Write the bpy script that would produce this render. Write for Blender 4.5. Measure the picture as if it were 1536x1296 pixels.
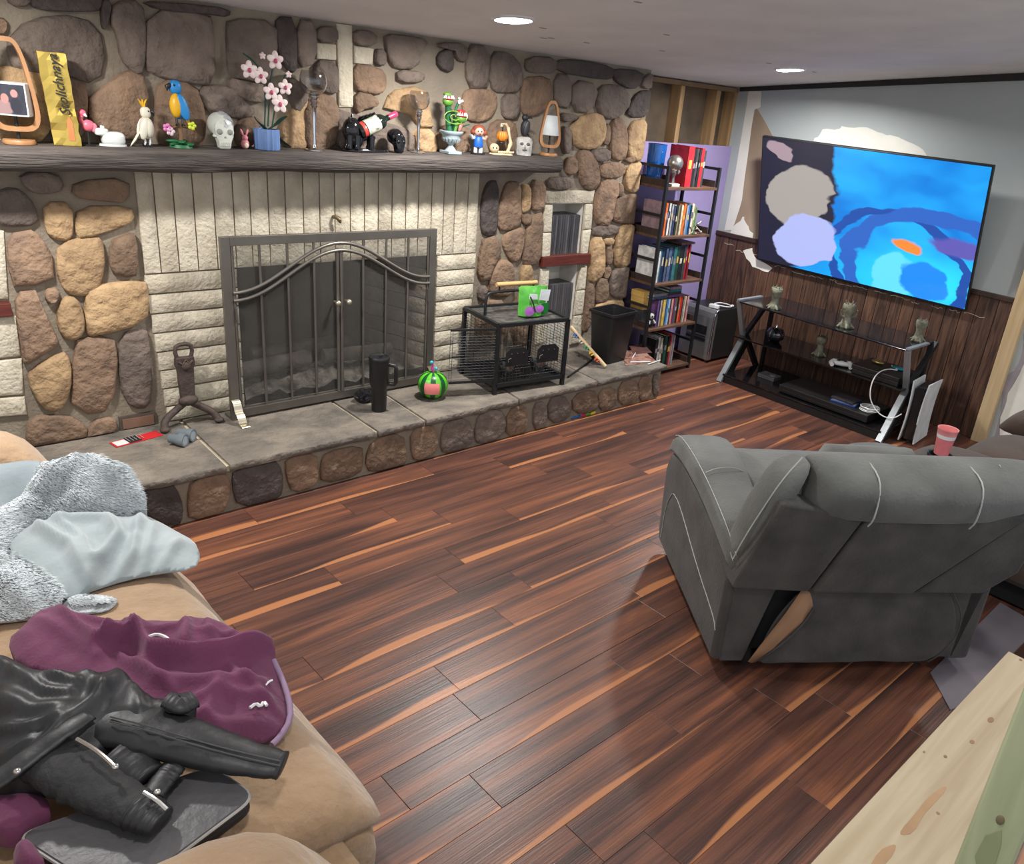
import bpy, bmesh, math, random
from mathutils import Vector, Matrix, noise
random.seed(7)
PI = math.pi
for o in list(bpy.data.objects): bpy.data.objects.remove(o)
scene = bpy.context.scene
COL = scene.collection
# ---------------------------------------------------------------- camera
F, CX, CY, CAMZ = 1209.4, 864.0, 648.0, 1.85
YAW, PIT, ROL = math.radians(46.435), math.radians(22.594), math.radians(6.309)
_f = Vector((math.sin(YAW)*math.cos(PIT), math.cos(YAW)*math.cos(PIT), -math.sin(PIT)))
_r = Vector((math.cos(YAW), -math.sin(YAW), 0)); _u = _r.cross(_f)
RX = _r*math.cos(ROL)+_u*math.sin(ROL); RU = -_r*math.sin(ROL)+_u*math.cos(ROL); RF = _f
CAM = Vector((0, 0, CAMZ))
cd = bpy.data.cameras.new('camera'); cam = bpy.data.objects.new('camera', cd); COL.objects.link(cam)
cd.sensor_width = 36; cd.sensor_fit = 'HORIZONTAL'; cd.lens = 36*F/1536; cd.shift_x = -(CX-768)/1536; cd.clip_start = .02
cam.matrix_world = Matrix(((RX.x, RU.x, -RF.x, 0), (RX.y, RU.y, -RF.y, 0), (RX.z, RU.z, -RF.z, CAMZ), (0, 0, 0, 1)))
scene.camera = cam
# ---------------------------------------------------------------- light and exposure
vs = scene.view_settings
vs.view_transform = 'Standard'; vs.look = 'None'; vs.gamma = 1; vs.exposure = 0.35; vs.use_curve_mapping = False
w = bpy.data.worlds.new('world'); scene.world = w; w.use_nodes = True
w.node_tree.nodes['Background'].inputs[0].default_value = (.92, .95, 1, 1)
w.node_tree.nodes['Background'].inputs[1].default_value = .75
WY, XR, HZ, HY = 3.78, 5.53, .235, 3.215          # stone wall plane, right wall plane, hearth top, hearth front
CS = .105
def zc(y): return 2.043+CS*(WY-y)                  # the ceiling rises away from the stone wall
LAMPS = [(2.50, 3.02), (4.68, 2.99), (.38, 3.02), (2.5, .55), (4.68, .55), (.38, .55)]
def lamp_light(x, y):
    l = bpy.data.lights.new('ceiling_lamp_light', 'AREA'); l.shape = 'DISK'; l.size = .16; l.energy = 30 if y > 2 else 11; l.color = (1, .975, .94)
    l.spread = math.radians(165)
    o = bpy.data.objects.new('ceiling_lamp_light', l); COL.objects.link(o); o.location = (x, y, zc(y)-.012)
for x, y in LAMPS: lamp_light(x, y)
# ---------------------------------------------------------------- photo pixel -> place
def ray(px, py): return RX*((px-CX)/F)-RU*((py-CY)/F)+RF
def onz(px, py, z=0.):
    d = ray(px, py); return CAM+d*((z-CAMZ)/d.z)
def ony(px, py, y=WY):
    d = ray(px, py); return CAM+d*(y/d.y)
def onx(px, py, x=XR):
    d = ray(px, py); return CAM+d*(x/d.x)
# ---------------------------------------------------------------- materials
def _nt(name):
    m = bpy.data.materials.new(name); m.use_nodes = True
    nt = m.node_tree; return m, nt, nt.nodes['Principled BSDF']
MATS = {}
def M(name, col, rough=.6, metal=0, col2=None, scale=9, detail=4, bump=0, bscale=60, rnd=0, bdist=.01, coord='Object', stretch=(1, 1, 1), spec=.5,
      lo=.35, hi=.65, emit=0, trans=0, alpha=1, coat=0, sheen=0, dist=0):
    if name in MATS: return MATS[name]
    m, nt, b = _nt(name); N = nt.nodes; L = nt.links
    b.inputs['Roughness'].default_value = rough; b.inputs['Metallic'].default_value = metal
    b.inputs['Specular IOR Level'].default_value = spec
    if trans: b.inputs['Transmission Weight'].default_value = trans
    if coat: b.inputs['Coat Weight'].default_value = coat; b.inputs['Coat Roughness'].default_value = .15
    if sheen: b.inputs['Sheen Weight'].default_value = sheen; b.inputs['Sheen Roughness'].default_value = .5
    b.inputs['Alpha'].default_value = alpha
    tc = N.new('ShaderNodeTexCoord'); mp = N.new('ShaderNodeMapping'); mp.inputs['Scale'].default_value = stretch
    L.new(tc.outputs[coord], mp.inputs[0])
    vec = mp.outputs[0]
    oi = N.new('ShaderNodeObjectInfo')
    add = N.new('ShaderNodeVectorMath'); add.operation = 'ADD'; sc = N.new('ShaderNodeVectorMath'); sc.operation = 'SCALE'
    sc.inputs[0].default_value = (13.7, 7.1, 5.3); L.new(oi.outputs['Random'], sc.inputs['Scale'])
    L.new(vec, add.inputs[0]); L.new(sc.outputs[0], add.inputs[1]); vec = add.outputs[0]
    c2 = col2 if col2 else tuple(c*.78 for c in col)
    nz = N.new('ShaderNodeTexNoise'); nz.inputs['Scale'].default_value = scale; nz.inputs['Detail'].default_value = detail
    nz.inputs['Distortion'].default_value = dist
    L.new(vec, nz.inputs['Vector'])
    rp = N.new('ShaderNodeValToRGB'); rp.color_ramp.elements[0].position = lo; rp.color_ramp.elements[1].position = hi
    rp.color_ramp.elements[0].color = (*c2, 1); rp.color_ramp.elements[1].color = (*col, 1)
    L.new(nz.outputs['Fac'], rp.inputs[0]); out = rp.outputs[0]
    if rnd:
        mr = N.new('ShaderNodeMapRange'); mr.inputs[3].default_value = 1-rnd; mr.inputs[4].default_value = 1+rnd
        L.new(oi.outputs['Random'], mr.inputs[0])
        hv = N.new('ShaderNodeHueSaturation'); L.new(mr.outputs[0], hv.inputs['Value']); L.new(out, hv.inputs['Color']); out = hv.outputs[0]
    L.new(out, b.inputs['Base Color'])
    if bump:
        n2 = N.new('ShaderNodeTexNoise'); n2.inputs['Scale'].default_value = bscale; n2.inputs['Detail'].default_value = 5
        L.new(vec, n2.inputs['Vector'])
        bp = N.new('ShaderNodeBump'); bp.inputs['Strength'].default_value = min(1, bump); bp.inputs['Distance'].default_value = bdist
        L.new(n2.outputs['Fac'], bp.inputs['Height']); L.new(bp.outputs[0], b.inputs['Normal'])
    if emit:
        L.new(out, b.inputs['Emission Color']); b.inputs['Emission Strength'].default_value = emit
    MATS[name] = m
    return m
_PC = {}
def paint(col, rough=.5, metal=0, **k):
    key = (tuple(round(c, 3) for c in col), rough, metal, tuple(sorted(k.items())))
    if key not in _PC: _PC[key] = M('paint_%d' % len(_PC), col, rough, metal, **k)
    return _PC[key]
def picture(name, base, base2, shapes, emit=0, rough=.3, scale=3):
    """flat print or screen: base noise plus rotated soft ellipses/rings in UV-less object XZ (0..1) coordinates"""
    m, nt, b = _nt(name); N = nt.nodes; L = nt.links
    tc = N.new('ShaderNodeTexCoord'); vec = tc.outputs['UV']
    if emit:
        wn = N.new('ShaderNodeTexNoise'); wn.inputs['Scale'].default_value = 5; wn.inputs['Detail'].default_value = 3; L.new(vec, wn.inputs['Vector'])
        a1 = N.new('ShaderNodeVectorMath'); a1.operation = 'MULTIPLY_ADD'; L.new(wn.outputs['Color'], a1.inputs[0]); a1.inputs[1].default_value = (.16, .16, 0); a1.inputs[2].default_value = (-.08, -.08, 0)
        a2 = N.new('ShaderNodeVectorMath'); L.new(vec, a2.inputs[0]); L.new(a1.outputs[0], a2.inputs[1]); vec = a2.outputs[0]
    nz = N.new('ShaderNodeTexNoise'); nz.inputs['Scale'].default_value = scale; L.new(vec, nz.inputs['Vector'])
    rp = N.new('ShaderNodeValToRGB'); rp.color_ramp.elements[0].position = .35; rp.color_ramp.elements[1].position = .65
    rp.color_ramp.elements[0].color = (*base, 1); rp.color_ramp.elements[1].color = (*base2, 1); L.new(nz.outputs['Fac'], rp.inputs[0])
    out = rp.outputs[0]
    for s in shapes:
        cx, cy, rx, ry, rot, col, soft = s[:7]; ring = s[7] if len(s) > 7 else 0
        mp = N.new('ShaderNodeMapping'); mp.vector_type = 'TEXTURE'
        mp.inputs['Location'].default_value = (cx, cy, 0); mp.inputs['Rotation'].default_value = (0, 0, rot); mp.inputs['Scale'].default_value = (rx, ry, 1)
        L.new(vec, mp.inputs[0])
        ln = N.new('ShaderNodeVectorMath'); ln.operation = 'LENGTH'; L.new(mp.outputs[0], ln.inputs[0]); v = ln.outputs['Value']
        if ring:
            a = N.new('ShaderNodeMath'); a.operation = 'SUBTRACT'; L.new(v, a.inputs[0]); a.inputs[1].default_value = 1
            c = N.new('ShaderNodeMath'); c.operation = 'ABSOLUTE'; L.new(a.outputs[0], c.inputs[0]); v = c.outputs[0]
        mr = N.new('ShaderNodeMapRange'); e = ring if ring else 1
        mr.inputs[1].default_value = e; mr.inputs[2].default_value = e-soft; L.new(v, mr.inputs[0])
        mx = N.new('ShaderNodeMix'); mx.data_type = 'RGBA'; L.new(mr.outputs[0], mx.inputs['Factor']); L.new(out, mx.inputs[6]); mx.inputs[7].default_value = (*col, 1)
        out = mx.outputs[2]
    L.new(out, b.inputs['Base Color']); b.inputs['Roughness'].default_value = rough
    if emit:
        b.inputs['Base Color'].default_value = (.01, .01, .01, 1); L.remove(b.inputs['Base Color'].links[0])
        L.new(out, b.inputs['Emission Color']); b.inputs['Emission Strength'].default_value = emit
    return m
# ---------------------------------------------------------------- mesh helpers
def new(): return bmesh.new()
def box(b, x0, x1, y0, y1, z0, z1, m=None):
    vs_ = [b.verts.new(Vector(p) if m is None else m @ Vector(p)) for p in ((x0,y0,z0),(x1,y0,z0),(x1,y1,z0),(x0,y1,z0),(x0,y0,z1),(x1,y0,z1),(x1,y1,z1),(x0,y1,z1))]
    for f in ((3,2,1,0),(4,5,6,7),(0,1,5,4),(1,2,6,5),(2,3,7,6),(3,0,4,7)): b.faces.new([vs_[i] for i in f])
    return b
def loft(b, rings, close=True, cap=True):
    R = [[b.verts.new(p) for p in r] for r in rings]; n = len(R[0])
    for a, c in zip(R, R[1:]):
        for i in range(n if close else n-1):
            j = (i+1) % n
            b.faces.new((a[i], a[j], c[j], c[i]))
    if cap and close:
        b.faces.new(R[0][::-1]); b.faces.new(R[-1])
    return R
def frame_of(d, up=None):
    d = d.normalized(); a = up or (Vector((0, 0, 1)) if abs(d.z) < .9 else Vector((1, 0, 0)))
    s = d.cross(a).normalized(); return s, s.cross(d).normalized()
def tube(b, pts, r, n=8, cap=True, up=None, flat=1.):
    pts = [Vector(p) for p in pts]; k = len(pts); rings = []
    s0 = None
    for i, p in enumerate(pts):
        d = (pts[min(i+1, k-1)]-pts[max(i-1, 0)])
        if d.length < 1e-9: d = Vector((0, 0, 1))
        if s0 is None: s, t = frame_of(d, up)
        else:
            t = (s0.cross(d)).normalized() if s0.cross(d).length > 1e-6 else t
            s = d.cross(t).normalized()
            t = s.cross(d).normalized()
        s0 = s
        rr = r[i] if isinstance(r, (list, tuple)) else r
        rings.append([p+s*(rr*math.cos(2*PI*j/n))+t*(rr*flat*math.sin(2*PI*j/n)) for j in range(n)])
    loft(b, rings, True, cap); return b
def lathe(b, prof, c=(0, 0, 0), n=20, m=None, cap=True, sx=1, sy=1, rib=0, ribn=0):
    c = Vector(c); rings = []
    for r, z in prof:
        ring = []
        for i in range(n):
            a = 2*PI*i/n; q = r*(1+rib*math.cos(ribn*a)) if rib else r
            p = Vector((q*sx*math.cos(a), q*sy*math.sin(a), z)); ring.append((m @ p if m else p)+c)
        rings.append(ring)
    loft(b, rings, True, cap); return b
def sph(b, c, r, n=14, k=9, m=None, e=1., e2=None):
    if not isinstance(r, (tuple, list)): r = (r, r, r)
    e2 = e2 or e
    sg = lambda v, q: math.copysign(abs(v)**q, v)
    prof = []
    c = Vector(c); rings = []
    for j in range(1, k):
        ph = -PI/2+PI*j/k; ring = []
        for i in range(n):
            th = 2*PI*i/n
            p = Vector((r[0]*sg(math.cos(ph), e)*sg(math.cos(th), e2), r[1]*sg(math.cos(ph), e)*sg(math.sin(th), e2), r[2]*sg(math.sin(ph), e)))
            ring.append((m @ p if m else p)+c)
        rings.append(ring)
    R = loft(b, rings, True, False)
    for ring, z in ((R[0], -r[2]), (R[-1], r[2])):
        p = Vector((0, 0, z)); v = b.verts.new((m @ p if m else p)+c)
        for i in range(n):
            j = (i+1) % n
            b.faces.new((ring[j], ring[i], v) if z < 0 else (ring[i], ring[j], v))
    return b
def prism(b, poly, vec):
    a = [b.verts.new(Vector(p)) for p in poly]; c = [b.verts.new(Vector(p)+Vector(vec)) for p in poly]; n = len(poly)
    b.faces.new(a[::-1]); b.faces.new(c)
    for i in range(n): b.faces.new((a[i], a[(i+1) % n], c[(i+1) % n], c[i]))
    return b
def chaikin(P, k=1):
    for _ in range(k):
        Q = []
        for i in range(len(P)):
            a, c = P[i], P[(i+1) % len(P)]
            Q += [tuple(x*.75+y*.25 for x, y in zip(a, c)), tuple(x*.25+y*.75 for x, y in zip(a, c))]
        P = Q
    return P
def smooth_path(P, k=2):
    P = [Vector(p) for p in P]
    for _ in range(k):
        Q = [P[0]]
        for a, c in zip(P, P[1:]): Q += [a*.75+c*.25, a*.25+c*.75]
        P = Q+[P[-1]]
    return P
def obj(name, b, mat, parent=None, smooth=False, bev=0, sub=0, world=True, uv=None):
    """link ONE mesh object; geometry given in world coordinates is moved into the parent's frame"""
    me = bpy.data.meshes.new(name)
    if isinstance(b, bmesh.types.BMesh):
        bmesh.ops.recalc_face_normals(b, faces=b.faces)
        b.to_mesh(me); b.free()
    else: me = b
    o = bpy.data.objects.new(name, me); COL.objects.link(o)
    if mat and not me.materials: me.materials.append(mat)
    if smooth:
        for p in me.polygons: p.use_smooth = True
        if smooth != 2:
            try: me.set_sharp_from_angle(angle=math.radians(50))
            except Exception: pass
    if parent is not None:
        o.parent = parent
        if world and 'mw' in parent: pass
        if world: me.transform(wm(parent).inverted())
    if bev:
        md = o.modifiers.new('bevel', 'BEVEL'); md.width = bev; md.segments = 2; md.limit_method = 'ANGLE'
    if sub:
        md = o.modifiers.new('sub', 'SUBSURF'); md.levels = sub; md.render_levels = sub
    return o
def wm(o):
    m = o.matrix_basis.copy()
    while o.parent: o = o.parent; m = o.matrix_basis @ m
    return m
def tag(o, label, cat, group=None):
    o['label'] = label; o['category'] = cat
    if group: o['group'] = group
    return o
def thing(name, label, cat, loc=(0, 0, 0), rz=0, group=None):
    o = bpy.data.objects.new(name, None); COL.objects.link(o); o.empty_display_size = .05
    o.location = loc; o.rotation_euler = (0, 0, rz)
    return tag(o, label, cat, group)
def part(t, name, b, mat, world=False, **k): return obj(name, b, mat, t, world=world, **k)
def struct(name, b, mat, parent=None, **k):
    o = obj(name, b, mat, parent, **k)
    if parent is None: o['kind'] = 'structure'
    return o
def origin_to(o, p):
    p = Vector(p); o.data.transform(Matrix.Translation(-p)); o.location = p; return o
def single(name, b, mat, label, cat, at, group=None, **k):
    """a thing that is one mesh, built in coordinates relative to its base point"""
    o = obj(name, b, mat, None, **k); o.location = at; return tag(o, label, cat, group)
def copy_tree(o, parent=None):
    c = o.copy(); COL.objects.link(c)
    if parent is not None: c.parent = parent
    for ch in list(o.children): copy_tree(ch, c)
    return c
def nz(x, y=0, z=0, s=1.): return noise.noise(Vector((x*s, y*s, z*s)))
# ================================================================ THE SETTING
MORTAR = M('mortar', (.29, .245, .185), .95, col2=(.215, .18, .14), scale=5, bump=.5, bscale=70)
WHITEB = M('white_split_brick', (.61, .555, .44), .9, col2=(.46, .405, .31), scale=7, bump=.9, bscale=55, rnd=.06)
ST = {
 't': M('stone_tan', (.46, .31, .165), .85, col2=(.25, .155, .085), scale=9, detail=6, bump=.9, bdist=.025, bscale=24, rnd=.14, lo=.3, hi=.62),
 'b': M('stone_brown', (.255, .165, .105), .85, col2=(.15, .098, .068), scale=10, detail=6, bump=.9, bdist=.025, bscale=24, rnd=.2, lo=.3, hi=.65),
 'g': M('stone_grey', (.20, .155, .125), .85, col2=(.13, .10, .085), scale=10, detail=6, bump=.9, bdist=.025, bscale=24, rnd=.2, lo=.3, hi=.65),
 'd': M('stone_dark', (.095, .075, .068), .8, col2=(.06, .047, .043), scale=9, detail=6, bump=.9, bdist=.025, bscale=24, rnd=.2, lo=.3, hi=.65),
 'w': WHITEB}
# ---- floor: a subfloor and the planks laid on it along the fireplace
FX0, FX1, FY0, FY1 = -1.2, XR, -1.0, 4.0
b = new(); box(b, FX0, FX1, FY0, FY1, -.06, -.004)
floor = struct('floor', b, M('subfloor', (.05, .03, .02), .8))
def plank_material():
    m, nt, bs = _nt('vinyl_plank'); N = nt.nodes; L = nt.links
    tc = N.new('ShaderNodeTexCoord'); oi = N.new('ShaderNodeObjectInfo')
    sc = N.new('ShaderNodeVectorMath'); sc.operation = 'SCALE'; sc.inputs[0].default_value = (31, 17, 9); L.new(oi.outputs['Random'], sc.inputs['Scale'])
    ad = N.new('ShaderNodeVectorMath'); L.new(tc.outputs['Object'], ad.inputs[0]); L.new(sc.outputs[0], ad.inputs[1])
    def noi(s, scale, det, dist):
        mp = N.new('ShaderNodeMapping'); mp.inputs['Scale'].default_value = s; L.new(ad.outputs[0], mp.inputs[0])
        n = N.new('ShaderNodeTexNoise'); n.inputs['Scale'].default_value = scale; n.inputs['Detail'].default_value = det; n.inputs['Distortion'].default_value = dist
        L.new(mp.outputs[0], n.inputs[0]); return n.outputs['Fac']
    a = noi((.55, 9, 1), 1.6, 4, .6)
    r = N.new('ShaderNodeValToRGB'); e = r.color_ramp.elements
    e[0].position = .30; e[0].color = (.045, .024, .020, 1); e[1].position = .66; e[1].color = (.225, .083, .043, 1)
    for p, c in ((.42, (.082, .035, .026, 1)), (.52, (.128, .052, .034, 1)), (.60, (.17, .066, .038, 1))):
        q = e.new(p); q.color = c
    L.new(a, r.inputs[0])
    g = noi((1.6, 75, 1), 2.2, 5, .5)                       # fine grain
    mg = N.new('ShaderNodeMix'); mg.data_type = 'RGBA'; mg.blend_type = 'MULTIPLY'; mg.inputs['Factor'].default_value = .85
    rg = N.new('ShaderNodeValToRGB'); rg.color_ramp.elements[0].position = .3; rg.color_ramp.elements[0].color = (.55, .55, .55, 1); rg.color_ramp.elements[1].position = .6
    L.new(g, rg.inputs[0]); L.new(r.outputs[0], mg.inputs[6]); L.new(rg.outputs[0], mg.inputs[7])
    # sapwood: a pale wavy band that runs along one long side of some planks
    sx = N.new('ShaderNodeSeparateXYZ'); L.new(tc.outputs['Object'], sx.inputs[0])
    wv = noi((.9, .01, .01), 1.5, 1, 0)
    k = N.new('ShaderNodeMath'); k.operation = 'MULTIPLY_ADD'; k.inputs[1].default_value = .13; k.inputs[2].default_value = -.124; L.new(wv, k.inputs[0])
    s = N.new('ShaderNodeMath'); s.operation = 'SUBTRACT'; L.new(k.outputs[0], s.inputs[0]); L.new(sx.outputs['Y'], s.inputs[1])
    mr = N.new('ShaderNodeMapRange'); mr.inputs[1].default_value = 0; mr.inputs[2].default_value = .008; L.new(s.outputs[0], mr.inputs[0])
    gt = N.new('ShaderNodeMath'); gt.operation = 'GREATER_THAN'; gt.inputs[1].default_value = .42; L.new(oi.outputs['Random'], gt.inputs[0])
    mm = N.new('ShaderNodeMath'); mm.operation = 'MULTIPLY'; L.new(mr.outputs[0], mm.inputs[0]); L.new(gt.outputs[0], mm.inputs[1])
    mx = N.new('ShaderNodeMix'); mx.data_type = 'RGBA'; L.new(mm.outputs[0], mx.inputs['Factor']); L.new(mg.outputs[2], mx.inputs[6]); mx.inputs[7].default_value = (.37, .15, .062, 1)
    L.new(mx.outputs[2], bs.inputs['Base Color'])
    bs.inputs['Roughness'].default_value = .36; bs.inputs['Specular IOR Level'].default_value = .5
    bp = N.new('ShaderNodeBump'); bp.inputs['Strength'].default_value = .25; bp.inputs['Distance'].default_value = .003
    L.new(g, bp.inputs['Height']); L.new(bp.outputs[0], bs.inputs['Normal'])
    return m
PLANK = plank_material()
def plank_mesh(l, wd=.152):
    b = new(); g = .0004; x0, x1, y0, y1, c = g, l-g, -wd/2+g, wd/2-g, .0012
    bot = [(x0,y0,-.004),(x1,y0,-.004),(x1,y1,-.004),(x0,y1,-.004)]
    mid = [(x,y,-.0012) for x, y, z in bot]; top = [(x0+c,y0+c,0),(x1-c,y0+c,0),(x1-c,y1-c,0),(x0+c,y1-c,0)]
    loft(b, [bot, mid, top]); me = bpy.data.meshes.new('plank'); bmesh.ops.recalc_face_normals(b, faces=b.faces); b.to_mesh(me); b.free()
    me.materials.append(PLANK); return me
FULL = plank_mesh(.914); PW = .152
JOINT = {4: 1.967, 2: 1.816, 0: 1.015, 6: 1.655, -5: 1.148, -6: 1.778, -1: 1.712, -2: 1.34, 8: 1.38, 3: 2.25}
for k in range(-12, 14):
    yc = 1.976+PW*(k+.5)
    if yc > 3.98: continue
    x = JOINT.get(k, random.random()*.914)
    while x > .35: x -= .914
    while x < XR:
        x1 = min(x+.914, XR)
        vis = x1 > .3 and not (yc < .4 and x > 3.9) and not (yc > 3.3 and x1 < 4.2) and not (yc < .9 and x1 < .8)
        if vis and x1-x > .03:
            me = FULL if x1-x > .9 else plank_mesh(x1-x)
            o = obj('plank', me, None, floor, world=False); o.location = (x, yc, 0)
        x += .914
# ---- ceiling
b = new(); p = [(-1.2, -1.0), (XR+.12, -1.0), (XR+.12, 4.1), (-1.2, 4.1)]
loft(b, [[(x, y, zc(y)) for x, y in p], [(x, y, zc(y)+.1) for x, y in p]])
ceiling = struct('ceiling', b, M('ceiling_paint', (.78, .765, .75), .95, col2=(.71, .695, .685), scale=3, bump=.3, bscale=40))
spk = new()
for px, py in ((957,3),(880,64),(827,57),(815,42),(993,76),(1153,95),(1222,108),(1000,52),(815,57)):
    # small scuffs and nail pops in the ceiling board
    d = ray(px, py); n = Vector((0, CS, 1)); t = (2.043+CS*WY-.0-n.dot(CAM))/n.dot(d); q = CAM+d*t
    a = random.random()*3
    e = [(q.x+.02*math.cos(a+j*PI/3)*(1+.5*random.random()), q.y+.010*math.sin(a+j*PI/3)) for j in range(6)]
    prism(spk, [(x, y, zc(y)-.0015) for x, y in e], (0, 0, .002))
obj('scuff', spk, paint((.38, .36, .34), .9), ceiling)
# ---- recessed ceiling lamps
LENS = M('lamp_lens', (1, .98, .95), .4, emit=9)
def ceiling_lamp(x, y, label):
    t = thing('recessed_ceiling_lamp', label, 'ceiling lamp', (x, y, zc(y)))
    t.rotation_euler = (-math.atan(CS), 0, 0)
    b = new(); lathe(b, [(.098, .002), (.098, -.004), (.088, -.010), (.082, -.008), (.080, .002)], n=32); part(t, 'trim_ring', b, paint((.8, .8, .8), .5), smooth=True)
    b = new(); lathe(b, [(.0001, -.0035), (.081, -.0035), (.081, .001), (.0001, .001)], n=32, cap=False); part(t, 'lens', b, LENS)
for (x, y), lb in zip(LAMPS, ('round white recessed lamp in the ceiling above the fireplace screen', 'round white recessed lamp in the ceiling in front of the television',
        'round recessed lamp in the ceiling above the far end of the tan sofa', 'round recessed lamp in the ceiling above the stair rail board',
        'round recessed lamp in the ceiling above the brown recliner', 'round recessed lamp in the ceiling above the near end of the tan sofa')): ceiling_lamp(x, y, lb)
# ---- stone fireplace wall: mortar bed with the firebox and the niche left open
bxs = [ony(x, 263)[0] for x in (200,227,256,286,316.5,346,371.5,399,425,452,477,500,523.5,545,566,587,608,627,647,665.5,682.5,702,718)]
OPX0, OPX1, OPZ = bxs[0]+.40, bxs[-1]-.27, ony(277, 407)[2]
NX0, NX1, NZ1 = ony(828, 306)[0], ony(876, 306)[0], ony(850, 305)[2]
SX1 = 4.305
b = new(); xs = [-.5, OPX0, OPX1, NX0, NX1, SX1]; zs = [0, HZ, OPZ, NZ1, 2.06]
for i in range(5):
    for j in range(4):
        if (i == 1 and j == 1) or (i == 3 and j in (1, 2)): continue
        box(b, xs[i], xs[i+1], WY, WY+.24, zs[j], zs[j+1])
wall_back = struct('wall_back', b, MORTAR)
SOOT = M('soot_brick', (.085, .076, .068), .95, col2=(.02, .018, .016), scale=4, bump=.6, bscale=30)
b = new()
FD = WY+.52                                                     # firebox: back, cheeks splayed, roof, floor
P0, P1, P2, P3 = (OPX0, WY+.02), (OPX0+.16, FD), (OPX1-.16, FD), (OPX1, WY+.02)
for a, c in ((P0, P1), (P1, P2), (P2, P3)):
    prism(b, [(*a, HZ), (*c, HZ), (*c, OPZ), (*a, OPZ)], (0, .06, 0) if a[1] == c[1] else ((-.06 if a is P0 else .06), 0, 0))
prism(b, [(*P0, OPZ), (*P3, OPZ), (*P2, OPZ), (*P1, OPZ)], (0, 0, .06))
prism(b, [(*P0, HZ), (*P3, HZ), (*P2, HZ), (*P1, HZ)], (0, 0, -.03))
firebox = struct('firebox_lining', b, SOOT, wall_back)
CHB = M('smoked_brick', (.36, .30, .235), .95, col2=(.13, .105, .085), scale=5, bump=.8, bscale=50, rnd=.12)
def rough_face(b, o, ux, uy, w_, h_, dn, t=.012, amp=.006, nx=3, ny=5, seed=0):
    """split-face block: front face is a displaced grid; o corner, ux/uy unit axes, dn outward normal"""
    o, ux, uy, dn = Vector(o), Vector(ux), Vector(uy), Vector(dn); G = []
    for j in range(ny+1):
        row = []
        for i in range(nx+1):
            e = (i in (0, nx)) or (j in (0, ny))
            p = o+ux*(w_*i/nx)+uy*(h_*j/ny)
            d = t+(0 if e else amp*1.2+amp*nz(p.x*19+seed, p.z*19, p.y*19)*2)
            if e: d = t-.003
            row.append(b.verts.new(p+dn*d))
        G.append(row)
    for j in range(ny):
        for i in range(nx): b.faces.new((G[j][i], G[j][i+1], G[j+1][i+1], G[j+1][i]))
    ring = G[0]+[G[j][nx] for j in range(1, ny+1)]+[G[ny][i] for i in range(nx-1, -1, -1)]+[G[j][0] for j in range(ny-1, 0, -1)]
    back = [b.verts.new(v.co-dn*(t+.004)) for v in ring]; n = len(ring)
    for i in range(n): b.faces.new((ring[i], ring[(i+1) % n], back[(i+1) % n], back[i]))
    return b
mx_ = (Vector((*P2, 0))-Vector((*P3, 0))); ml = mx_.length; mu = mx_/ml; mn = Vector((-abs(mu.y), -abs(mu.x)*0+mu.x*1, 0)); mn = Vector((mu.y*-1, mu.x, 0)); mn = mn if mn.x < 0 else -mn
for r in range(8):                                             # right cheek of rough stacked brick
    z0 = HZ+.088*r; cuts = [0, .2, ml] if r % 2 else [0, .33, ml]
    for c0, c1 in zip(cuts, cuts[1:]):
        b = new(); rough_face(b, Vector((*P3, z0))+mu*(c0+.004), mu, (0, 0, 1), c1-c0-.008, .08, mn, .012, .006, 3, 2, r)
        obj('brick', b, CHB, wall_back, smooth=True)
# ashes and half burnt logs
b = new(); G = []
for j in range(9):
    row = []
    for i in range(25):
        x = OPX0+.03+(OPX1-OPX0-.06)*i/24; y = WY+.05+.42*j/8
        x = min(max(x, OPX0+.16*(y-WY)/.52+.02), OPX1-.16*(y-WY)/.52-.02)
        row.append(b.verts.new((x, y, HZ+.02+.05*abs(nz(x*7, y*7))+.03*nz(x*23, y*23)+.03*math.sin(PI*j/8))))
    G.append(row)
for j in range(8):
    for i in range(24): b.faces.new((G[j][i], G[j][i+1], G[j+1][i+1], G[j+1][i]))
single('ash_bed', b, M('ash', (.30, .27, .23), 1, col2=(.07, .06, .05), scale=18, bump=.9, bscale=60), 'bed of grey ashes on the floor of the firebox', 'ash', (0, 0, 0), smooth=2)['kind'] = 'stuff'
LOG = M('charred_log', (.16, .135, .11), .95, col2=(.04, .034, .03), scale=9, bump=1, bscale=40)
for k, (x, y, z, a, l, r) in enumerate(((1.78, 3.95, .375, .12, .42, .045), (2.28, 3.95, .37, -.12, .40, .04), (2.03, 4.13, .385, .03, .6, .045))):
    b = new(); P = [Vector((l*(i/5-.5), .008*nz(i, k), .012*nz(i, k+9))) for i in range(6)]
    tube(b, P, [r*(1+.15*nz(i*1.7, k)) for i in range(6)], 9)
    o = single('firewood_log', b, LOG, ('charred log lying at the left of the firebox', 'charred log lying at the right of the firebox', 'charred log lying across the back of the firebox')[k], 'log', (x, y, z), smooth=True)
    o.rotation_euler = (0, 0, a)
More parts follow.
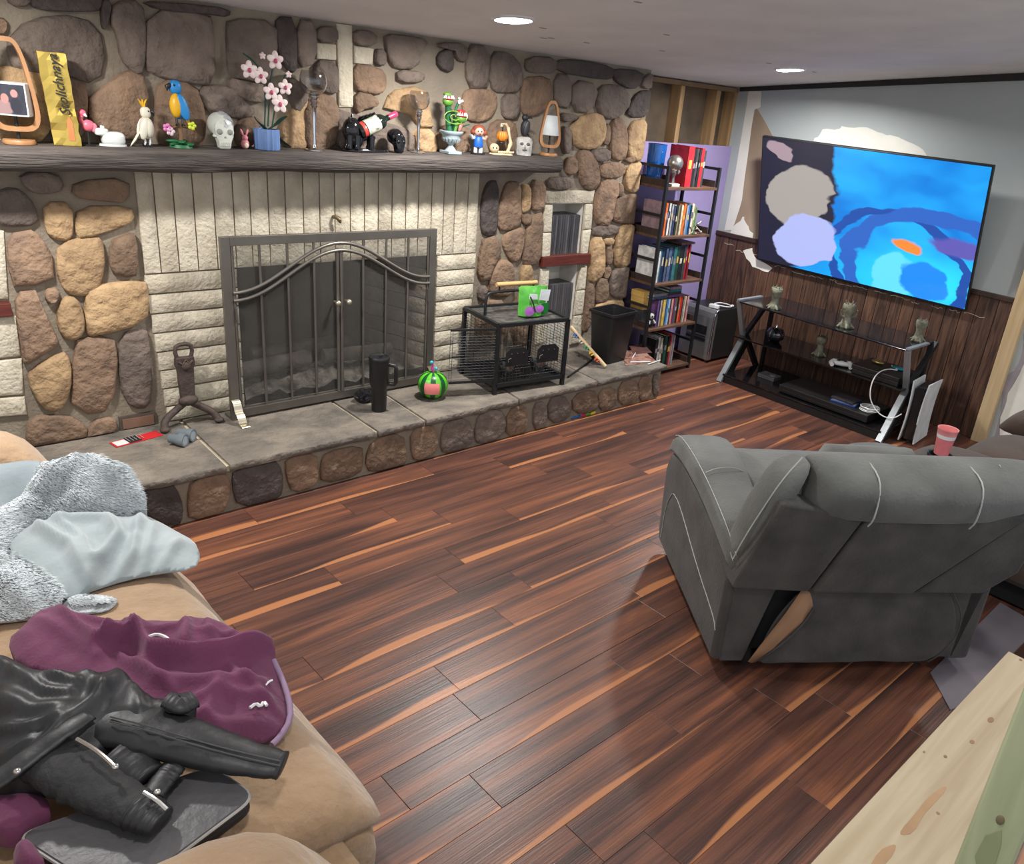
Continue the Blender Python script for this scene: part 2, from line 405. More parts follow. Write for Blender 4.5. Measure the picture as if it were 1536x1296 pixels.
# ---- traced field stones; dark tones high up partly carry the shade near the ceiling
def Z(ox, oy, s): return lambda pts: [(ox+x/s, oy+y/s) for x, y in pts]
zA, zB, zC, zD, zE, zF, zG = Z(0,0,5.635), Z(240,0,5.635), Z(460,30,5.635), Z(690,60,5.12), Z(790,240,4.985), Z(690,270,6.17), Z(0,240,3.086)
zH, zI = Z(200,580,3.84), Z(600,520,3.657)
STONES = [
 (zA,'g',[(60,330),(180,200),(350,140),(560,125),(740,170),(850,290),(880,480),(850,640),(740,700),(560,640),(400,625),(200,630),(90,560),(50,420)]),
 (zA,'d',[(260,-60),(830,-60),(820,85),(700,95),(430,90),(270,55)]),(zA,'b',[(-60,150),(45,160),(40,280),(-60,290)]),(zA,'g',[(40,-60),(240,-60),(235,50),(90,50)]),
 (zA,'g',[(960,40),(1180,30),(1210,300),(1190,580),(1120,600),(1010,470),(990,300),(930,200)]),
 (zA,'b',[(735,830),(1000,620),(1090,590),(1200,640),(1240,800),(1230,1000),(1180,1180),(860,1180),(740,1000)]),
 (zA,'t',[(-60,600),(100,580),(390,650),(420,1180),(-60,1180)]),(zA,'b',[(435,650),(640,700),(725,740),(705,1180),(440,1180)]),(zA,'d',[(845,0),(930,20),(900,180),(870,250),(845,180)]),
 (zB,'g',[(-100,110),(380,140),(415,260),(425,690),(250,680),(0,630),(-120,560)]),(zB,'d',[(-140,10),(250,35),(550,75),(540,140),(400,120),(0,88)]),  # second outline: dark shading under the ceiling, coloured in as a dark stone
 (zB,'g',[(580,180),(955,200),(960,460),(900,700),(700,640),(585,640),(570,300)]),(zB,'d',[(980,160),(1130,170),(1140,560),(1090,600),(990,470),(975,300)]),
 (zB,'g',[(1150,180),(1300,190),(1300,520),(1155,560)]),(zB,'b',[(0,700),(270,720),(360,960),(340,1240),(100,1250),(-10,1230),(-40,900)]),
 (zB,'g',[(320,745),(560,725),(700,855),(780,960),(620,1000),(500,930),(400,945)]),(zB,'g',[(580,660),(700,690),(900,725),(860,860),(720,845),(600,780)]),
 (zB,'b',[(640,1010),(800,990),(840,1060),(780,1100),(770,1240),(640,1240)]),(zB,'t',[(1020,1010),(1180,875),(1240,855),(1260,1240),(1030,1240)]),(zB,'g',[(1080,640),(1240,760),(1240,825),(1140,960),(1080,800)]),
 (zC,'w',[(245,30),(375,40),(385,735),(262,735)]),(zC,'w',[(70,190),(240,205),(242,340),(75,330)]),(zC,'w',[(390,215),(558,240),(550,380),(392,365)]),
 (zC,'b',[(400,378),(540,400),(640,440),(650,560),(600,620),(480,605),(400,570)]),(zC,'g',[(60,350),(240,360),(248,600),(180,612),(60,560)]),
 (zC,'b',[(-20,650),(190,645),(245,760),(245,880),(200,1085),(-20,1100)]),(zC,'b',[(400,605),(560,640),(590,720),(480,740),(400,790)]),
 (zC,'g',[(660,130),(840,140),(1000,180),(950,250),(910,395),(740,400),(690,330),(670,220)]),(zC,'g',[(760,420),(970,440),(960,520),(760,525)]),(zC,'g',[(565,250),(640,250),(650,380),(565,375)]),
 (zC,'t',[(740,590),(900,560),(1000,600),(1040,800),(1060,900),(960,910),(860,800),(640,740),(680,640)]),(zC,'d',[(1095,290),(1195,240),(1220,340),(1200,440),(1100,400)]),
 (zC,'g',[(1110,195),(1330,200),(1325,350),(1240,330),(1230,230),(1115,240)]),(zC,'t',[(890,925),(1060,930),(1080,1130),(940,1130)]),(zC,'g',[(385,85),(560,100),(555,220),(392,205)]),(zC,'g',[(80,60),(238,62),(240,190),(75,178)]),
 (zC,'b',[(1090,920),(1330,860),(1360,1130),(1100,1130)]),(zC,'g',[(260,760),(380,800),(600,860),(860,930),(860,1130),(260,1130)]),
 (zD,'g',[(45,50),(205,60),(195,330),(180,360),(45,355)]),(zD,'g',[(235,100),(370,110),(460,210),(455,380),(290,395),(230,350)]),(zD,'b',[(50,385),(200,385),(260,430),(260,520),(210,600),(100,620),(30,580),(20,450)]),
 (zD,'g',[(510,130),(725,140),(715,250),(560,250),(500,230)]),(zD,'d',[(740,160),(900,155),(1150,205),(1150,280),(1080,300),(740,240)]),(zD,'d',[(1180,225),(1385,240),(1370,330),(1310,375),(1200,330),(1170,270)]),
 (zD,'g',[(1400,290),(1460,250),(1480,330),(1450,372),(1380,360)]),(zD,'b',[(480,300),(660,290),(690,390),(690,470),(600,560),(500,580),(460,500),(470,400)]),(zD,'g',[(720,270),(835,275),(830,520),(720,490)]),
 (zD,'g',[(865,310),(1050,350),(990,550),(850,535)]),(zD,'g',[(1070,360),(1180,350),(1270,400),(1285,490),(1230,560),(1150,600),(1070,570),(1045,470)]),(zD,'d',[(1360,400),(1450,390),(1470,450),(1440,580),(1275,582),(1300,490)]),
 (zD,'g',[(760,555),(880,575),(870,610),(770,630)]),(zD,'t',[(930,580),(1060,570),(1100,650),(1080,780),(1000,830),(870,810),(845,700),(870,640)]),(zD,'b',[(1115,640),(1140,680),(1130,800),(1080,790),(1090,720)]),
 (zD,'b',[(1160,630),(1220,600),(1265,680),(1265,880),(1210,915),(1145,880),(1150,720)]),(zD,'t',[(1290,650),(1430,610),(1440,780),(1420,880),(1350,925),(1275,870)]),(zD,'g',[(320,425),(435,420),(440,590),(350,605),(315,560)]),
 (zD,'b',[(250,620),(400,630),(420,720),(420,880),(250,890),(200,750)]),(zD,'g',[(770,670),(830,680),(830,860),(770,860)]),(zD,'g',[(1010,840),(1125,832),(1130,920),(1040,935),(1000,880)]),
 (zD,'b',[(920,850),(1000,870),(1040,960),(1055,1080),(1010,1145),(930,1120),(900,1000),(895,900)]),(zD,'b',[(800,910),(880,900),(885,1020),(800,1030)]),(zD,'b',[(1075,960),(1160,935),(1255,960),(1240,1040),(1110,1060),(1065,1030)]),
 (zD,'t',[(1280,965),(1400,945),(1420,1000),(1390,1130),(1310,1170),(1255,1120)]),(zD,'g',[(660,1060),(800,1050),(855,1090),(830,1140),(680,1145)]),(zD,'b',[(1250,910),(1320,890),(1330,930),(1270,938)]),
 (zE,'b',[(560,160),(660,160),(665,250),(640,290),(610,470),(530,475),(495,400),(510,250)]),(zE,'b',[(660,285),(800,255),(835,290),(835,440),(800,470),(650,460),(632,400)]),(zE,'g',[(490,492),(670,482),(665,550),(490,570)]),
 (zE,'t',[(690,500),(790,492),(810,530),(790,690),(740,780),(670,795),(640,740),(660,600)]),(zE,'t',[(480,590),(560,590),(565,760),(560,840),(490,905),(455,870),(465,700)]),(zE,'t',[(570,585),(640,582),(630,630),(570,630)]),
 (zE,'b',[(580,650),(625,650),(620,775),(580,775)]),(zE,'b',[(570,800),(620,800),(600,880),(560,880)]),(zE,'b',[(530,890),(590,890),(595,1030),(550,1065),(495,1050),(510,960)]),
 (zE,'g',[(640,820),(740,795),(770,850),(750,980),(720,1020),(620,1010),(615,900)]),(zE,'b',[(440,930),(485,940),(480,1100),(440,1270),(400,1250),(430,1050)]),(zE,'t',[(500,1080),(610,1050),(720,1050),(730,1120),(640,1180),(500,1180)]),(zE,'b',[(672,175),(708,182),(703,262),(667,268)]),
 (zF,'d',[(215,110),(260,30),(330,30),(325,300),(310,480),(240,495),(190,460),(190,250)]),(zF,'b',[(400,90),(440,30),(535,40),(545,250),(530,420),(420,450),(345,430),(350,280)]),(zF,'t',[(560,50),(625,50),(630,200),(610,280),(555,280)]),
 (zF,'b',[(645,10),(765,20),(760,200),(745,260),(690,275),(648,250)]),(zF,'b',[(570,315),(632,312),(632,390),(600,410),(568,400)]),(zF,'b',[(690,330),(745,320),(730,560),(720,740),(620,770),(570,740),(600,520),(620,400)]),
 (zF,'b',[(400,510),(540,440),(575,490),(560,640),(520,730),(480,750),(430,690),(390,600)]),(zF,'b',[(200,550),(300,505),(350,580),(360,660),(290,800),(250,920),(190,940),(150,860),(160,720)]),
 (zF,'b',[(330,760),(390,735),(470,790),(470,900),(470,1050),(260,1060),(280,850)]),(zF,'t',[(560,790),(650,790),(650,1000),(540,1010)]),(zF,'g',[(160,990),(225,970),(220,1100),(155,1100)]),(zF,'b',[(170,1130),(420,1120),(400,1500),(150,1500)]),(zF,'b',[(500,1060),(660,1050),(640,1500),(460,1500)]),
 (zG,'g',[(20,135),(90,140),(150,210),(165,290),(30,300),(-20,280),(-20,170)]),(zG,'g',[(90,62),(250,55),(290,130),(200,155),(120,130)]),(zG,'b',[(350,100),(580,85),(580,190),(470,185),(340,165)]),
 (zG,'t',[(205,200),(325,205),(330,330),(310,365),(250,360),(210,320)]),(zG,'t',[(365,220),(590,215),(605,280),(540,310),(380,360),(355,320)]),
 (zG,'b',[(60,335),(140,320),(180,345),(235,430),(245,540),(160,575),(60,580),(35,490),(30,380)]),(zG,'t',[(275,385),(440,365),(465,390),(470,500),(440,600),(370,615),(310,600),(270,530)]),
 (zG,'b',[(510,380),(590,345),(620,350),(630,520),(580,530),(510,510)]),(zG,'b',[(90,605),(160,600),(215,720),(265,830),(250,860),(130,935),(105,930),(70,720),(65,650)]),(zG,'b',[(205,600),(265,590),(260,650),(215,660)]),
 (zG,'t',[(290,640),(350,640),(380,720),(375,800),(330,825),(280,800),(260,720)]),(zG,'t',[(420,590),(650,560),(665,620),(660,740),(440,800),(405,790),(400,650)]),(zG,'t',[(150,970),(280,890),(315,930),(315,1060),(265,1150),(190,1130),(130,1010)]),
 (zG,'b',[(350,830),(440,805),(525,830),(540,920),(525,1080),(480,1160),(400,1170),(325,1120),(330,950)]),(zG,'g',[(560,820),(640,795),(680,810),(695,1090),(650,1135),(575,1100),(550,960)]),
 (zG,'b',[(140,1190),(300,1180),(390,1230),(380,1300),(200,1325),(130,1310)]),(zG,'b',[(420,1210),(520,1185),(535,1250),(480,1290),(400,1290)]),
 (zG,'w',[(-60,325),(15,325),(35,640),(-60,645)]),(zG,'w',[(-60,722),(70,720),(95,905),(-60,920)]),(zG,'w',[(-60,932),(98,915),(108,1082),(-60,1092)]),(zG,'w',[(-60,1105),(112,1090),(125,1175),(-60,1190)]),
 (zF,'w',[(785,95),(1240,95),(1225,215),(770,215)]),(zF,'w',[(772,228),(845,228),(835,480),(755,480)]),(zF,'w',[(755,488),(834,488),(822,712),(742,728)]),(zF,'w',[(1152,222),(1222,218),(1203,450),(1128,460)]),(zF,'w',[(1128,466),(1202,456),(1168,688),(1112,698)]),
 (zF,'w',[(1112,802),(1165,792),(1148,1010),(1070,1015)]),(zF,'w',[(1070,1022),(1147,1016),(1130,1240),(1045,1250)]),(zF,'w',[(1044,1256),(1128,1246),(1110,1500),(1010,1520)]),
 (zF,'w',[(742,820),(815,815),(800,1050),(720,1060)]),(zF,'w',[(720,1066),(798,1056),(780,1500),(690,1520)]),
]
def stone(parent, P, nrm, kind, plane, t):
    """P: outline on the wall plane (3D points); pushes out along nrm with a chamfered, uneven face"""
    nrm = Vector(nrm); c = sum(P, Vector())/len(P); b = new()
    ring = lambda k, d: [c+(p-c)*k+nrm*(d+(.004*nz(p.x*31, p.y*31, p.z*31) if d > .5*t else 0)) for p in P]
    R = loft(b, [ring(1.0, -.004), ring(1.0, t*.55), ring(.94, t*.88), ring(.80, t*1.02)], True, False)
    n = len(P); inner = []
    for i in range(n):
        p = c+(P[i]-c)*.4; inner.append(b.verts.new(p+nrm*(t*1.05+.012*nz(p.x*17, p.z*17, p.y*17))))
    for i in range(n): b.faces.new((R[-1][i], R[-1][(i+1) % n], inner[(i+1) % n], inner[i]))
    v = b.verts.new(c+nrm*(t*1.05+.012*nz(c.x*17, c.z*17, c.y*17)))
    for i in range(n): b.faces.new((inner[i], inner[(i+1) % n], v))
    o = obj('brick' if kind == 'w' else 'stone', b, ST[kind], parent, smooth=True)
    return origin_to(o, c)
for zf, kind, pts in STONES:
    P2_ = zf(pts)
    if kind != 'w': c_ = [sum(q)/len(P2_) for q in zip(*P2_)]; P2_ = [(c_[0]+(x-c_[0])*1.12, c_[1]+(y-c_[1])*1.12) for x, y in chaikin(P2_, 1)] if len(P2_) < 9 else P2_
    P = [ony(x, y) for x, y in P2_]
    lim = zc(WY)-.004
    for p in P: p.z = min(max(p.z, HZ+.004), lim); p.x = min(p.x, SX1)
    stone(wall_back, P, (0, -1, 0), kind, WY, .016 if kind == 'w' else .026+.012*random.random())
# soldier course and the stacked courses beside the opening
MZB = 1.40
for i, (x0, x1) in enumerate(zip(bxs, bxs[1:])):
    b = new(); rough_face(b, (x0+.003, WY, OPZ+.004), (1, 0, 0), (0, 0, 1), x1-x0-.006, MZB-OPZ-.004, (0, -1, 0), .014, .006, 3, 12, i)
    obj('brick', b, WHITEB, wall_back, smooth=True)
rows = [OPZ-.0895*k for k in range(9)]
for k in range(8):
    z1 = rows[k]; z0 = max(rows[k+1], HZ+.002)
    if z1-z0 < .02: continue
    for x0, x1 in ((bxs[0]+.005*k, OPX0), (OPX1, bxs[-1]-.004*k)):
        b = new(); rough_face(b, (x0, WY, z0+.004), (1, 0, 0), (0, 0, 1), x1-x0, z1-z0-.008, (0, -1, 0), .016, .007, 8, 3, k*3+x0)
        obj('brick', b, WHITEB, wall_back, smooth=True)
# niche lining, the red-brown shelf boards, clean-out door
b = new(); box(b, NX0-.01, NX1+.01, WY+.165, WY+.24, HZ, NZ1); box(b, NX0-.02, NX0+.004, WY+.004, WY+.2, HZ, NZ1); box(b, NX1-.004, NX1+.02, WY+.004, WY+.2, HZ, NZ1); box(b, NX0, NX1, WY+.004, WY+.2, NZ1-.004, NZ1+.02)
obj('niche_lining', b, M('niche_paint', (.80, .77, .70), .9), wall_back)
REDW = M('red_brown_wood', (.14, .028, .018), .45, col2=(.075, .015, .012), scale=4, stretch=(2, 20, 20))
zs_ = ony(810, 391)[2]
b = new(); box(b, ony(809, 391)[0], ony(880, 388)[0], WY-.035, WY+.16, zs_-.035, zs_+.03)
tag(obj('niche_shelf', b, REDW, bev=.003), 'red-brown wooden shelf board across the white brick niche', 'shelf')
b = new(); p = ony(0, 460); q = ony(16, 471); box(b, q.x-.45, q.x, WY-.04, WY+.02, q.z, p.z+.02)
tag(obj('niche_shelf', b, REDW, bev=.003), 'red-brown shelf end beside the tan stones behind the sofa', 'shelf')
p = ony(177, 625); q = ony(236, 652)
b = new(); box(b, p.x, q.x, WY-.012, WY+.004, HZ+.002, p.z)
co = obj('cleanout_frame', b, paint((.10, .075, .06), .8), wall_back)
b = new(); box(b, p.x+.012, q.x-.012, WY-.016, WY-.011, HZ+.006, p.z-.014); obj('cleanout_plate', b, paint((.22, .12, .08), .7), wall_back)
# ---- hearth: flagstones over a stone-faced base
HX0, HX1 = -.45, onz(1005, 550, HZ).x-.02
b = new(); box(b, HX0, HX1, HY, WY-.001, 0, HZ-.035)
hearth = struct('hearth', b, MORTAR)
FLAG = M('flagstone', (.23, .195, .155), .8, col2=(.095, .083, .072), scale=7, detail=9, bdist=.03, lo=.3, hi=.7, bump=.9, bscale=18, rnd=.1, dist=.4)
cuts = [(HX0, HX0), (.42, .56), (onz(283, 641, HZ).x, onz(339, 695, HZ).x), (onz(505, 606, HZ).x, onz(561, 644, HZ).x), (onz(596, 600, HZ).x, onz(640, 632, HZ).x), (2.95, 2.86), (3.55, 3.5), (HX1+.03, HX1+.03)]
for k, ((a0, a1), (c0, c1)) in enumerate(zip(cuts, cuts[1:])):
    g = .008 if k < 5 else .004; yb, yf = WY-.002, HY-.028
    pts = []
    N_ = 10
    for i in range(N_+1): pts.append((a1+g+(c1-a1-2*g)*i/N_, yf+.010*nz(k*7+i*.9)))
    for i in range(1, 5): pts.append((c1-g+(c0-c1)*i/4, yf+(yb-yf)*i/4))
    for i in range(1, N_+1): pts.append((c0-g+(a0-c0+2*g)*i/N_, yb))
    for i in range(1, 4): pts.append((a0+g+(a1-a0)*i/4, yb+(yf-yb)*i/4))
    cc = (sum(p[0] for p in pts)/len(pts), sum(p[1] for p in pts)/len(pts))
    def rg(s, z): return [(cc[0]+(x-cc[0])*(1-s*.01), cc[1]+(y-cc[1])*(1-s*.03)+(.012*nz(x*14, k) if z < HZ-.02 and y < yf+.03 else 0), z) for x, y in pts]
    b = new(); loft(b, [rg(1.2, HZ-.036), rg(.2, HZ-.03), rg(0, HZ-.016), rg(.25, HZ-.003), rg(.5, HZ)])
    o = obj('flagstone', b, FLAG, hearth, smooth=True)
b = new(); box(b, HX0, HX1+.02, HY-.012, WY-.004, HZ-.035, HZ-.010); obj('mortar_bed', b, M('pale_mortar', (.50, .43, .31), .95, bump=.4), hearth)
HST = [(zH,'d',[(50,600),(200,560),(240,590),(275,680),(265,770),(230,800),(60,730)]),(zH,'b',[(340,540),(520,500),(545,560),(540,640),(500,720),(330,760),(320,650)]),(zH,'d',[(590,480),(800,430),(840,480),(845,600),(800,645),(610,680),(580,560)]),
 (zH,'b',[(880,410),(1040,385),(1055,480),(1040,560),(920,600),(885,520)]),(zH,'b',[(1110,380),(1300,340),(1310,420),(1290,500),(1090,545),(1085,450)]),(zH,'b',[(1380,310),(1540,270),(1560,400),(1540,450),(1370,490),(1340,420)]),
 (zI,'b',[(60,460),(170,430),(200,500),(185,580),(110,615),(65,600)]),(zI,'g',[(250,420),(360,395),(390,480),(375,540),(270,575),(225,560),(230,470)]),(zI,'g',[(430,370),(540,345),(570,400),(555,490),(430,525),(410,480)]),(zI,'b',[(590,350),(680,320),(690,400),(680,470),(580,495)]),
 (zI,'g',[(730,315),(790,305),(800,400),(780,440),(730,450)]),(zI,'g',[(810,295),(890,265),(930,330),(920,390),(820,415)]),(zI,'b',[(950,270),(1050,235),(1080,290),(1070,350),(950,360)]),(zI,'b',[(1090,240),(1170,220),(1180,300),(1150,335),(1090,345)]),
 (zI,'b',[(1200,205),(1280,180),(1305,240),(1290,300),(1200,315)]),(zI,'b',[(1310,170),(1370,165),(1368,285),(1305,290)]),(zI,'g',[(1382,160),(1412,152),(1412,262),(1385,268)]),
 (zH,'b',[(-140,660),(30,620),(40,740),(-140,800)])]
for zf, kind, pts in HST:
    P = [ony(x, y, HY) for x, y in chaikin(zf(pts), 1)]; c_ = sum(P, Vector())/len(P); P = [c_+(q-c_)*1.12 for q in P]
    for p in P: p.z = min(max(p.z, .006), HZ-.038); p.x = min(p.x, HX1-.002)
    stone(hearth, P, (0, -1, 0), kind, HY, .018)
# ---- mantel beam
def zm(x): return 1.474+(x-.64)*.0112                            # top of the beam; it sags a little to the left
MY0 = 3.585
b = new(); rings = []; n = 46
for i in range(n+1):
    x = -.45+(ony(845, 245, MY0).x+.45)*i/n; zt = zm(x); h = .085
    jf = .008*nz(x*3.1, 2)+.004*nz(x*11, 5); jb = .008*nz(x*2.7, 8)+.004*nz(x*13, 3)
    y0 = MY0+jf; e = .012 if i < n else .02
    prof = [(WY-.004, zt), (y0+.02, zt-.001), (y0+.005, zt-.010+jb*.4), (y0-.004, zt-h*.35), (y0-.003+jf*.5, zt-h*.7), (y0+.010, zt-h+jb), (y0+.03, zt-h-.006+jb), (WY-.004, zt-h-.004)]
    if i == n: prof = [(y*.96+.04*3.7, z*.96+.04*(zt-h/2)) for y, z in prof]
    rings.append([(x, y, z) for y, z in prof])
loft(b, rings)
BEAM = M('mantel_wood', (.095, .078, .068), .75, col2=(.042, .034, .031), scale=3.2, detail=7, stretch=(.7, 9, 9), bump=1, bscale=14, dist=1.2)
mantel = tag(obj('mantel_beam', b, BEAM, smooth=True), 'long rough-hewn dark grey-brown wooden mantel beam on the stone wall', 'mantel')
# ---- exposed stud wall in the corner with the purple board below
YB = 3.99
b = new(); box(b, SX1-.05, XR+.1, YB+.06, YB+.1, 0, 2.05)
wall_stud = struct('wall_corner', b, M('old_panel_back', (.16, .115, .075), .85, col2=(.07, .05, .036), scale=5, detail=7, bump=.3, lo=.3, hi=.7))
PINE = M('stud_pine', (.42, .27, .13), .7, col2=(.30, .18, .085), scale=3, stretch=(14, 14, .8))
for px, wd in ((1020, .045), (1075, .045), (1103, .075)):
    x = ony(px, 128, YB).x; b = new(); box(b, x-wd/2, x+wd/2, YB-.035, YB+.06, 0, 1.985); obj('stud', b, PINE, wall_stud, bev=.002)
b = new(); box(b, SX1-.04, XR-.002, YB-.04, YB+.06, 1.985, 2.016); obj('top_plate', b, M('plate_pine', (.24, .155, .085), .8), wall_stud)
b = new(); box(b, SX1+.01, XR-.002, YB-.06, YB-.04, .0, 1.60); obj('purple_drywall', b, M('lilac_paint', (.35, .285, .55), .8, col2=(.31, .25, .49), scale=3), wall_stud)
# ---- right wall
b = new(); box(b, XR, XR+.1, -1.0, YB+.05, 0, 2.62)
wall_right = struct('wall_right', b, M('blue_grey_paint', (.43, .47, .47), .85, col2=(.40, .44, .445), scale=2))
def wpatch(name, px, mat, t):
    P = [onx(x, y) for x, y in px]; b = new(); prism(b, [(XR-t, p.y, p.z) for p in P], (t-.0005, 0, 0)); return obj(name, b, mat, wall_right)
def jag(P, a=2.2, k=2):
    Q = [(Vector((*p, 0))) for p in P]
    for s in range(k):
        R_ = []
        for u, v in zip(Q, Q[1:]+Q[:1]):
            m_ = (u+v)/2+Vector((random.uniform(-a, a), random.uniform(-a, a), 0)); R_ += [u, m_]
        Q = R_; a *= .6
    return [(p.x, p.y) for p in Q]
WHP = M('raw_plaster', (.80, .79, .72), .9, col2=(.72, .71, .65), scale=5)
wpatch('plaster_patch', jag([(1208,250),(1222,207),(1234,194),(1260,193),(1262,189),(1300,191),(1330,203),(1352,208),(1385,225),(1395,245),(1392,300),(1215,300)]), WHP, .002)
wpatch('bare_paper', [(1134,160),(1148,183),(1162,210),(1170,330),(1135,420),(1095,420),(1098,350),(1112,260)], M('drywall_paper', (.33, .25, .175), .9, col2=(.28, .21, .15), scale=4), .0015)
wpatch('joint_tape', jag([(1123,137),(1142,137),(1141,160),(1131,165),(1113,300),(1098,345),(1087,345),(1108,230)], 1), WHP, .0025)
wpatch('plaster_patch', jag([(1097,345),(1114,325),(1120,336),(1130,350),(1126,372),(1095,365)], 3), WHP, .0022)
WOODW = M('dark_wainscot', (.125, .060, .035), .55, col2=(.030, .014, .010), scale=4, detail=6, stretch=(10, 9, .7), bump=.3, bscale=20, dist=1.4, rnd=.22)
y = 1.60; zr = .945
while y < YB-.1:
    wd = random.choice((.085, .10, .125)); y1 = min(y+wd, YB-.06)
    b = new(); box(b, XR-.012, XR+.002, y+.0015, y1-.0015, .0, zr-.012); o = obj('wainscot_board', b, WOODW, wall_right, bev=.0025); origin_to(o, (XR, y, 0))
    y = y1
b = new(); box(b, XR-.024, XR+.001, 1.60, YB-.06, zr-.02, zr+.012); struct('trim_1', b, paint((.045, .022, .015), .5), bev=.004)
b = new(); prism(b, [(XR-.02, y_, zc(y_)-.03-.012*(3.9-y_)/2) for y_ in (-1, 3.93)]+[(XR-.02, y_, zc(y_)-.002) for y_ in (3.93, -1)], (.021, 0, 0)); struct('trim_2', b, paint((.02, .018, .018), .7))
GLUE = paint((.55, .50, .43), .9)
for k in range(16):                                            # torn glue and plaster left on the boards
    y_ = 1.72+2.1*(k+random.random()*.6)/16; z_ = .80-.02*random.random() if k < 12 else random.choice((.87, .84)); L_ = .05+.09*random.random()
    b = new(); tube(b, [(XR-.0135, y_+L_*i/5, z_+.02*nz(i*1.3, k)) for i in range(6)], [.0015+.003*abs(nz(i*2.1, k+3)) for i in range(6)], 5); obj('glue_streak', b, GLUE, wall_right)
wpatch('plaster_patch', jag([(1116,376),(1130,372),(1136,388),(1160,402),(1152,408),(1130,400)], 2), WHP, .015)
b = new(); box(b, XR-.05, XR-.001, 1.505, 1.592, .0, zc(1.55)-.004); struct('trim_3', b, M('two_by_four', (.56, .42, .24), .7, col2=(.46, .33, .18), scale=3, stretch=(12, 12, .8)), bev=.003)
wpatch('bare_paper', jag([(1503,600),(1510,565),(1528,545),(1536,500),(1560,480),(1560,640),(1490,660)], 4), M('torn_paper', (.36, .33, .36), .9), .002)
wpatch('plaster_patch', jag([(1500,640),(1512,590),(1530,560),(1545,520),(1600,470),(1600,700),(1490,700)], 4), WHP, .003)
# ================================================================ THINGS ON THE HEARTH
def V(*a): return Vector(a)
BRONZE = M('bronze_steel', (.20, .185, .165), .42, .75, col2=(.155, .14, .125), scale=6)
BRASS = M('aged_brass', (.62, .56, .42), .3, .85)
BLACKM = M('black_steel', (.022, .023, .026), .4, .3)
BLACKP = M('black_plastic', (.013, .013, .015), .42)
CHROME = M('chrome', (.75, .75, .76), .12, 1)
WHITEP = M('white_plastic', (.78, .79, .80), .35)
BLACKCLOTH = M('black_fabric', (.012, .012, .014), .9)
# ---- fireplace screen
SY = 3.65
sl, sr, sz = (ony(326, 353, SY).x+ony(349, 630, SY).x)/2, ony(654, 345, SY).x, ony(490, 349, SY).z
t = thing('fireplace_screen', 'bronze metal fireplace screen with two arched doors standing on the hearth', 'fireplace screen', ((sl+sr)/2, SY, HZ))
fw = .042; b = new()
z0 = HZ+.012
for x0, x1, a, c in ((sl, sl+fw, z0, sz), (sr-fw, sr, z0, sz), (sl+fw, sr-fw, sz-fw, sz), (sl+fw, sr-fw, z0, z0+fw)): box(b, x0, x1, SY-.012, SY+.012, a, c)
part(t, 'frame', b, BRONZE, True, bev=.002)
def rod(name, pts, r=.0065, n=6, mat=BRONZE, par=t): b = new(); tube(b, pts, r, n); return obj(name, b, mat, par, smooth=True)
xi0, xi1 = sl+fw, sr-fw; mid = (xi0+xi1)/2
for x in (xi0+.008, xi1-.008): rod('door_edge', [(x, SY-.006, z0+fw), (x, SY-.006, sz-fw)], .007)
arc = lambda x, d: ony(500, 364, SY).z-d-(.205)*(.5-.5*math.cos(min(1, abs(x-mid)/(mid-xi0-.01))*PI))
for d in (0, .036): rod('arched_rail', [(xi0+(xi1-xi0)*i/36, SY-.012, arc(xi0+(xi1-xi0)*i/36, d)) for i in range(37)], .0085, 8)
for i in range(1, 8):
    x = xi0+(xi1-xi0)*i/8
    if i != 4:
        rod('upright_bar', [(x, SY-.006, z0+fw), (x, SY-.006, arc(x, .036))], .0062)
        if arc(x, 0) < sz-fw: rod('upright_bar', [(x, SY-.006, arc(x, 0)), (x, SY-.006, sz-fw)], .0062)
for s in (-1, 1):
    rod('door_stile', [(mid+s*.010, SY-.008, z0+fw), (mid+s*.010, SY-.008, arc(mid, .036))], .009)
    b = new(); x = mid+s*.030; z = ony(514, 450, SY).z; tube(b, [(x, SY-.010, z), (x, SY-.04, z)], .006, 8); sph(b, (x, SY-.048, z), .015); part(t, 'knob', b, BRASS, True, smooth=True)
    b = new(); box(b, (xi0+.004 if s < 0 else xi1-.012), (xi0+.012 if s < 0 else xi1-.004), SY-.02, SY-.010, .72, .79); part(t, 'hinge', b, BRONZE, True)
    xf = sl+.02 if s < 0 else sr-.02                               # scroll foot
    b = new(); P = smooth_path([(xf, SY-.012, HZ+.105), (xf, SY-.03, HZ+.10), (xf, SY-.045, HZ+.055), (xf, SY-.075, HZ+.04), (xf, SY-.085, HZ+.008), (xf, SY-.12, HZ+.006)], 2)
    loft(b, [[p+V(a*.019, 0, 0)+V(0, c*.003, abs(c)*.0+c*.003) for a, c in ((-1, -1), (1, -1), (1, 1), (-1, 1))] for p in P]); part(t, 'foot', b, BRASS, True, smooth=True)
    b = new(); box(b, xf-.018, xf+.018, SY-.012, SY+.08, HZ+.0005, HZ+.012); part(t, 'foot_plate', b, BRONZE, True)
m, nt, bs = _nt('spark_mesh'); bs.inputs['Base Color'].default_value = (.10, .095, .085, 1); bs.inputs['Roughness'].default_value = .7; bs.inputs['Alpha'].default_value = .26
b = new(); box(b, xi0, xi1, SY+.002, SY+.003, z0+fw, sz-fw); part(t, 'spark_mesh', b, m, True)
# ---- damper hook on the soldier course
p = ony(500, 326, WY-.02); b = new(); tube(b, [p+V(0, .02, .0), p+V(0, -.03, .006), p+V(.012, -.035, -.004), p+V(.022, -.03, -.02)], [.008, .010, .012, .007], 8)
tag(obj('damper_hook', b, paint((.16, .12, .06), .5, .6), smooth=True), 'small tarnished brass damper hook on the white brick above the screen', 'hook')
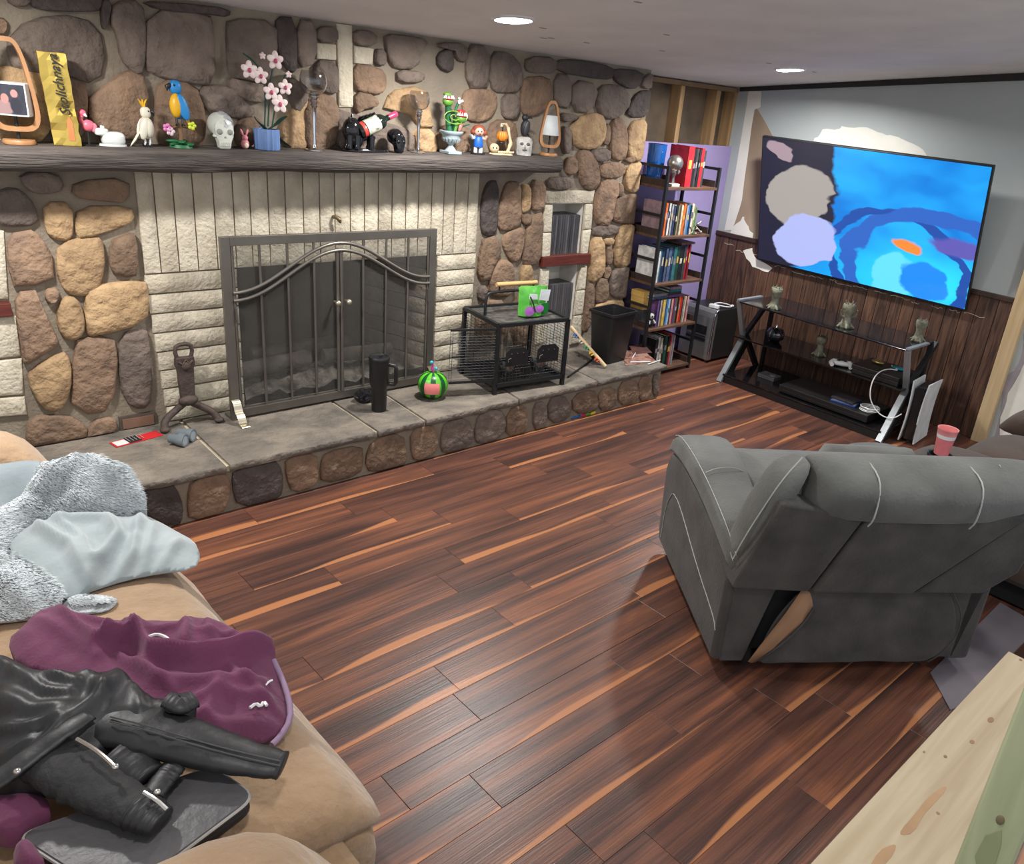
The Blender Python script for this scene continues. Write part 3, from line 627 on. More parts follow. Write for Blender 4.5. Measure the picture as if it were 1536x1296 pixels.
# ---- andiron
IRON = M('rust_iron', (.095, .066, .055), .7, .35, col2=(.06, .045, .04), scale=14, bump=.5)
a0 = onz(282, 634, HZ); t = thing('andiron', 'rusty cast iron andiron with a looped head leaning by the white brick', 'andiron', (a0.x, 3.70, HZ))
b = new(); P = [V(-.125, -.04, .012), V(-.115, -.02, .05), V(-.05, 0, .085), V(0, 0, .12), V(.05, 0, .085), V(.105, -.02, .05), V(.12, -.04, .012)]
tube(b, smooth_path(P, 2), .017, 8); part(t, 'arched_legs', b, IRON, smooth=True)
b = new(); sph(b, (-.125, -.045, .014), (.022, .022, .014)); part(t, 'foot_pad', b, IRON, smooth=True)
b = new(); sph(b, (.12, -.045, .014), (.022, .022, .014)); part(t, 'foot_pad', b, IRON, smooth=True)
b = new(); sph(b, (0, -.012, .125), (.045, .028, .026)); part(t, 'collar', b, IRON, smooth=True)
b = new(); loft(b, [[(x*w_, y*.014-.005, z) for x, y in ((-1, -1), (1, -1), (1, 1), (-1, 1))] for w_, z in ((.030, .12), (.033, .2), (.036, .28), (.043, .30), (.040, .335))]); part(t, 'shaft', b, IRON, bev=.004)
b = new(); tube(b, [(-.03, -.006, .33), (-.037, -.006, .36), (-.034, -.006, .385), (-.015, -.006, .395), (.015, -.006, .395), (.034, -.006, .385), (.037, -.006, .36), (.03, -.006, .33)], .0095, 8); part(t, 'loop_head', b, IRON, smooth=True)
b = new(); lathe(b, [(.001, -.006), (.018, -.005), (.021, 0), (.016, .004), (.001, .006)], (0, -.024, .295), 14, Matrix.Rotation(PI/2, 4, 'X')); tube(b, [(-.03, -.02, .318), (-.015, -.024, .305), (0, -.022, .325), (.015, -.024, .305), (.03, -.02, .318)], .005, 6); part(t, 'ornament', b, IRON, smooth=True)
# ---- red packet and binoculars
p = (onz(165, 664, HZ)+onz(235, 646, HZ))/2; q = onz(235, 646, HZ)-onz(165, 664, HZ)
t = thing('red_packet', 'flat red and white cardboard packet with a black window on the hearth', 'packet', (p.x, min(p.y, 3.66)-.02, HZ), math.atan2(q.y, q.x))
L_ = q.length/2; b = new(); box(b, -L_, L_, -.032, .032, .0005, .004); part(t, 'card', b, paint((.55, .02, .025), .4), bev=.001)
b = new(); box(b, -L_+.008, -L_+.06, -.026, .024, .004, .005); part(t, 'white_panel', b, paint((.75, .70, .68), .5))
b = new(); box(b, -L_*.42, .01, -.03, .03, .004, .010); part(t, 'black_window', b, paint((.02, .02, .022), .25), bev=.003)
b = new()
for i in range(5): tube(b, [(-L_*.38+i*.015, -.024, .0105), (-L_*.36+i*.015, .024, .0105)], .0016, 4)
part(t, 'grid_lines', b, paint((.35, .35, .36), .4))
p = onz(272, 664, HZ); BLUEG = M('blue_grey_plastic', (.19, .23, .26), .3, .2)
t = thing('toy_binoculars', 'small blue-grey toy binoculars lying on the hearth', 'binoculars', (p.x, p.y, HZ), -.9)
for s in (-1, 1):
    b = new(); mt = Matrix.Rotation(PI/2, 4, 'Y'); lathe(b, [(.018, -.035), (.021, -.03), (.021, -.005), (.026, .01), (.029, .035), (.029, .042), (.022, .042), (.02, .036)], (0, s*.031, .030), 16, mt); part(t, 'barrel', b, BLUEG, smooth=True)
    b = new(); lathe(b, [(.0005, .037), (.022, .038), (.022, .040), (.0005, .040)], (0, s*.031, .030), 14, mt); part(t, 'lens', b, paint((.35, .40, .45), .1), smooth=True)
b = new(); box(b, -.012, .012, -.012, .012, .026, .042); part(t, 'bridge', b, BLUEG, bev=.003)
# ---- black tumbler and the crumpled bag
p = onz(573, 618, HZ); t = thing('travel_tumbler', 'tall matte black travel tumbler with a side handle on the hearth edge', 'tumbler', (p.x, p.y+.03, HZ), -.75)
b = new(); lathe(b, [(.001, .0005), (.036, .0005), (.038, .006), (.040, .13), (.049, .15), (.051, .275), (.051, .278)], n=28); part(t, 'body', b, BLACKP, smooth=True)
b = new(); lathe(b, [(.052, .274), (.053, .279), (.053, .289), (.050, .294), (.042, .295), (.040, .291), (.001, .291)], n=28); part(t, 'lid', b, BLACKP, smooth=True)
b = new(); lathe(b, [(.001, .291), (.010, .291), (.010, .299), (.001, .299)], (.008, .0, 0), 12); part(t, 'straw_plug', b, BLACKP, smooth=True)
b = new(); tube(b, [(.048, 0, .255), (.080, 0, .25), (.086, 0, .235), (.086, 0, .165), (.078, 0, .15), (.047, 0, .15)], .011, 8); part(t, 'handle', b, BLACKP, smooth=True)
p = onz(548, 602, HZ); b = new(); sph(b, (0, 0, .032), (.058, .045, .036), 22, 14)
for v in b.verts: v.co += v.co.normalized()*(.016*noise.noise(v.co*38)+.008*noise.noise(v.co*90)); v.co.z = max(.001, v.co.z)
single('plastic_bag', b, M('black_film', (.012, .012, .015), .12), 'crumpled black plastic bag beside the tumbler on the hearth', 'bag', (p.x, p.y, HZ), smooth=False)
# ---- watermelon ball toy
p = onz(650, 603, HZ); t = thing('toy_melon', 'round striped green watermelon toy with a pink panel on the hearth', 'toy', (p.x+.035, p.y+.06, HZ), 0)
GA, GB = paint((.12, .56, .025), .35), paint((.005, .09, .02), .35)
rr = .082
for k in range(16):
    b = new(); rings = []
    for j in range(11):
        ph = -PI/2+.12+(PI-.24)*j/10; rings.append([V(rr*math.cos(ph)**.8*math.cos(a), rr*math.cos(ph)**.8*math.sin(a), rr*.90*(1+math.sin(ph))+.002) for a in [2*PI*(k+i/3)/16 for i in range(4)]])
    loft(b, rings, False, False); part(t, 'stripe', b, GA if k % 2 else GB, smooth=2)
b = new(); lathe(b, [(.001, .001), (.02, .002), (.022, .006)], n=16); lathe(b, [(.022, .144), (.02, .150), (.001, .151)], n=16); part(t, 'pole_cap', b, GB, smooth=True)
b = new(); rings = []
for j in range(7):
    ph = -.42+.84*j/6; rings.append([V((rr+.003)*math.cos(ph)**.8*math.cos(a), (rr+.003)*math.cos(ph)**.8*math.sin(a), (rr+.003)*.90*(1+math.sin(ph))) for a in [-2.75+1.02*i/8 for i in range(9)]])
loft(b, rings, False, False); part(t, 'pink_panel', b, paint((.85, .24, .24), .4), smooth=2)
b = new(); tube(b, smooth_path([(0, 0, .148), (-.008, 0, .165), (-.004, .0, .182), (-.012, 0, .20)], 1), .006, 8); part(t, 'stem', b, paint((.55, .05, .38), .4), smooth=True)
b = new(); sph(b, (-.013, 0, .205), .010); sph(b, (.014, -.008, .168), .009); part(t, 'bead', b, paint((.05, .42, .55), .3), smooth=True)
# ---- bird cage stand
p = onz(741, 592, HZ); t = thing('bird_cage', 'black metal play-top bird cage with its wire door swung open', 'bird cage', (p.x, p.y, HZ), -.13)
cw, cdp, ch = .475, .375, .405; s = .0105
def bar(name, a, c, w_=s, mat=BLACKM):
    a, c = Vector(a), Vector(c); d = (c-a); x, y = frame_of(d); b = new()
    loft(b, [[q+x*(w_*i)+y*(w_*j) for i, j in ((-1, -1), (1, -1), (1, 1), (-1, 1))] for q in (a, c)]); return part(t, name, b, mat)
for x in (0, cw):
    for y in (0, cdp): bar('leg', (x, y, .0005), (x, y, ch))
for z in (.055, ch):
    for y in (0, cdp): bar('rail', (0, y, z), (cw, y, z))
    for x in (0, cw): bar('rail', (x, 0, z), (x, cdp, z))
b = new(); box(b, .01, cw-.01, .01, cdp-.01, .035, .045); part(t, 'slide_tray', b, BLACKP)
b = new(); box(b, .012, cw-.012, .012, cdp-.012, ch-.004, ch); part(t, 'top_tray', b, M('tray_grey', (.16, .155, .145), .4, .3, col2=(.06, .06, .058), scale=30))
def wires(name, segs, r=.0013):
    b = new()
    for a, c in segs: tube(b, [a, c], r, 4)
    return part(t, name, b, M('wire', (.06, .06, .065), .35, .6))
wires('front_wires', [((x, 0, .06), (x, 0, ch)) for x in [cw*i/20 for i in range(1, 20)]]+[((0, 0, z), (cw, 0, z)) for z in (.14, .3)])
wires('back_wires', [((x, cdp, .06), (x, cdp, ch)) for x in [cw*i/20 for i in range(1, 20)]]+[((0, cdp, z), (cw, cdp, z)) for z in (.14, .3)])
wires('side_wires', [((0, 0, z), (0, cdp, z)) for z in [.06+.0165*i for i in range(1, 21)]]+[((0, cdp*k/3, .06), (0, cdp*k/3, ch)) for k in (1, 2)])
wires('side_wires', [((cw, 0, z), (cw, cdp, z)) for z in [.06+.0165*i for i in range(1, 21)]]+[((cw, cdp*k/3, .06), (cw, cdp*k/3, ch)) for k in (1, 2)])
wires('floor_grate', [((x, 0, .075), (x, cdp, .075)) for x in [cw*i/26 for i in range(1, 26)]]+[((0, y, .075), (cw, y, .075)) for y in [cdp*i/9 for i in range(1, 9)]], .0016)
dl = .27; da = math.radians(180+12); dx, dy = math.cos(da)*dl, math.sin(da)*dl*-1
for a, c in (((0, 0, .085), (dx, dy, .085)), ((0, 0, ch-.02), (dx, dy, ch-.02))): bar('door_rail', a, c, .006)
wires('door_wires', [((0, 0, z), (dx, dy, z)) for z in [.085+.0155*i for i in range(1, 19)]]+[((dx*k, dy*k, .085), (dx*k, dy*k, ch-.02)) for k in (.5, .95, 1)], .0014)
for x in (.06, .275):
    b = new(); prof = [(x, .16), (x+.15, .16), (x+.15, .24), (x+.12, .265), (x+.03, .265), (x, .24)]
    prism(b, [(u, -.004, v) for u, v in prof], (0, .003, 0)); pl = part(t, 'feeder_door', b, BLACKM)
    b = new(); [tube(b, [(x+.035+i*.04, -.005, .235), (x+.035+i*.04, -.009, .235)], .004, 6) for i in range(3)]; obj('vent_stud', b, CHROME, pl, world=False)
    b = new(); tube(b, [(x+.012, -.012, .19), (x+.012, -.012, .205), (x+.03, -.012, .212)], .003, 6); obj('latch', b, CHROME, pl, world=False)
    b = new(); lathe(b, [(.035, .08), (.048, .11), (.05, .14), (.047, .14), (.033, .085)], (x+.075, .09, 0), 16); part(t, 'feed_cup', b, M('cup_steel', (.3, .3, .3), .25, .9), smooth=True)
b = new(); tube(b, smooth_path([(.035, cdp*.55, ch), (.035, cdp*.55, ch+.11), (.06, cdp*.55, ch+.135), (cw-.07, cdp*.55, ch+.135), (cw-.045, cdp*.55, ch+.11), (cw-.045, cdp*.55, ch)], 2), .009, 8); part(t, 'top_handle', b, BLACKM, smooth=True)
b = new(); tube(b, [(.10, cdp*.55, ch+.175), (cw-.10, cdp*.55, ch+.175)], .013, 12); part(t, 'perch', b, M('dowel_wood', (.62, .40, .17), .55, col2=(.55, .34, .14), stretch=(1, 9, 9)), smooth=True)
for x in (.12, cw-.12): bar('perch_bracket', (x, cdp*.55, ch+.138), (x, cdp*.55, ch+.172), .004)
# green snack bag on the cage top
q = Matrix.Rotation(-.13, 4, 'Z') @ V(cw*.62, cdp*.32, 0); at = V(p.x, p.y, HZ+ch+.0105)+q
t = thing('treat_bag', 'glossy green and purple pet treat bag standing on the bird cage', 'bag', at, -.13)
def pouch(b, w_, d, h, nx=10, nz_=9, amp=.006, seed=0):
    fr, bk = [], []
    for j in range(nz_+1):
        v = j/nz_; th = d*.5*(1-v**2*.92)+.003; ww = w_*.5*(.92+.08*v)
        fr.append([V(-ww+2*ww*i/nx, -th*math.sin(PI*i/nx)**.6+amp*nz(i*.8+seed, j*.8), h*v+(.012*nz(i*.5, seed) if j == nz_ else 0)) for i in range(nx+1)])
        bk.append([V(ww-2*ww*i/nx, th*math.sin(PI*i/nx)**.6, h*v+(.012*nz((nx-i)*.5, seed) if j == nz_ else 0)) for i in range(1, nx)])
    loft(b, [a+c for a, c in zip(fr, bk)], True, True)
b = new(); pouch(b, .20, .085, .165); part(t, 'pouch', b, paint((.06, .33, .035), .22, col2=(.12, .42, .07), scale=12), smooth=True)
def decal(b, pts, y): prism(b, [(x, y, z) for x, z in pts], (0, .003, 0))
b = new(); decal(b, [(.02, .095), (.085, .085), (.095, .15), (.03, .155)], -.040); decal(b, [(-.055, .105), (.005, .10), (.0, .13), (-.05, .135)], -.046); part(t, 'white_label', b, paint((.72, .78, .80), .3))
b = new(); lathe(b, [(.001, -.003), (.034, -.002), (.036, 0), (.001, .002)], (-.045, -.048, .035), 14, Matrix.Rotation(PI/2, 4, 'X'), sy=.8); lathe(b, [(.001, -.003), (.030, -.002), (.032, 0), (.001, .002)], (.02, -.048, .045), 14, Matrix.Rotation(PI/2, 4, 'X'), sy=.7); part(t, 'purple_print', b, paint((.50, .16, .60), .3))
b = new(); decal(b, [(.05, .005), (.09, .012), (.092, .075), (.04, .07)], -.038); part(t, 'dark_green_print', b, paint((.01, .17, .03), .3))
b = new(); tube(b, [(-.05, -.05, .12), (-.035, -.056, .09), (-.01, -.056, .03)], .004, 6); part(t, 'black_print', b, paint((.02, .02, .02), .4))
# ---- black waste bin
c0, c1, c2 = onz(886, 545, HZ), onz(916, 552, HZ), onz(946, 530, HZ)
p = (onz(884, 540, HZ)+onz(940, 533, HZ))/2; t = thing('waste_bin', 'black plastic waste bin standing at the end of the hearth', 'bin', (3.885, 3.475, HZ), .10)
def sq(w_, d, z, r=.02):
    out = []
    for sx_, sy_ in ((1, 1), (-1, 1), (-1, -1), (1, -1)):
        for k in range(3):
            a = {(1, 1): 0, (-1, 1): PI/2, (-1, -1): PI, (1, -1): 1.5*PI}[(sx_, sy_)]+k*PI/4
            out.append((sx_*(w_/2-r)+r*math.cos(a), sy_*(d/2-r)+r*math.sin(a), z))
    return out
b = new(); loft(b, [sq(.19, .145, .0005), sq(.20, .155, .01), sq(.255, .20, .335), sq(.245, .19, .335), sq(.195, .15, .02)], True, True); part(t, 'body', b, BLACKP, smooth=True)
b = new(); loft(b, [sq(.255, .20, .325), sq(.272, .217, .327), sq(.272, .217, .342), sq(.246, .191, .342), sq(.246, .191, .325)], True, False); part(t, 'rim', b, BLACKP, smooth=True)
# ---- perch stick leaning, papers, black rod, toy stick
b = new(); a, c = onz(908, 553, HZ)+V(0, 0, .014), ony(856, 490, 3.62); d = c-a
tube(b, [V(0, 0, 0), d], .0125, 8)
t = thing('wooden_perch', 'pale wooden perch stick with coloured string leaning against the bird cage', 'perch', a, 0)
part(t, 'dowel', b, M('pale_dowel', (.62, .47, .28), .6, col2=(.55, .40, .22)), smooth=True)
for k, colr in enumerate(((.5, .08, .03), (.75, .45, .04), (.05, .25, .12), (.6, .55, .45), (.05, .12, .35))):
    b = new(); s_, u_ = frame_of(d); base = d*(.12+.15*k); tube(b, [base+V(-.028, .0, .003)+d*(.10*i/8)+s_*.010*math.cos(i*1.6)+u_*.010*math.sin(i*1.6) for i in range(9)], .0055, 6); part(t, 'string_knot', b, paint(colr, .8), smooth=True)
b = new(); a = onz(852, 567, HZ)+V(0, 0, .007); c = onz(888, 541, HZ)+V(0, 0, .007); tube(b, [V(0, 0, 0), c-a], .0065, 7)
single('metal_rod', b, BLACKM, 'thin black metal rod lying on the hearth by the bird cage', 'rod', a, smooth=True)
b = new(); P = [onz(x, y, HZ) for x, y in ((934, 530), (960, 522), (985, 543), (938, 549))]; c = sum(P, Vector())/4; prism(b, [q-c+V(0, 0, .0008) for q in P], (0, 0, .003))
single('paper_sheet', b, M('maroon_print', (.16, .055, .04), .5, col2=(.30, .17, .13), scale=30, lo=.5, hi=.6), 'maroon patterned paper sheet lying at the end of the hearth', 'paper', c)
b = new(); P = [onz(x, y, HZ) for x, y in ((944, 520), (966, 518), (978, 530), (950, 532))]; c = sum(P, Vector())/4; prism(b, [q-c+V(0, 0, .0045) for q in P], (0, 0, .002))
single('paper_sheet', b, M('brown_print', (.13, .06, .05), .5, col2=(.07, .03, .03), scale=22), 'dark brown paper sheet on top of the maroon sheet', 'paper', c)
for k, (x0, y0, x1, y1) in enumerate(((948, 539, 953, 531), (945, 545, 975, 544), (972, 548, 990, 542))):
    a, c = onz(x0, y0, HZ)+V(0, 0, .0085), onz(x1, y1, HZ)+V(0, 0, .0085); b = new(); tube(b, [V(0, 0, 0), c-a], .0038, 6)
    single('paper_stick', b, WHITEP, ('short white stick standing out on the maroon paper', 'white stick lying across the maroon paper', 'white stick at the outer edge of the maroon paper')[k], 'stick', a, 'white paper sticks on the hearth', smooth=True)
a, c = onz(853, 629), onz(890, 620); a.z = c.z = .013; t = thing('toy_stick', 'blue red green and yellow segmented toy stick on the floor by the hearth', 'toy', (a.x, a.y-.012, 0), math.atan2(c.y-a.y, c.x-a.x)); L_ = (c-a).length
for k, colr in enumerate(((.01, .13, .45), (.02, .10, .35), (.55, .02, .10), (.10, .45, .03), (.75, .62, .02))):
    b = new(); tube(b, [(L_*k/5, 0, .012), (L_*(k+.2)/5, 0, .012), (L_*(k+.8)/5, 0, .012), (L_*(k+1)/5, 0, .012)], [.009, .0115, .0115, .009], 10); part(t, 'segment', b, paint(colr, .35), smooth=True)
# ---- disc cases in the niche
CASE = M('dvd_case', (.085, .08, .085), .35, rnd=.45)
me = None
def case_row(zb, x0, n, label, grp, pitch=.0190, h=.245):
    global me
    for k in range(n):
        if me is None:
            b = new(); box(b, 0, .0165, 0, .14, .0004, .245); box(b, .0035, .013, -.001, .0, .02, .225); o = obj('disc_case', b, CASE, bev=.001); me = o.data
        else:
            o = bpy.data.objects.new('disc_case', me); COL.objects.link(o)
        o.location = (x0+pitch*k, WY+.012+.004*random.random(), zb); tag(o, label, 'case', grp)
case_row(zs_+.03, NX0+.0065, 14, 'black disc case standing in the upper niche above the red-brown shelf', 'disc cases in the upper niche')
zl = ony(838, 480).z
b = new(); box(b, NX0+.004, NX1-.004, WY+.005, WY+.16, HZ+.001, zl-.005); obj('niche_step', b, M('niche_step_paint', (.55, .52, .45), .9), wall_back)
case_row(zl-.005, NX0+.0065, 14, 'black disc case standing in the lower niche below the red-brown shelf', 'disc cases in the lower niche')
# ================================================================ THINGS ON THE MANTEL
MY = 3.668
def mx(px, py): return ony(px, py, MY)
def base(px): q = mx(px, 225); return V(q.x, MY, zm(q.x))
WOODL = M('lamp_wood', (.40, .20, .085), .5, col2=(.30, .145, .06), scale=4, stretch=(6, 6, 1))
def pod_lamp(px, hw, hh, topw, label, cube):
    p = base(px); t = thing('wooden_pod_lamp', label, 'lamp', p, -.12 if cube else -.55)
    loop = []
    for i in range(40):
        a = 2*PI*i/40; c_, s_ = math.cos(a), math.sin(a); z = hh*(.5+.5*math.copysign(abs(s_)**.55, s_)); w_ = hw+(topw-hw)*(z/hh)
        loop.append((math.copysign(abs(c_)**.55, c_)*w_, z))
    b = new(); R1 = []; k = .86; cz = hh*.5
    zoff = .045
    for (x, z) in loop:
        xi, zi = x*(1-.018/max(hw, .03)), cz+(z-cz)*(1-.032/hh*2*.5)
        R1.append([V(x, -.022, z+zoff), V(x, .022, z+zoff), V(xi, .022, zi+zoff), V(xi, -.022, zi+zoff)])
    R1.append(R1[0]); loft(b, R1, True, False); bmesh.ops.remove_doubles(b, verts=b.verts, dist=.0002); part(t, 'bent_frame', b, WOODL, smooth=True)
    b = new(); lathe(b, [(.001, .0005), (.052, .0005), (.054, .008), (.050, .016), (.001, .017)], n=24); part(t, 'foot', b, WOODL, smooth=True)
    b = new(); tube(b, [(0, 0, .015), (0, 0, zoff+.03)], .006, 8); tube(b, [(0, 0, zoff+.012), (0, 0, zoff+hh*.30)], .005, 8); part(t, 'stem', b, BLACKM, smooth=True)
    if cube:
        s_ = .056; z0 = zoff+hh*.17
        b = new(); box(b, -s_, s_, -s_*.8, s_*.8, z0, z0+2*s_, Matrix.Rotation(-.35, 4, 'Z')); cb = part(t, 'photo_cube', b, WHITEP, bev=.003)
        b = new(); f_ = b.faces.new([b.verts.new(Matrix.Rotation(-.35, 4, 'Z') @ V(x, -s_*.8-.001, z)) for x, z in ((-s_*.92, z0+.006), (s_*.92, z0+.006), (s_*.92, z0+2*s_-.006), (-s_*.92, z0+2*s_-.006))])
        uv = b.loops.layers.uv.new(); [setattr(l[uv], 'uv', q) for l, q in zip(f_.loops, ((0, 0), (1, 0), (1, 1), (0, 1)))]
        obj('photo_print', b, picture('photo_print', (.02, .022, .03), (.035, .035, .05), [(.32, .2, .3, .3, 0, (.24, .15, .15), .2), (.38, .52, .13, .18, 0, (.34, .17, .15), .2), (.68, .70, .12, .15, 0, (.36, .18, .17), .2), (.70, .3, .2, .3, 0, (.02, .02, .03), .2)]), cb, world=False)
        b = new(); sph(b, (-s_*.98, -.012, z0+.055), (.010, .024, .022)); obj('green_print', b, paint((.05, .25, .03), .5), cb, world=False)
    else:
        z0 = zoff+hh*.27; b = new(); lathe(b, [(.052, z0), (.054, z0+.003), (.039, z0+.105), (.036, z0+.107), (.001, z0+.107)], n=24); part(t, 'shade', b, paint((.62, .66, .66), .7), smooth=True)
    return t
pod_lamp(31, .088, .315, .045, 'bent wood lamp holding a photo cube at the far end of the mantel', True)
pod_lamp(823, .072, .255, .030, 'bent wood lamp with a small white shade at the free end of the mantel', False)
# ---- gold gift bag
p = base(103); h = mx(92, 80).z-p.z; t = thing('gold_bottle_box', 'crumpled shiny gold gift box with black script lettering on the mantel', 'gift box', p, -.22)
GOLD = M('gold_foil', (.72, .52, .13), .26, .85, col2=(.50, .36, .08), scale=7)
b = new(); rings = []
for j in range(13):
    z = h*j/12; k = 1+.05*nz(j*.9); dx = -.016*j/12; ring = []
    for i in range(16):
        a = 2*PI*i/16+PI/4; c_, s_ = math.cos(a), math.sin(a); q = .052/max(abs(c_), abs(s_))
        ring.append(V(dx+q*c_*k*.86+.004*nz(i*.9, j*.8), q*s_*.6*k+.005*nz(i*.7, j*.7, 5), z+.0005+(.006*nz(i*1.3, 2) if j == 12 else 0)))
    rings.append(ring)
loft(b, rings); part(t, 'carton', b, GOLD, smooth=False)
b = new(); prism(b, [(.006, -.0345, .02), (.026, -.0345, .02), (.024, -.0355, .085), (.016, -.036, .105), (.006, -.0355, .09)], (0, .006, 0)); part(t, 'orange_stripe', b, paint((.60, .22, .08), .4))
def lettering(txt, size, mat, parent, mtx, name='lettering', bold=0, shear=0):
    cu = bpy.data.curves.new('txt', 'FONT'); cu.body = txt; cu.size = size; cu.extrude = .0006; cu.offset = bold; cu.shear = shear; cu.resolution_u = 3
    o = bpy.data.objects.new('txt', cu); COL.objects.link(o); bpy.context.view_layer.update()
    me_ = bpy.data.meshes.new_from_object(o.evaluated_get(bpy.context.evaluated_depsgraph_get())); bpy.data.objects.remove(o)
    me_.transform(mtx); me_.materials.clear(); return obj(name, me_, mat, parent, world=False)
mt = Matrix.Translation((.022, -.0425, h*.34)) @ Matrix.Rotation(-.10, 4, 'Y') @ Matrix.Rotation(PI/2, 4, 'X') @ Matrix.Rotation(PI/2, 4, 'Z')
lettering('Stolichnaya', .046, paint((.015, .013, .01), .4), t, mt, shear=.35, bold=.0006)
# ---- flamingo, white animal
PINK = paint((.80, .16, .24), .4); p = base(135); t = thing('flamingo_figurine', 'little pink flamingo figurine standing on a black leg on the mantel', 'figurine', p)
b = new(); lathe(b, [(.001, .0005), (.028, .0005), (.028, .005), (.001, .006)], n=16); tube(b, [(0, 0, .004), (0, 0, .055)], .004, 6); part(t, 'stand', b, BLACKM, smooth=True)
b = new(); sph(b, (.004, 0, .072), (.024, .018, .022)); part(t, 'body', b, PINK, smooth=True)
b = new(); tube(b, smooth_path([(-.012, 0, .078), (-.022, 0, .095), (-.012, 0, .110)], 2), .008, 8); sph(b, (-.012, 0, .117), (.015, .012, .013)); part(t, 'head_and_neck', b, PINK, smooth=True)
b = new(); tube(b, [(-.006, -.008, .112), (-.001, -.016, .106)], [.006, .002], 6); part(t, 'beak', b, WHITEP, smooth=True)
b = new(); sph(b, (.022, -.006, .066), (.012, .008, .018)); part(t, 'wing', b, paint((.85, .25, .32), .4), smooth=True)
CER = M('white_ceramic', (.70, .73, .70), .2); p = base(168); t = thing('ceramic_animal', 'white ceramic animal figurine lying beside the cockatoo on the mantel', 'figurine', p)
b = new(); sph(b, (.008, 0, .028), (.042, .028, .026), e=.55); part(t, 'body', b, CER, smooth=True)
b = new(); sph(b, (-.032, -.004, .052), (.024, .018, .014), e=.5); part(t, 'head', b, CER, smooth=True)
b = new(); sph(b, (-.026, .01, .068), (.005, .004, .007)); sph(b, (-.026, -.014, .068), (.005, .004, .007)); part(t, 'ear', b, CER, smooth=True)
b = new(); lathe(b, [(.001, .0004), (.050, .0004), (.048, .008), (.001, .009)], (.006, 0, 0), 18, sy=.62); part(t, 'base', b, CER, smooth=True)
# ---- white cockatoo and blue-gold macaw (brick-built birds)
def bird(px, label, body, breast, wing, tail, crest, s_, flip, perch):
    p = base(px); t = thing('parrot_model', label, 'model bird', p); z0 = perch
    b = new(); sph(b, (0, 0, z0+.065*s_), (.027*s_, .024*s_, .046*s_)); part(t, 'body', b, body, smooth=True)
    b = new(); sph(b, (-.008*flip*s_, -.008, z0+.066*s_), (.022*s_, .022*s_, .042*s_)); part(t, 'breast', b, breast, smooth=True)
    b = new(); sph(b, (-.004*flip*s_, 0, z0+.128*s_), (.021*s_, .018*s_, .024*s_), e=.8); part(t, 'head', b, body, smooth=True)
    b = new(); tube(b, [(-.020*flip*s_, -.004, z0+.134*s_), (-.034*flip*s_, -.006, z0+.128*s_), (-.034*flip*s_, -.006, z0+.114*s_)], [.009*s_, .008*s_, .002], 8); part(t, 'beak', b, BLACKP, smooth=True)
    b = new(); sph(b, (-.012*flip*s_, -.016*s_, z0+.135*s_), .004*s_, 8, 6); part(t, 'eye', b, BLACKP, smooth=True)
    for y in (-.021, .021): b = new(); sph(b, (.012*flip*s_, y*s_, z0+.062*s_), (.018*s_, .008*s_, .046*s_), m=Matrix.Rotation(-.25*flip, 4, 'Y')); part(t, 'wing', b, wing, smooth=True)
    b = new(); tube(b, [(.018*flip*s_, .004, z0+.035*s_), (.040*flip*s_, .006, z0+.0*s_), (.062*flip*s_, .008, z0-.028*s_)], [.014*s_, .012*s_, .004*s_], 8, flat=.5); part(t, 'tail', b, tail, smooth=True)
    for x in (-.010, .010): b = new(); tube(b, [(x*s_, -.004, z0+.028*s_), (x*s_, -.008, z0+.004), (x*s_-.006, -.018, max(.001, z0-.001))], .004*s_, 6); part(t, 'foot', b, BLACKP if perch > .02 else CER, smooth=True)
    if crest:
        for k in range(3): b = new(); tube(b, [(.0, 0, z0+.145*s_), (.006*(k-1)-.004, 0, z0+.165*s_), (.016*(k-1)-.004, 0, z0+.182*s_)], [.005, .009, .003], 7, flat=.5); part(t, 'crest_feather', b, crest, smooth=True)
    return t
YEL = paint((.80, .45, .02), .4); BLU = paint((.02, .24, .60), .4)
CREAM = M('cream_plastic', (.72, .68, .56), .35)
t = bird(222, 'white brick-built cockatoo model with a yellow crest on the mantel', CREAM, CREAM, CREAM, CREAM, YEL, .92, -1, .012)
for c_ in t.children:
    if c_.name.startswith('tail'): c_.data.transform(Matrix.Translation((-.006, 0, .012)))
b = new(); box(b, -.014, .014, -.014, .014, .0005, .012); part(t, 'plinth', b, BLACKP)
t = bird(272, 'blue and gold brick-built macaw model perched on a branch on the mantel', BLU, YEL, BLU, paint((.55, .27, .05), .4), None, 1.12, 1, .088)
b = new(); tube(b, [(-.05, 0, .072), (0, 0, .086), (.05, 0, .08)], .007, 8); tube(b, [(0, 0, .01), (.004, 0, .05), (0, 0, .086)], .008, 8); part(t, 'branch', b, paint((.20, .11, .05), .7), smooth=True)
GRN = paint((.015, .14, .05), .5)
for k in range(7):
    a = 2*PI*k/7; b = new(); sph(b, (.030*math.cos(a), .026*math.sin(a), .014+.010*(k % 2)), (.026, .014, .007), m=Matrix.Rotation(a, 4, 'Z')); part(t, 'leaf', b, GRN, smooth=True)
b = new(); lathe(b, [(.001, .0004), (.045, .0004), (.04, .012), (.001, .014)], n=16); part(t, 'base', b, GRN, smooth=True)
for x, z, c_ in ((-.052, .076, (.72, .20, .48)), (-.040, .062, (.75, .6, .65)), (.046, .088, (.6, .7, .05))):
    b = new(); [sph(b, (x+.010*math.cos(q), -.012, z+.010*math.sin(q)), (.008, .005, .008), 8, 6) for q in (0, 1.26, 2.5, 3.77, 5.0)]; part(t, 'flower', b, paint(c_, .4), smooth=True)
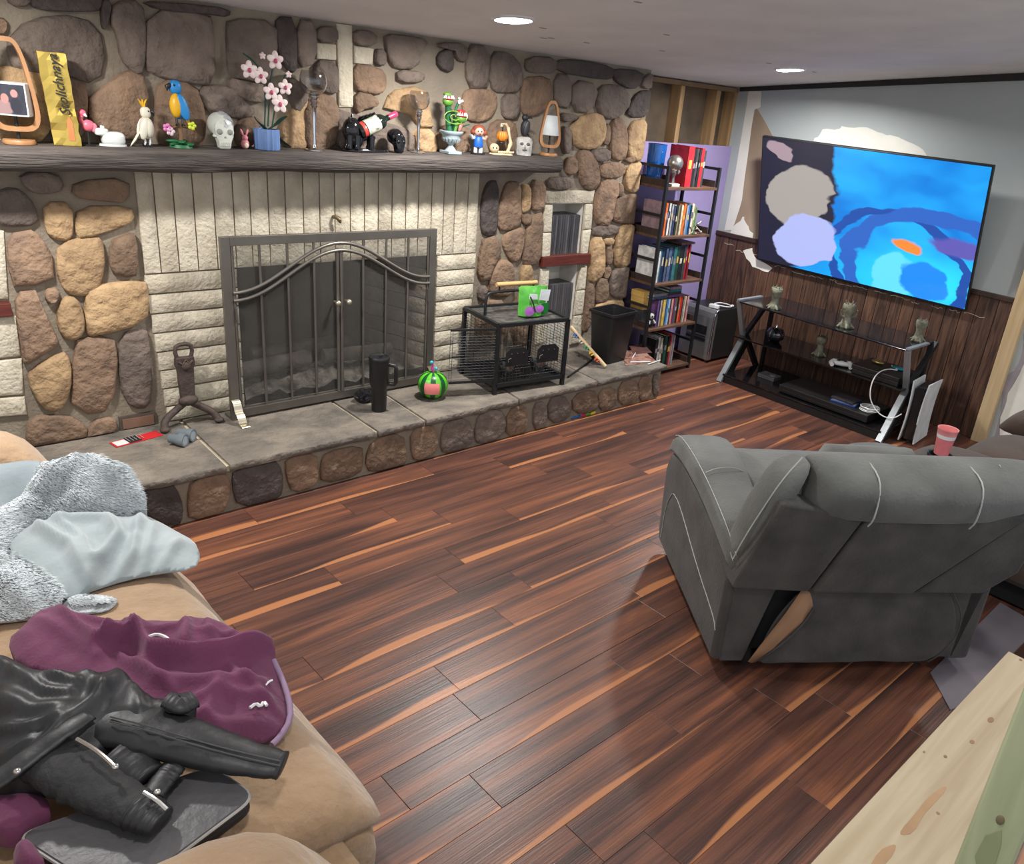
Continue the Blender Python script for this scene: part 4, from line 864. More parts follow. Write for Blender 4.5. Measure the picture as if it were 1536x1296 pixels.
# ---- skulls
def skull(px, py_top, label, main, sock, mosaic=None, name='skull_ornament', rz=.5, Y=None, tweak=1.):
    p = base(px)
    if Y: p.y = Y
    h = (mx(px, py_top).z-p.z)*tweak; s_ = h/.14; t = thing(name, label, 'skull', p, rz)
    b = new(); sph(b, (0, .006, .092), (.047, .058, .048), 20, 14); part(t, 'cranium', b, main, smooth=True)
    b = new(); loft(b, [[(x*w_, y*d_-.032, z) for x, y in ((-1, -1), (-.3, -1.25), (.3, -1.25), (1, -1), (1, 1), (-1, 1))] for w_, d_, z in ((.014, .014, .0008), (.021, .019, .008), (.024, .020, .030), (.031, .019, .048), (.036, .020, .066), (.034, .016, .092), (.022, .010, .108))]); part(t, 'face', b, main, smooth=True)
    for s in (-1, 1):
        b = new(); sph(b, (s*.019, -.052, .068), (.0125, .009, .0115), 12, 8); part(t, 'eye_socket', b, sock, smooth=True)
        b = new(); sph(b, (s*.031, -.026, .050), (.008, .022, .006)); part(t, 'cheekbone', b, main, smooth=True)
    b = new(); loft(b, [[(x, -.056, z) for x, z in ((-.002, .054), (.002, .054), (.007, .040), (-.007, .040))], [(x, -.050, z) for x, z in ((-.002, .054), (.002, .054), (.007, .040), (-.007, .040))]]); part(t, 'nose_hole', b, sock)
    for i in range(6): b = new(); box(b, -.020+.0068*i, -.0142+.0068*i, -.060+.002*abs(i-2.5), -.05, .014, .030); part(t, 'tooth', b, main, bev=.001)
    if mosaic:
        for k in range(46):
            a, ph = random.uniform(-1.5, .35), random.uniform(-.2, 1.45); d = V(math.cos(ph)*math.cos(a), math.cos(ph)*math.sin(a), math.sin(ph))
            q = V(0, .006, .092)+V(d.x*.048, d.y*.059, d.z*.049); mt = Matrix.Translation(q) @ d.to_track_quat('Z', 'Y').to_matrix().to_4x4() @ Matrix.Rotation(random.random()*3, 4, 'Z')
            b = new(); box(b, -.006, .006, -.006, .006, -.001, .0022, mt); part(t, 'mirror_tile', b, mosaic)
    t.scale = (s_, s_, s_); return t
skull(333, 168, 'pale grey skull ornament half covered in mirror mosaic on the mantel', M('bone_white', (.60, .62, .56), .55), paint((.28, .29, .27), .8), M('mirror_tile', (.62, .64, .67), .25, .5), rz=-.1)
# ---- rabbit
p = base(368); t = thing('rabbit_figurine', 'tiny pink rabbit figurine with tall ears on the mantel', 'figurine', p)
PK2 = paint((.72, .25, .28), .5); b = new(); sph(b, (0, 0, .021), (.018, .015, .021)); part(t, 'body', b, PK2, smooth=True)
b = new(); sph(b, (0, -.002, .046), (.013, .012, .013)); part(t, 'head', b, PK2, smooth=True)
for s in (-1, 1): b = new(); sph(b, (s*.011, 0, .068), (.0045, .004, .016), m=Matrix.Rotation(s*.35, 4, 'Y')); part(t, 'ear', b, PK2, smooth=True)
b = new(); sph(b, (0, -.012, .016), (.011, .006, .012)); part(t, 'belly', b, paint((.75, .62, .5), .6), smooth=True)
# ---- orchid in ribbed blue pot
p = base(401); ps = 1.; t = thing('orchid_model', 'white and pink orchid in a ribbed blue pot on the mantel', 'potted plant', p)
BPOT = paint((.15, .25, .50), .35); b = new(); lathe(b, [(.001, .0005), (.050, .0005), (.052, .004), (.052, .085), (.048, .087), (.046, .075), (.001, .074)], n=48, rib=.05, ribn=16); part(t, 'pot', b, BPOT, smooth=True)
b = new(); lathe(b, [(.001, .074), (.045, .074), (.044, .080), (.001, .083)], n=20); part(t, 'soil', b, paint((.05, .035, .02), .9), smooth=True)
DG = paint((.012, .07, .055), .4)
def leaf(pts, w_, nm='leaf', mat=DG, par=None):
    P = smooth_path(pts, 2); b = new(); n = len(P); rings = []
    for i, q in enumerate(P):
        d = P[min(i+1, n-1)]-P[max(i-1, 0)]; s_, u_ = frame_of(d); ww = w_*math.sin(PI*(.08+.9*i/(n-1)))**.7
        rings.append([q-s_*ww, q-u_*.004, q+s_*ww, q+u_*.0015])
    loft(b, rings); return part(par or t, nm, b, mat, smooth=True)
leaf([(0, 0, .08), (-.02, -.005, .10), (-.04, -.005, .115), (-.05, 0, .135)], .018); leaf([(0, 0, .08), (.04, -.004, .105), (.07, 0, .13), (.10, .008, .145)], .018); leaf([(.045, .0, .06), (.08, .004, .03), (.12, .02, .012)], .016)
def op(px, py, dy=0): q = mx(px, py)-p; return V(q.x, dy, q.z)
for pts in ((op(397, 190), op(398, 150), op(396, 118), op(385, 95), op(365, 80)), (op(402, 190), op(404, 140), op(407, 110), op(412, 92)), (op(408, 190), op(412, 165), op(417, 140), op(428, 112))):
    b = new(); tube(b, smooth_path([q if q.z > .09 else V(q.x*.5, 0, .08) for q in pts], 2), .0032, 6); part(t, 'stem', b, DG, smooth=True)
PETAL = M('orchid_petal', (.80, .70, .66), .5, col2=(.72, .55, .55), scale=60)
for px, py, sz_ in ((369, 104, 1.1), (386, 113, 1.05), (408, 90, 1.15), (402, 137, 1.1), (423, 130, 1.0), (415, 155, 1.15), (389, 83, .45), (428, 111, .45)):
    c_ = op(px, py, -.030); b = new()
    for k in range(5):
        a = PI/2+2*PI*k/5; r_ = .017*sz_; sph(b, c_+V(r_*math.cos(a), -.002*(k % 2), r_*math.sin(a)), (.017*sz_, .0035, .0125*sz_), 10, 6, Matrix.Rotation(-a, 4, 'Y'))
    fl = part(t, 'flower', b, PETAL, smooth=True)
    if sz_ > .5:
        b = new(); sph(b, c_+V(0, -.006, -.002), (.007*sz_, .005, .009*sz_), 8, 6); obj('flower_lip', b, paint((.50, .06, .16), .5), fl, world=False, smooth=True)
    b = new(); tube(b, [c_, V(c_.x*.9+.002, -.002, c_.z-.006)], .002, 5); part(t, 'flower_stalk', b, DG)
# ---- goblet candle holders
GLASS = M('smoked_glass', (.86, .86, .88), .02, trans=1.0)
def goblet(px, top, label):
    p = base(px); h = mx(px, top).z-p.z; t = thing('candle_goblet', label, 'candle holder', p); q = h/.32
    b = new(); lathe(b, [(.001, .0005), (.040, .0005), (.040, .004), (.012, .012), (.008, .03), (.006, .06), (.008, .12), (.010, .17), (.012, .176), (.017, .182), (.013, .188), (.018, .198), (.013, .206), (.021, .216), (.018, .222), (.001, .222)], n=24); part(t, 'stem', b, CHROME, smooth=True)
    b = new(); pr = [(.012, .222), (.030, .228), (.048, .245), (.056, .268), (.055, .292), (.047, .318), (.045, .318), (.053, .292), (.0535, .268), (.046, .247), (.028, .231), (.010, .226)]; lathe(b, pr, n=28, cap=False); part(t, 'glass_bowl', b, GLASS, smooth=True)
    t.scale = (q, q, q); return t
goblet(472, 106, 'tall silver goblet candle holder with a smoked glass bowl beside the orchid'); goblet(627, 136, 'shorter silver goblet candle holder with a smoked glass bowl beside the urn')
# ---- bulldog bottle holder with wine bottle
BG = M('black_gloss', (.010, .010, .012), .12); p = base(548); t = thing('bottle_holder', 'glossy black animal-shaped bottle holder on an oval base on the mantel', 'bottle holder', p)
b = new(); lathe(b, [(.001, .0005), (.125, .0005), (.128, .006), (.12, .012), (.001, .013)], n=28, sy=.38); part(t, 'base', b, BG, smooth=True)
b = new(); sph(b, (-.070, 0, .095), (.048, .040, .058)); sph(b, (-.055, 0, .055), (.040, .038, .045)); part(t, 'body', b, BG, smooth=True)
for x, y in ((-.095, -.02), (-.06, -.03), (.02, -.025), (.035, .022), (-.08, .025)): b = new(); tube(b, [(x, y, .075), (x, y, .03), (x-.004, y, .012)], [.016, .013, .017], 8); part(t, 'leg', b, BG, smooth=True)
b = new(); tube(b, [(-.03, 0, .06), (.02, 0, .075), (.045, 0, .06)], [.022, .018, .014], 8); part(t, 'cradle', b, BG, smooth=True)
b = new(); tube(b, [(-.095, -.025, .135), (-.105, -.03, .155)], [.010, .003], 7); tube(b, [(-.06, .02, .145), (-.058, .02, .168)], [.010, .003], 7); part(t, 'ear', b, BG, smooth=True)
for k in range(4): b = new(); tube(b, [(-.03+.020*k, .015, .13), (-.028+.020*k, .0, .152+.005*k), (-.022+.02*k, -.02, .16+.006*k)], [.010, .008, .006], 7); part(t, 'paw_finger', b, BG, smooth=True)
d = V(.90, -.05, .42).normalized(); mt = Matrix.Translation(p+V(-.045, -.012, .090)) @ d.to_track_quat('Z', 'Y').to_matrix().to_4x4()
t2 = thing('wine_bottle', 'dark wine bottle with a cream label and red foil held by the bottle holder', 'bottle', p+V(-.045, -.012, .090)); t2.matrix_basis = mt
b = new(); lathe(b, [(.001, 0), (.034, .001), (.036, .006), (.036, .125), (.030, .142), (.016, .156), (.0135, .162), (.013, .182)], n=24); part(t2, 'glass', b, M('bottle_glass', (.012, .018, .014), .08), smooth=True)
b = new(); lathe(b, [(.0365, .040), (.0367, .041), (.0367, .112), (.0365, .113)], n=24, cap=False); part(t2, 'label_paper', b, M('wine_label', (.62, .64, .50), .6, col2=(.12, .13, .11), scale=28, lo=.40, hi=.52), smooth=True)
b = new(); lathe(b, [(.0366, .018), (.0369, .019), (.0369, .034), (.0366, .035)], n=24, cap=False); part(t2, 'red_band', b, paint((.65, .06, .05), .4), smooth=True)
b = new(); lathe(b, [(.0138, .176), (.0140, .178), (.0140, .222), (.0125, .224), (.001, .224)], n=16); part(t2, 'foil', b, paint((.62, .05, .14), .3), smooth=True)
skull(592, 190, 'glossy black skull ornament beside the bottle holder on the mantel', BG, paint((.004, .004, .004), .3), rz=.1, Y=3.66, tweak=.94)
# ---- urn with toothed plants
p = base(676); t = thing('urn_plant', 'pale grey-blue urn holding green plants with toothed red mouths', 'potted plant', p)
URN = paint((.32, .40, .43), .6); b = new(); box(b, -.042, .042, -.042, .042, .0005, .014); part(t, 'plinth', b, URN, bev=.002)
b = new(); lathe(b, [(.032, .014), (.024, .024), (.015, .036), (.013, .046), (.022, .050), (.026, .056), (.040, .064), (.047, .078), (.047, .090), (.052, .095), (.062, .104), (.063, .112), (.054, .114), (.050, .108), (.001, .106)], n=28); part(t, 'bowl', b, URN, smooth=True)
b = new()
for k in range(16): a = 2*PI*k/16; tube(b, [(.036*math.cos(a), .036*math.sin(a), .060), (.048*math.cos(a), .048*math.sin(a), .078)], .0045, 5)
part(t, 'fluting', b, URN, smooth=True)
G1, G2 = paint((.10, .26, .03), .45), paint((.02, .12, .05), .45); RED = paint((.45, .02, .03), .35)
for k, (pts, r0, head, hr) in enumerate((([(-.010, 0, .10), (-.022, 0, .16), (-.03, -.005, .22)], .016, (-.038, -.012, .262), .030), ([(.012, -.004, .10), (.022, -.006, .14), (.034, -.01, .165)], .012, (.046, -.018, .185), .030), ([(.012, .004, .10), (.02, .006, .2), (.03, .004, .235)], .007, (.042, -.004, .262), .013))):
    b = new(); tube(b, smooth_path(pts+[head], 2), r0, 8); part(t, 'stalk', b, G2 if k != 1 else G1, smooth=True)
    hd = V(*head); b = new(); sph(b, hd+V(0, 0, -hr*.3), (hr, hr*.8, hr*.75)); hp = part(t, 'pod', b, G1 if k < 2 else paint((.7, .7, .6), .5), smooth=True)
    if k < 2:
        b = new(); sph(b, hd+V(0, -hr*.25, hr*.22), (hr*.9, hr*.7, hr*.42)); obj('mouth', b, RED, hp, world=False, smooth=True)
        b = new(); [tube(b, [hd+V(hr*.9*math.cos(a), -hr*.25+hr*.72*math.sin(a), hr*.2), hd+V(hr*.75*math.cos(a), -hr*.25+hr*.6*math.sin(a), hr*.75)], [.005, .0015], 5) for a in [PI+PI*i/6 for i in range(7)]]; obj('teeth', b, WHITEP, hp, world=False)
        b = new(); sph(b, hd+V(0, .004, hr*.85), (hr*.85, hr*.6, hr*.35)); obj('upper_lip', b, G1 if k == 0 else RED, hp, world=False, smooth=True)
    else:
        b = new(); [sph(b, hd+V(.014*math.cos(a), -.004, .012*math.sin(a)), .007, 8, 6) for a in (0, 2.1, 4.2)]; obj('petal', b, WHITEP, hp, world=False, smooth=True)
b = new(); tube(b, [(-.006+(.004+.0035*i)*math.cos(i*.55), -.030, .185+(.004+.0016*i)*math.sin(i*.55)) for i in range(24)], .0022, 5); part(t, 'tendril', b, paint((.22, .42, .05), .4), smooth=True)
leaf([(.0, 0, .10), (-.015, -.01, .15), (-.03, -.012, .19)], .014, mat=G2); leaf([(.0, -.005, .10), (.004, -.018, .16), (.0, -.02, .21)], .013, mat=G2); leaf([(.02, 0, .11), (.07, .01, .135), (.13, .02, .15)], .012, mat=G2)
b = new(); sph(b, (.040, -.022, .135), (.010, .006, .024), m=Matrix.Rotation(.4, 4, 'Y')); part(t, 'tongue', b, paint((.62, .18, .16), .4), smooth=True)
# ---- doll figurine
p = base(717); t = thing('doll_figurine', 'small red-haired doll figurine in blue overalls on a black stand', 'figurine', p, -.45)
SKIN = paint((.70, .40, .30), .5); b = new(); lathe(b, [(.001, .0005), (.040, .0005), (.040, .008), (.001, .009)], n=20, sy=.8); part(t, 'stand', b, BLACKP, smooth=True)
for s in (-1, 1):
    b = new(); tube(b, [(s*.014, 0, .008), (s*.014, 0, .040)], [.011, .010], 8); part(t, 'leg', b, WHITEP, smooth=True)
    b = new(); tube(b, [(s*.022, 0, .083), (s*.036, -.008, .080), (s*.042, -.014, .096)], [.009, .008, .007], 8); part(t, 'arm', b, paint((.45, .50, .55), .5) if s < 0 else SKIN, smooth=True)
b = new(); lathe(b, [(.024, .036), (.027, .045), (.022, .085), (.012, .094), (.001, .095)], n=16, sy=.75); part(t, 'overalls', b, paint((.01, .11, .50), .5), smooth=True)
b = new(); sph(b, (0, -.003, .116), (.027, .024, .025)); hd = part(t, 'head', b, SKIN, smooth=True)
b = new(); sph(b, (0, .006, .124), (.036, .026, .027)); sph(b, (-.03, .004, .112), .016); sph(b, (.03, .004, .112), .016); part(t, 'hair', b, paint((.26, .055, .025), .7), smooth=True)
b = new(); sph(b, (-.009, -.025, .118), (.004, .003, .004), 8, 6); sph(b, (.009, -.025, .118), (.004, .003, .004), 8, 6); obj('eyes', b, BLACKP, hd, world=False)
b = new(); sph(b, (0, -.026, .105), (.007, .003, .003), 8, 6); obj('mouth', b, RED, hd, world=False)
# ---- bone arm with pumpkin, crow on a stone head
BONE = M('bone', (.66, .54, .34), .6, col2=(.50, .38, .22), scale=20); p = base(752); t = thing('bone_ornament', 'skeleton arm ornament of pale bones hanging an orange pumpkin', 'ornament', p, -.35)
b = new(); lathe(b, [(.001, .0005), (.07, .0005), (.066, .008), (.001, .010)], n=20, sy=.5); part(t, 'base', b, BONE, smooth=True)
b = new(); sph(b, (-.046, -.012, .032), (.028, .024, .026)); sk = part(t, 'small_skull', b, BONE, smooth=True)
b = new(); sph(b, (-.040, -.032, .035), (.006, .005, .006), 8, 6); sph(b, (-.056, -.030, .035), (.006, .005, .006), 8, 6); obj('eye_socket', b, paint((.05, .03, .02), .8), sk, world=False)
for a_, c_, r_ in (((.035, 0, .01), (.052, 0, .062), .011), ((.052, 0, .062), (.030, -.004, .145), .009)): b = new(); tube(b, [a_, [(x+y)/2 for x, y in zip(a_, c_)], c_], [r_*1.2, r_*.75, r_*1.15], 8); part(t, 'arm_bone', b, BONE, smooth=True)
b = new(); [tube(b, [(.030-.002*k, -.004, .145), (.018-.005*k, -.008-.004*k, .162), (.0-.006*k, -.01-.004*k, .160), (-.006-.004*k, -.01-.004*k, .146)], .0042, 6) for k in range(4)]; part(t, 'finger_bones', b, BONE, smooth=True)
for k in range(5): b = new(); q = V(-.012+.016*k, -.02, .014); tube(b, [q-V(.014, 0, 0), q+V(.014, .006*(k % 2), .004)], [.006, .005], 6); part(t, 'loose_bone', b, BONE, smooth=True)
b = new(); lathe(b, [(.001, -.029), (.016, -.027), (.029, -.010), (.030, .006), (.020, .024), (.004, .024), (.001, .022)], (-.004, -.012, .098), 40, rib=.07, ribn=10); pk = part(t, 'pumpkin', b, paint((.70, .22, .02), .45), smooth=True)
b = new(); tube(b, [(-.004, -.012, .120), (-.004, -.012, .150)], .004, 6); obj('stalk', b, BLACKP, pk, world=False)
b = new(); sph(b, (-.004, -.012, .064), (.022, .018, .008)); part(t, 'cup', b, BLACKP, smooth=True)
p = base(785); t = thing('stone_head', 'carved pale grey stone head ornament under the black crow', 'ornament', p, -.5); SG = M('carved_stone', (.45, .44, .41), .8, col2=(.20, .19, .18), scale=18, bump=.6)
b = new(); loft(b, [[(x*w_, y*.036, z) for x, y in ((-1, -.6), (-.5, -1), (.5, -1), (1, -.6), (1, .6), (.5, 1), (-.5, 1), (-1, .6))] for w_, z in ((.040, .0005), (.044, .02), (.043, .05), (.045, .075), (.040, .092), (.022, .100))]); part(t, 'block', b, SG, smooth=True)
for x in (-.018, .018): b = new(); sph(b, (x, -.034, .062), (.011, .006, .009)); part(t, 'eye_hollow', b, paint((.10, .095, .09), .9), smooth=True)
b = new(); sph(b, (0, -.036, .030), (.015, .005, .006)); part(t, 'mouth_hollow', b, paint((.10, .095, .09), .9), smooth=True); b = new(); sph(b, (0, -.036, .048), (.006, .007, .010)); part(t, 'nose', b, SG, smooth=True)
t = thing('crow_figurine', 'black crow figurine perched on the grey stone head', 'figurine', p+V(0, 0, .0995), -.5); CROW = M('crow_black', (.018, .019, .024), .5)
b = new(); sph(b, (.0, 0, .048), (.026, .024, .046), m=Matrix.Rotation(.12, 4, 'Y')); part(t, 'body', b, CROW, smooth=True)
b = new(); sph(b, (-.004, -.002, .100), (.019, .017, .018)); part(t, 'head', b, CROW, smooth=True)
b = new(); tube(b, [(.008, -.004, .102), (.030, -.008, .104), (.038, -.008, .098)], [.008, .005, .001], 7); part(t, 'beak', b, BLACKP, smooth=True)
for s in (-1, 1): b = new(); sph(b, (.006, s*.021, .045), (.018, .007, .042), m=Matrix.Rotation(.2, 4, 'Y')); part(t, 'wing', b, CROW, smooth=True); b = new(); tube(b, [(s*.008, -.004, .012), (s*.010, -.010, .001)], .003, 5); part(t, 'foot', b, CROW)
b = new(); tube(b, [(.012, 0, .02), (.030, .004, .0)], [.014, .005], 7, flat=.4); part(t, 'tail', b, CROW, smooth=True)
# ================================================================ BOOKCASE CORNER
SHX0, SHX1, SHY0, SHY1 = 4.325, 4.885, 3.54, 3.84
SHZ = [.045+.325*k for k in range(5)]
SHW = M('shelf_wood', (.13, .065, .035), .6, col2=(.065, .032, .02), scale=3, stretch=(2, 14, 10), dist=1)
SHD = M('shelf_wood_dark', (.045, .026, .02), .6, col2=(.025, .015, .012), scale=3, stretch=(2, 14, 10))
t = thing('ladder_bookcase', 'tall black metal bookcase with five brown wooden shelves beside the stone wall', 'bookcase', ((SHX0+SHX1)/2, SHY1-.15, 0))
for x in (SHX0, SHX1):
    for y, zt in ((SHY0, 1.48), (SHY1, 1.48)): b = new(); box(b, x-.010, x+.010, y-.010, y+.010, .0005, zt); part(t, 'post', b, BLACKM, True)
    for z in (1.47, 1.16, .86, .53, .22):
        b = new(); box(b, x-.007, x+.007, SHY0+.01, SHY1-.01, z-.010, z+.008); part(t, 'side_bar', b, BLACKM, True)
for k, z in enumerate(SHZ):
    b = new(); box(b, SHX0+.010, SHX1-.010, SHY0-.012, SHY1, z-.018, z); part(t, 'shelf', b, SHW, True, bev=.002)
    for x in (SHX0+.012, SHX1-.020): b = new(); box(b, x, x+.008, SHY0+.01, SHY1-.01, z, z+.045); part(t, 'shelf_lip', b, SHD, True)
    b = new(); box(b, SHX0+.012, SHX1-.012, SHY1-.006, SHY1+.002, z, z+.045); part(t, 'back_lip', b, SHD, True)
COLS = {'red': (.50, .02, .03), 'black': (.018, .018, .02), 'charcoal': (.05, .05, .055), 'navy': (.02, .035, .09), 'slate blue': (.07, .11, .20), 'blue': (.05, .18, .42), 'pale blue': (.35, .48, .60), 'white': (.68, .68, .66),
 'cream': (.60, .54, .42), 'orange': (.65, .14, .03), 'mauve': (.28, .19, .21), 'green': (.10, .22, .06), 'yellow': (.62, .42, .08), 'grey': (.28, .28, .29), 'teal': (.04, .17, .18), 'brown': (.16, .08, .05), 'purple': (.17, .08, .24), 'pink': (.60, .28, .30), 'olive': (.24, .26, .12), 'silver': (.5, .5, .5), 'dark green': (.02, .06, .04), 'maroon': (.20, .02, .03)}
BM = {k: M('cover_'+k.replace(' ', '_'), c, .45, col2=tuple(x*.72 for x in c), scale=26, lo=.42, hi=.56, rnd=.1) for k, c in COLS.items()}
PAGES = M('pages', (.62, .57, .47), .9)
ORD = ['bottom', 'second', 'third', 'fourth', 'top']
BOOKS = []
def book(x, y, z, w_, d, h, c, lean=0):
    b = new(); e = .0025
    box(b, 0, e, 0, d, .0004, h); box(b, w_-e, w_, 0, d, .0004, h); box(b, 0, w_, -.002, e, .0004, h)
    o = obj('book', b, BM[c]); o.location = (x, y, z); o.rotation_euler = (0, lean, 0)
    b = new(); box(b, e, w_-e, e, d-.004, .004, h-.004); obj('page_block', b, PAGES, o, world=False)
    if w_ > .016:
        b = new(); box(b, w_*.25, w_*.75, -.0026, -.002, h*(.45+.1*random.random()), h*(.62+.15*random.random())); obj('spine_title', b, BM[random.choice(('cream', 'grey', 'mauve', 'yellow')) if c not in ('cream', 'white', 'silver', 'pale blue') else random.choice(('charcoal', 'navy'))], o, world=False)
    return o
def brow(k, x, specs, y=SHY0+.025, d=.16):
    row = []
    for c, w_, h in specs:
        o = book(x, y+random.uniform(0, .012), SHZ[k], w_, d, h, c); row.append((o, c, w_, h)); x += w_+.0012
    for i, (o, c, w_, h) in enumerate(row):
        L_ = ('tall' if h > .235 else 'low' if h < .185 else 'medium'); T_ = 'thick ' if w_ > .034 else 'thin ' if w_ < .017 else ''
        nb = [row[j][1] for j in (i-1, i+1) if 0 <= j < len(row)]
        lb = f'{L_} {T_}{c} book ' + (f'between {nb[0]} and {nb[1]} books' if len(nb) == 2 else f'ending the row beside a {nb[0]} book') + f' on the {ORD[k]} shelf'
        tag(o, lb, 'book', f'books on the {ORD[k]} shelf'); BOOKS.append(o)
    return x
brow(4, 4.545, [('red', .062, .262), ('black', .030, .25), ('charcoal', .026, .25), ('black', .022, .245), ('red', .030, .255), ('charcoal', .026, .24)])
brow(3, 4.351, [('mauve', .034, .225), ('orange', .018, .22), ('black', .018, .22), ('white', .026, .215), ('grey', .018, .21), ('navy', .020, .20), ('cream', .014, .205), ('black', .018, .205), ('olive', .012, .20), ('brown', .016, .21), ('cream', .016, .205),
             ('yellow', .018, .195), ('orange', .022, .21), ('grey', .016, .20), ('blue', .024, .205), ('navy', .014, .20), ('cream', .026, .21), ('olive', .018, .20), ('green', .016, .185)])
brow(2, 4.351, [('white', .036, .235), ('white', .014, .22), ('teal', .022, .23), ('navy', .030, .24), ('slate blue', .018, .235), ('charcoal', .022, .235), ('slate blue', .030, .24), ('navy', .020, .235), ('teal', .032, .24), ('dark green', .034, .245), ('black', .042, .25), ('charcoal', .030, .245), ('red', .018, .25), ('maroon', .020, .25)])
brow(1, 4.448, [('purple', .016, .19), ('navy', .014, .19), ('cream', .014, .188), ('mauve', .014, .19), ('yellow', .024, .19), ('olive', .014, .19), ('blue', .016, .19), ('pale blue', .018, .19), ('charcoal', .014, .19), ('pink', .020, .19), ('maroon', .016, .19), ('slate blue', .016, .19), ('brown', .022, .19), ('black', .014, .185),
             ('orange', .022, .20), ('red', .016, .198), ('black', .014, .19), ('cream', .016, .195), ('brown', .014, .19), ('pink', .018, .195), ('orange', .012, .195)])
brow(0, 4.49, [('black', .03, .22), ('silver', .026, .235), ('cream', .018, .225), ('black', .030, .23), ('dark green', .032, .235), ('black', .022, .23), ('red', .018, .24), ('mauve', .022, .235), ('grey', .014, .23)])
# books lying flat on the row of the second shelf
for k, (x, z, c, w_) in enumerate(((4.47, .0, 'slate blue', .15), (4.47, .019, 'grey', .14), (4.64, .0, 'purple', .14), (4.635, .019, 'charcoal', .145), (4.635, .038, 'teal', .14), (4.64, .057, 'mauve', .13))):
    b = new(); box(b, -w_/2, w_/2, 0, .15, .0004, .0035); box(b, -w_/2, w_/2, 0, .15, .0145, .0180); box(b, -w_/2, w_/2, -.002, .002, .0004, .018)
    o = single('book', b, BM[c], f'{c} book lying flat ' + ('under' if z == 0 else 'inside' if z < .05 and (k != 1) else 'atop') + ' a small pile over the second shelf row', 'book', (x, SHY0+.035, SHZ[1]+.2005+z), 'books lying on the second shelf row')
    b = new(); box(b, -w_/2+.003, w_/2-.003, .003, .146, .0035, .0145); obj('page_block', b, PAGES, o, world=False)
o = single('book', box(new(), -.075, .075, 0, .15, .0004, .014), BM['brown'], 'brown book lying on the dark books of the third shelf', 'book', (4.70, SHY0+.03, SHZ[2]+.2515), 'books lying on the third shelf row')
for k in range(3):
    b = new(); box(b, -.045, .045, 0, .12, .0004, .042); o = single('card_box', b, M('kraft_yellow', (.60, .37, .10), .7), ('kraft yellow card box at the bottom of the pile on the second shelf', 'kraft yellow card box in the middle of the pile on the second shelf', 'kraft yellow card box on top of the pile on the second shelf')[k], 'box', (4.397, SHY0+.08+.004*k, SHZ[1]+.118+.0425*k), 'card boxes on the second shelf', bev=.002)
b = new(); box(b, -.045, .045, 0, .13, .0004, .117); single('storage_box', b, M('black_card', (.02, .02, .025), .6, col2=(.05, .05, .055)), 'black storage box under the kraft boxes on the second shelf', 'box', (4.397, SHY0+.075, SHZ[1]), bev=.003)
b = new(); sph(b, (0, 0, .035), (.030, .028, .035)); t = thing('plush_toy', 'small black and white plush toy in front of the black storage box', 'toy', (4.402, SHY0+.042, SHZ[1]))
part(t, 'body', b, BLACKCLOTH, smooth=True); b = new(); sph(b, (0, -.008, .082), (.024, .021, .021)); part(t, 'head', b, paint((.6, .6, .6), .9), smooth=True)
for s in (-1, 1): b = new(); sph(b, (s*.018, -.004, .10), (.009, .007, .009)); part(t, 'ear', b, BLACKCLOTH, smooth=True); b = new(); sph(b, (s*.009, -.026, .084), (.006, .004, .007), 8, 6); part(t, 'eye_patch', b, BLACKCLOTH, smooth=True); b = new(); tube(b, [(s*.02, -.01, .05), (s*.034, -.022, .03)], [.010, .009], 8); part(t, 'paw', b, paint((.6, .6, .6), .9), smooth=True)
t = thing('glass_vase', 'tall cobalt blue glass vase on the top shelf of the bookcase', 'vase', (4.42, 3.74, SHZ[4]))
b = new(); lathe(b, [(.001, .0005), (.045, .0005), (.052, .02), (.060, .10), (.064, .25), (.060, .25), (.055, .10), (.046, .025), (.001, .012)], n=24); part(t, 'body', b, M('cobalt_glass', (.01, .10, .38), .06, coat=.4), smooth=True)
b = new(); lathe(b, [(.060, .248), (.066, .250), (.066, .256), (.060, .256)], n=24, cap=False); part(t, 'rim', b, MATS['cobalt_glass'], smooth=True)
t = thing('silver_bust', 'silver globe-headed ornament on a white foot in front of the blue vase', 'ornament', (4.445, 3.59, SHZ[4])); SIL = M('brushed_silver', (.52, .50, .46), .28, .9)
b = new(); sph(b, (0, 0, .150), (.056, .054, .054), 20, 14); part(t, 'globe', b, SIL, smooth=True)
b = new(); lathe(b, [(.014, .02), (.010, .05), (.014, .075), (.022, .09), (.018, .11)], n=14); part(t, 'neck', b, SIL, smooth=True)
b = new(); tube(b, [(.012, -.02, .115), (.016, -.03, .098), (.010, -.028, .085)], [.012, .010, .006], 8); part(t, 'jaw', b, SIL, smooth=True)
b = new(); box(b, -.04, .045, -.03, .03, .0005, .02); part(t, 'foot', b, paint((.55, .54, .50), .5), bev=.003)
for k, (x, y, r) in enumerate(((4.79, 3.60, .5), (4.71, 3.56, 1.2))):
    t = thing('metal_jack', ('large silver toy jack leaning at the end of the fourth shelf', 'silver toy jack lying in front of the books on the fourth shelf')[k], 'toy', (x, y, SHZ[3])); s_ = (1, .62)[k]
    e = Matrix.Rotation(r, 3, 'Z') @ Matrix.Rotation(.7, 3, 'X') @ Matrix.Rotation(.6, 3, 'Y'); zo = max(abs((e @ V(*v)).z) for v in ((1, 0, 0), (0, 1, 0), (0, 0, 1)))*.055*s_+.0125*s_
    for ax in ((1, 0, 0), (0, 1, 0), (0, 0, 1)):
        a = e @ V(*ax)*.055*s_; c = V(0, 0, zo)
        b = new(); tube(b, [c-a, c+a], .005*s_, 8); part(t, 'arm', b, SIL, smooth=True)
        for q in ((a, -a) if ax != (0, 0, 1) else ()): b = new(); sph(b, c+q, .012*s_, 10, 8); part(t, 'ball_end', b, SIL, smooth=True)
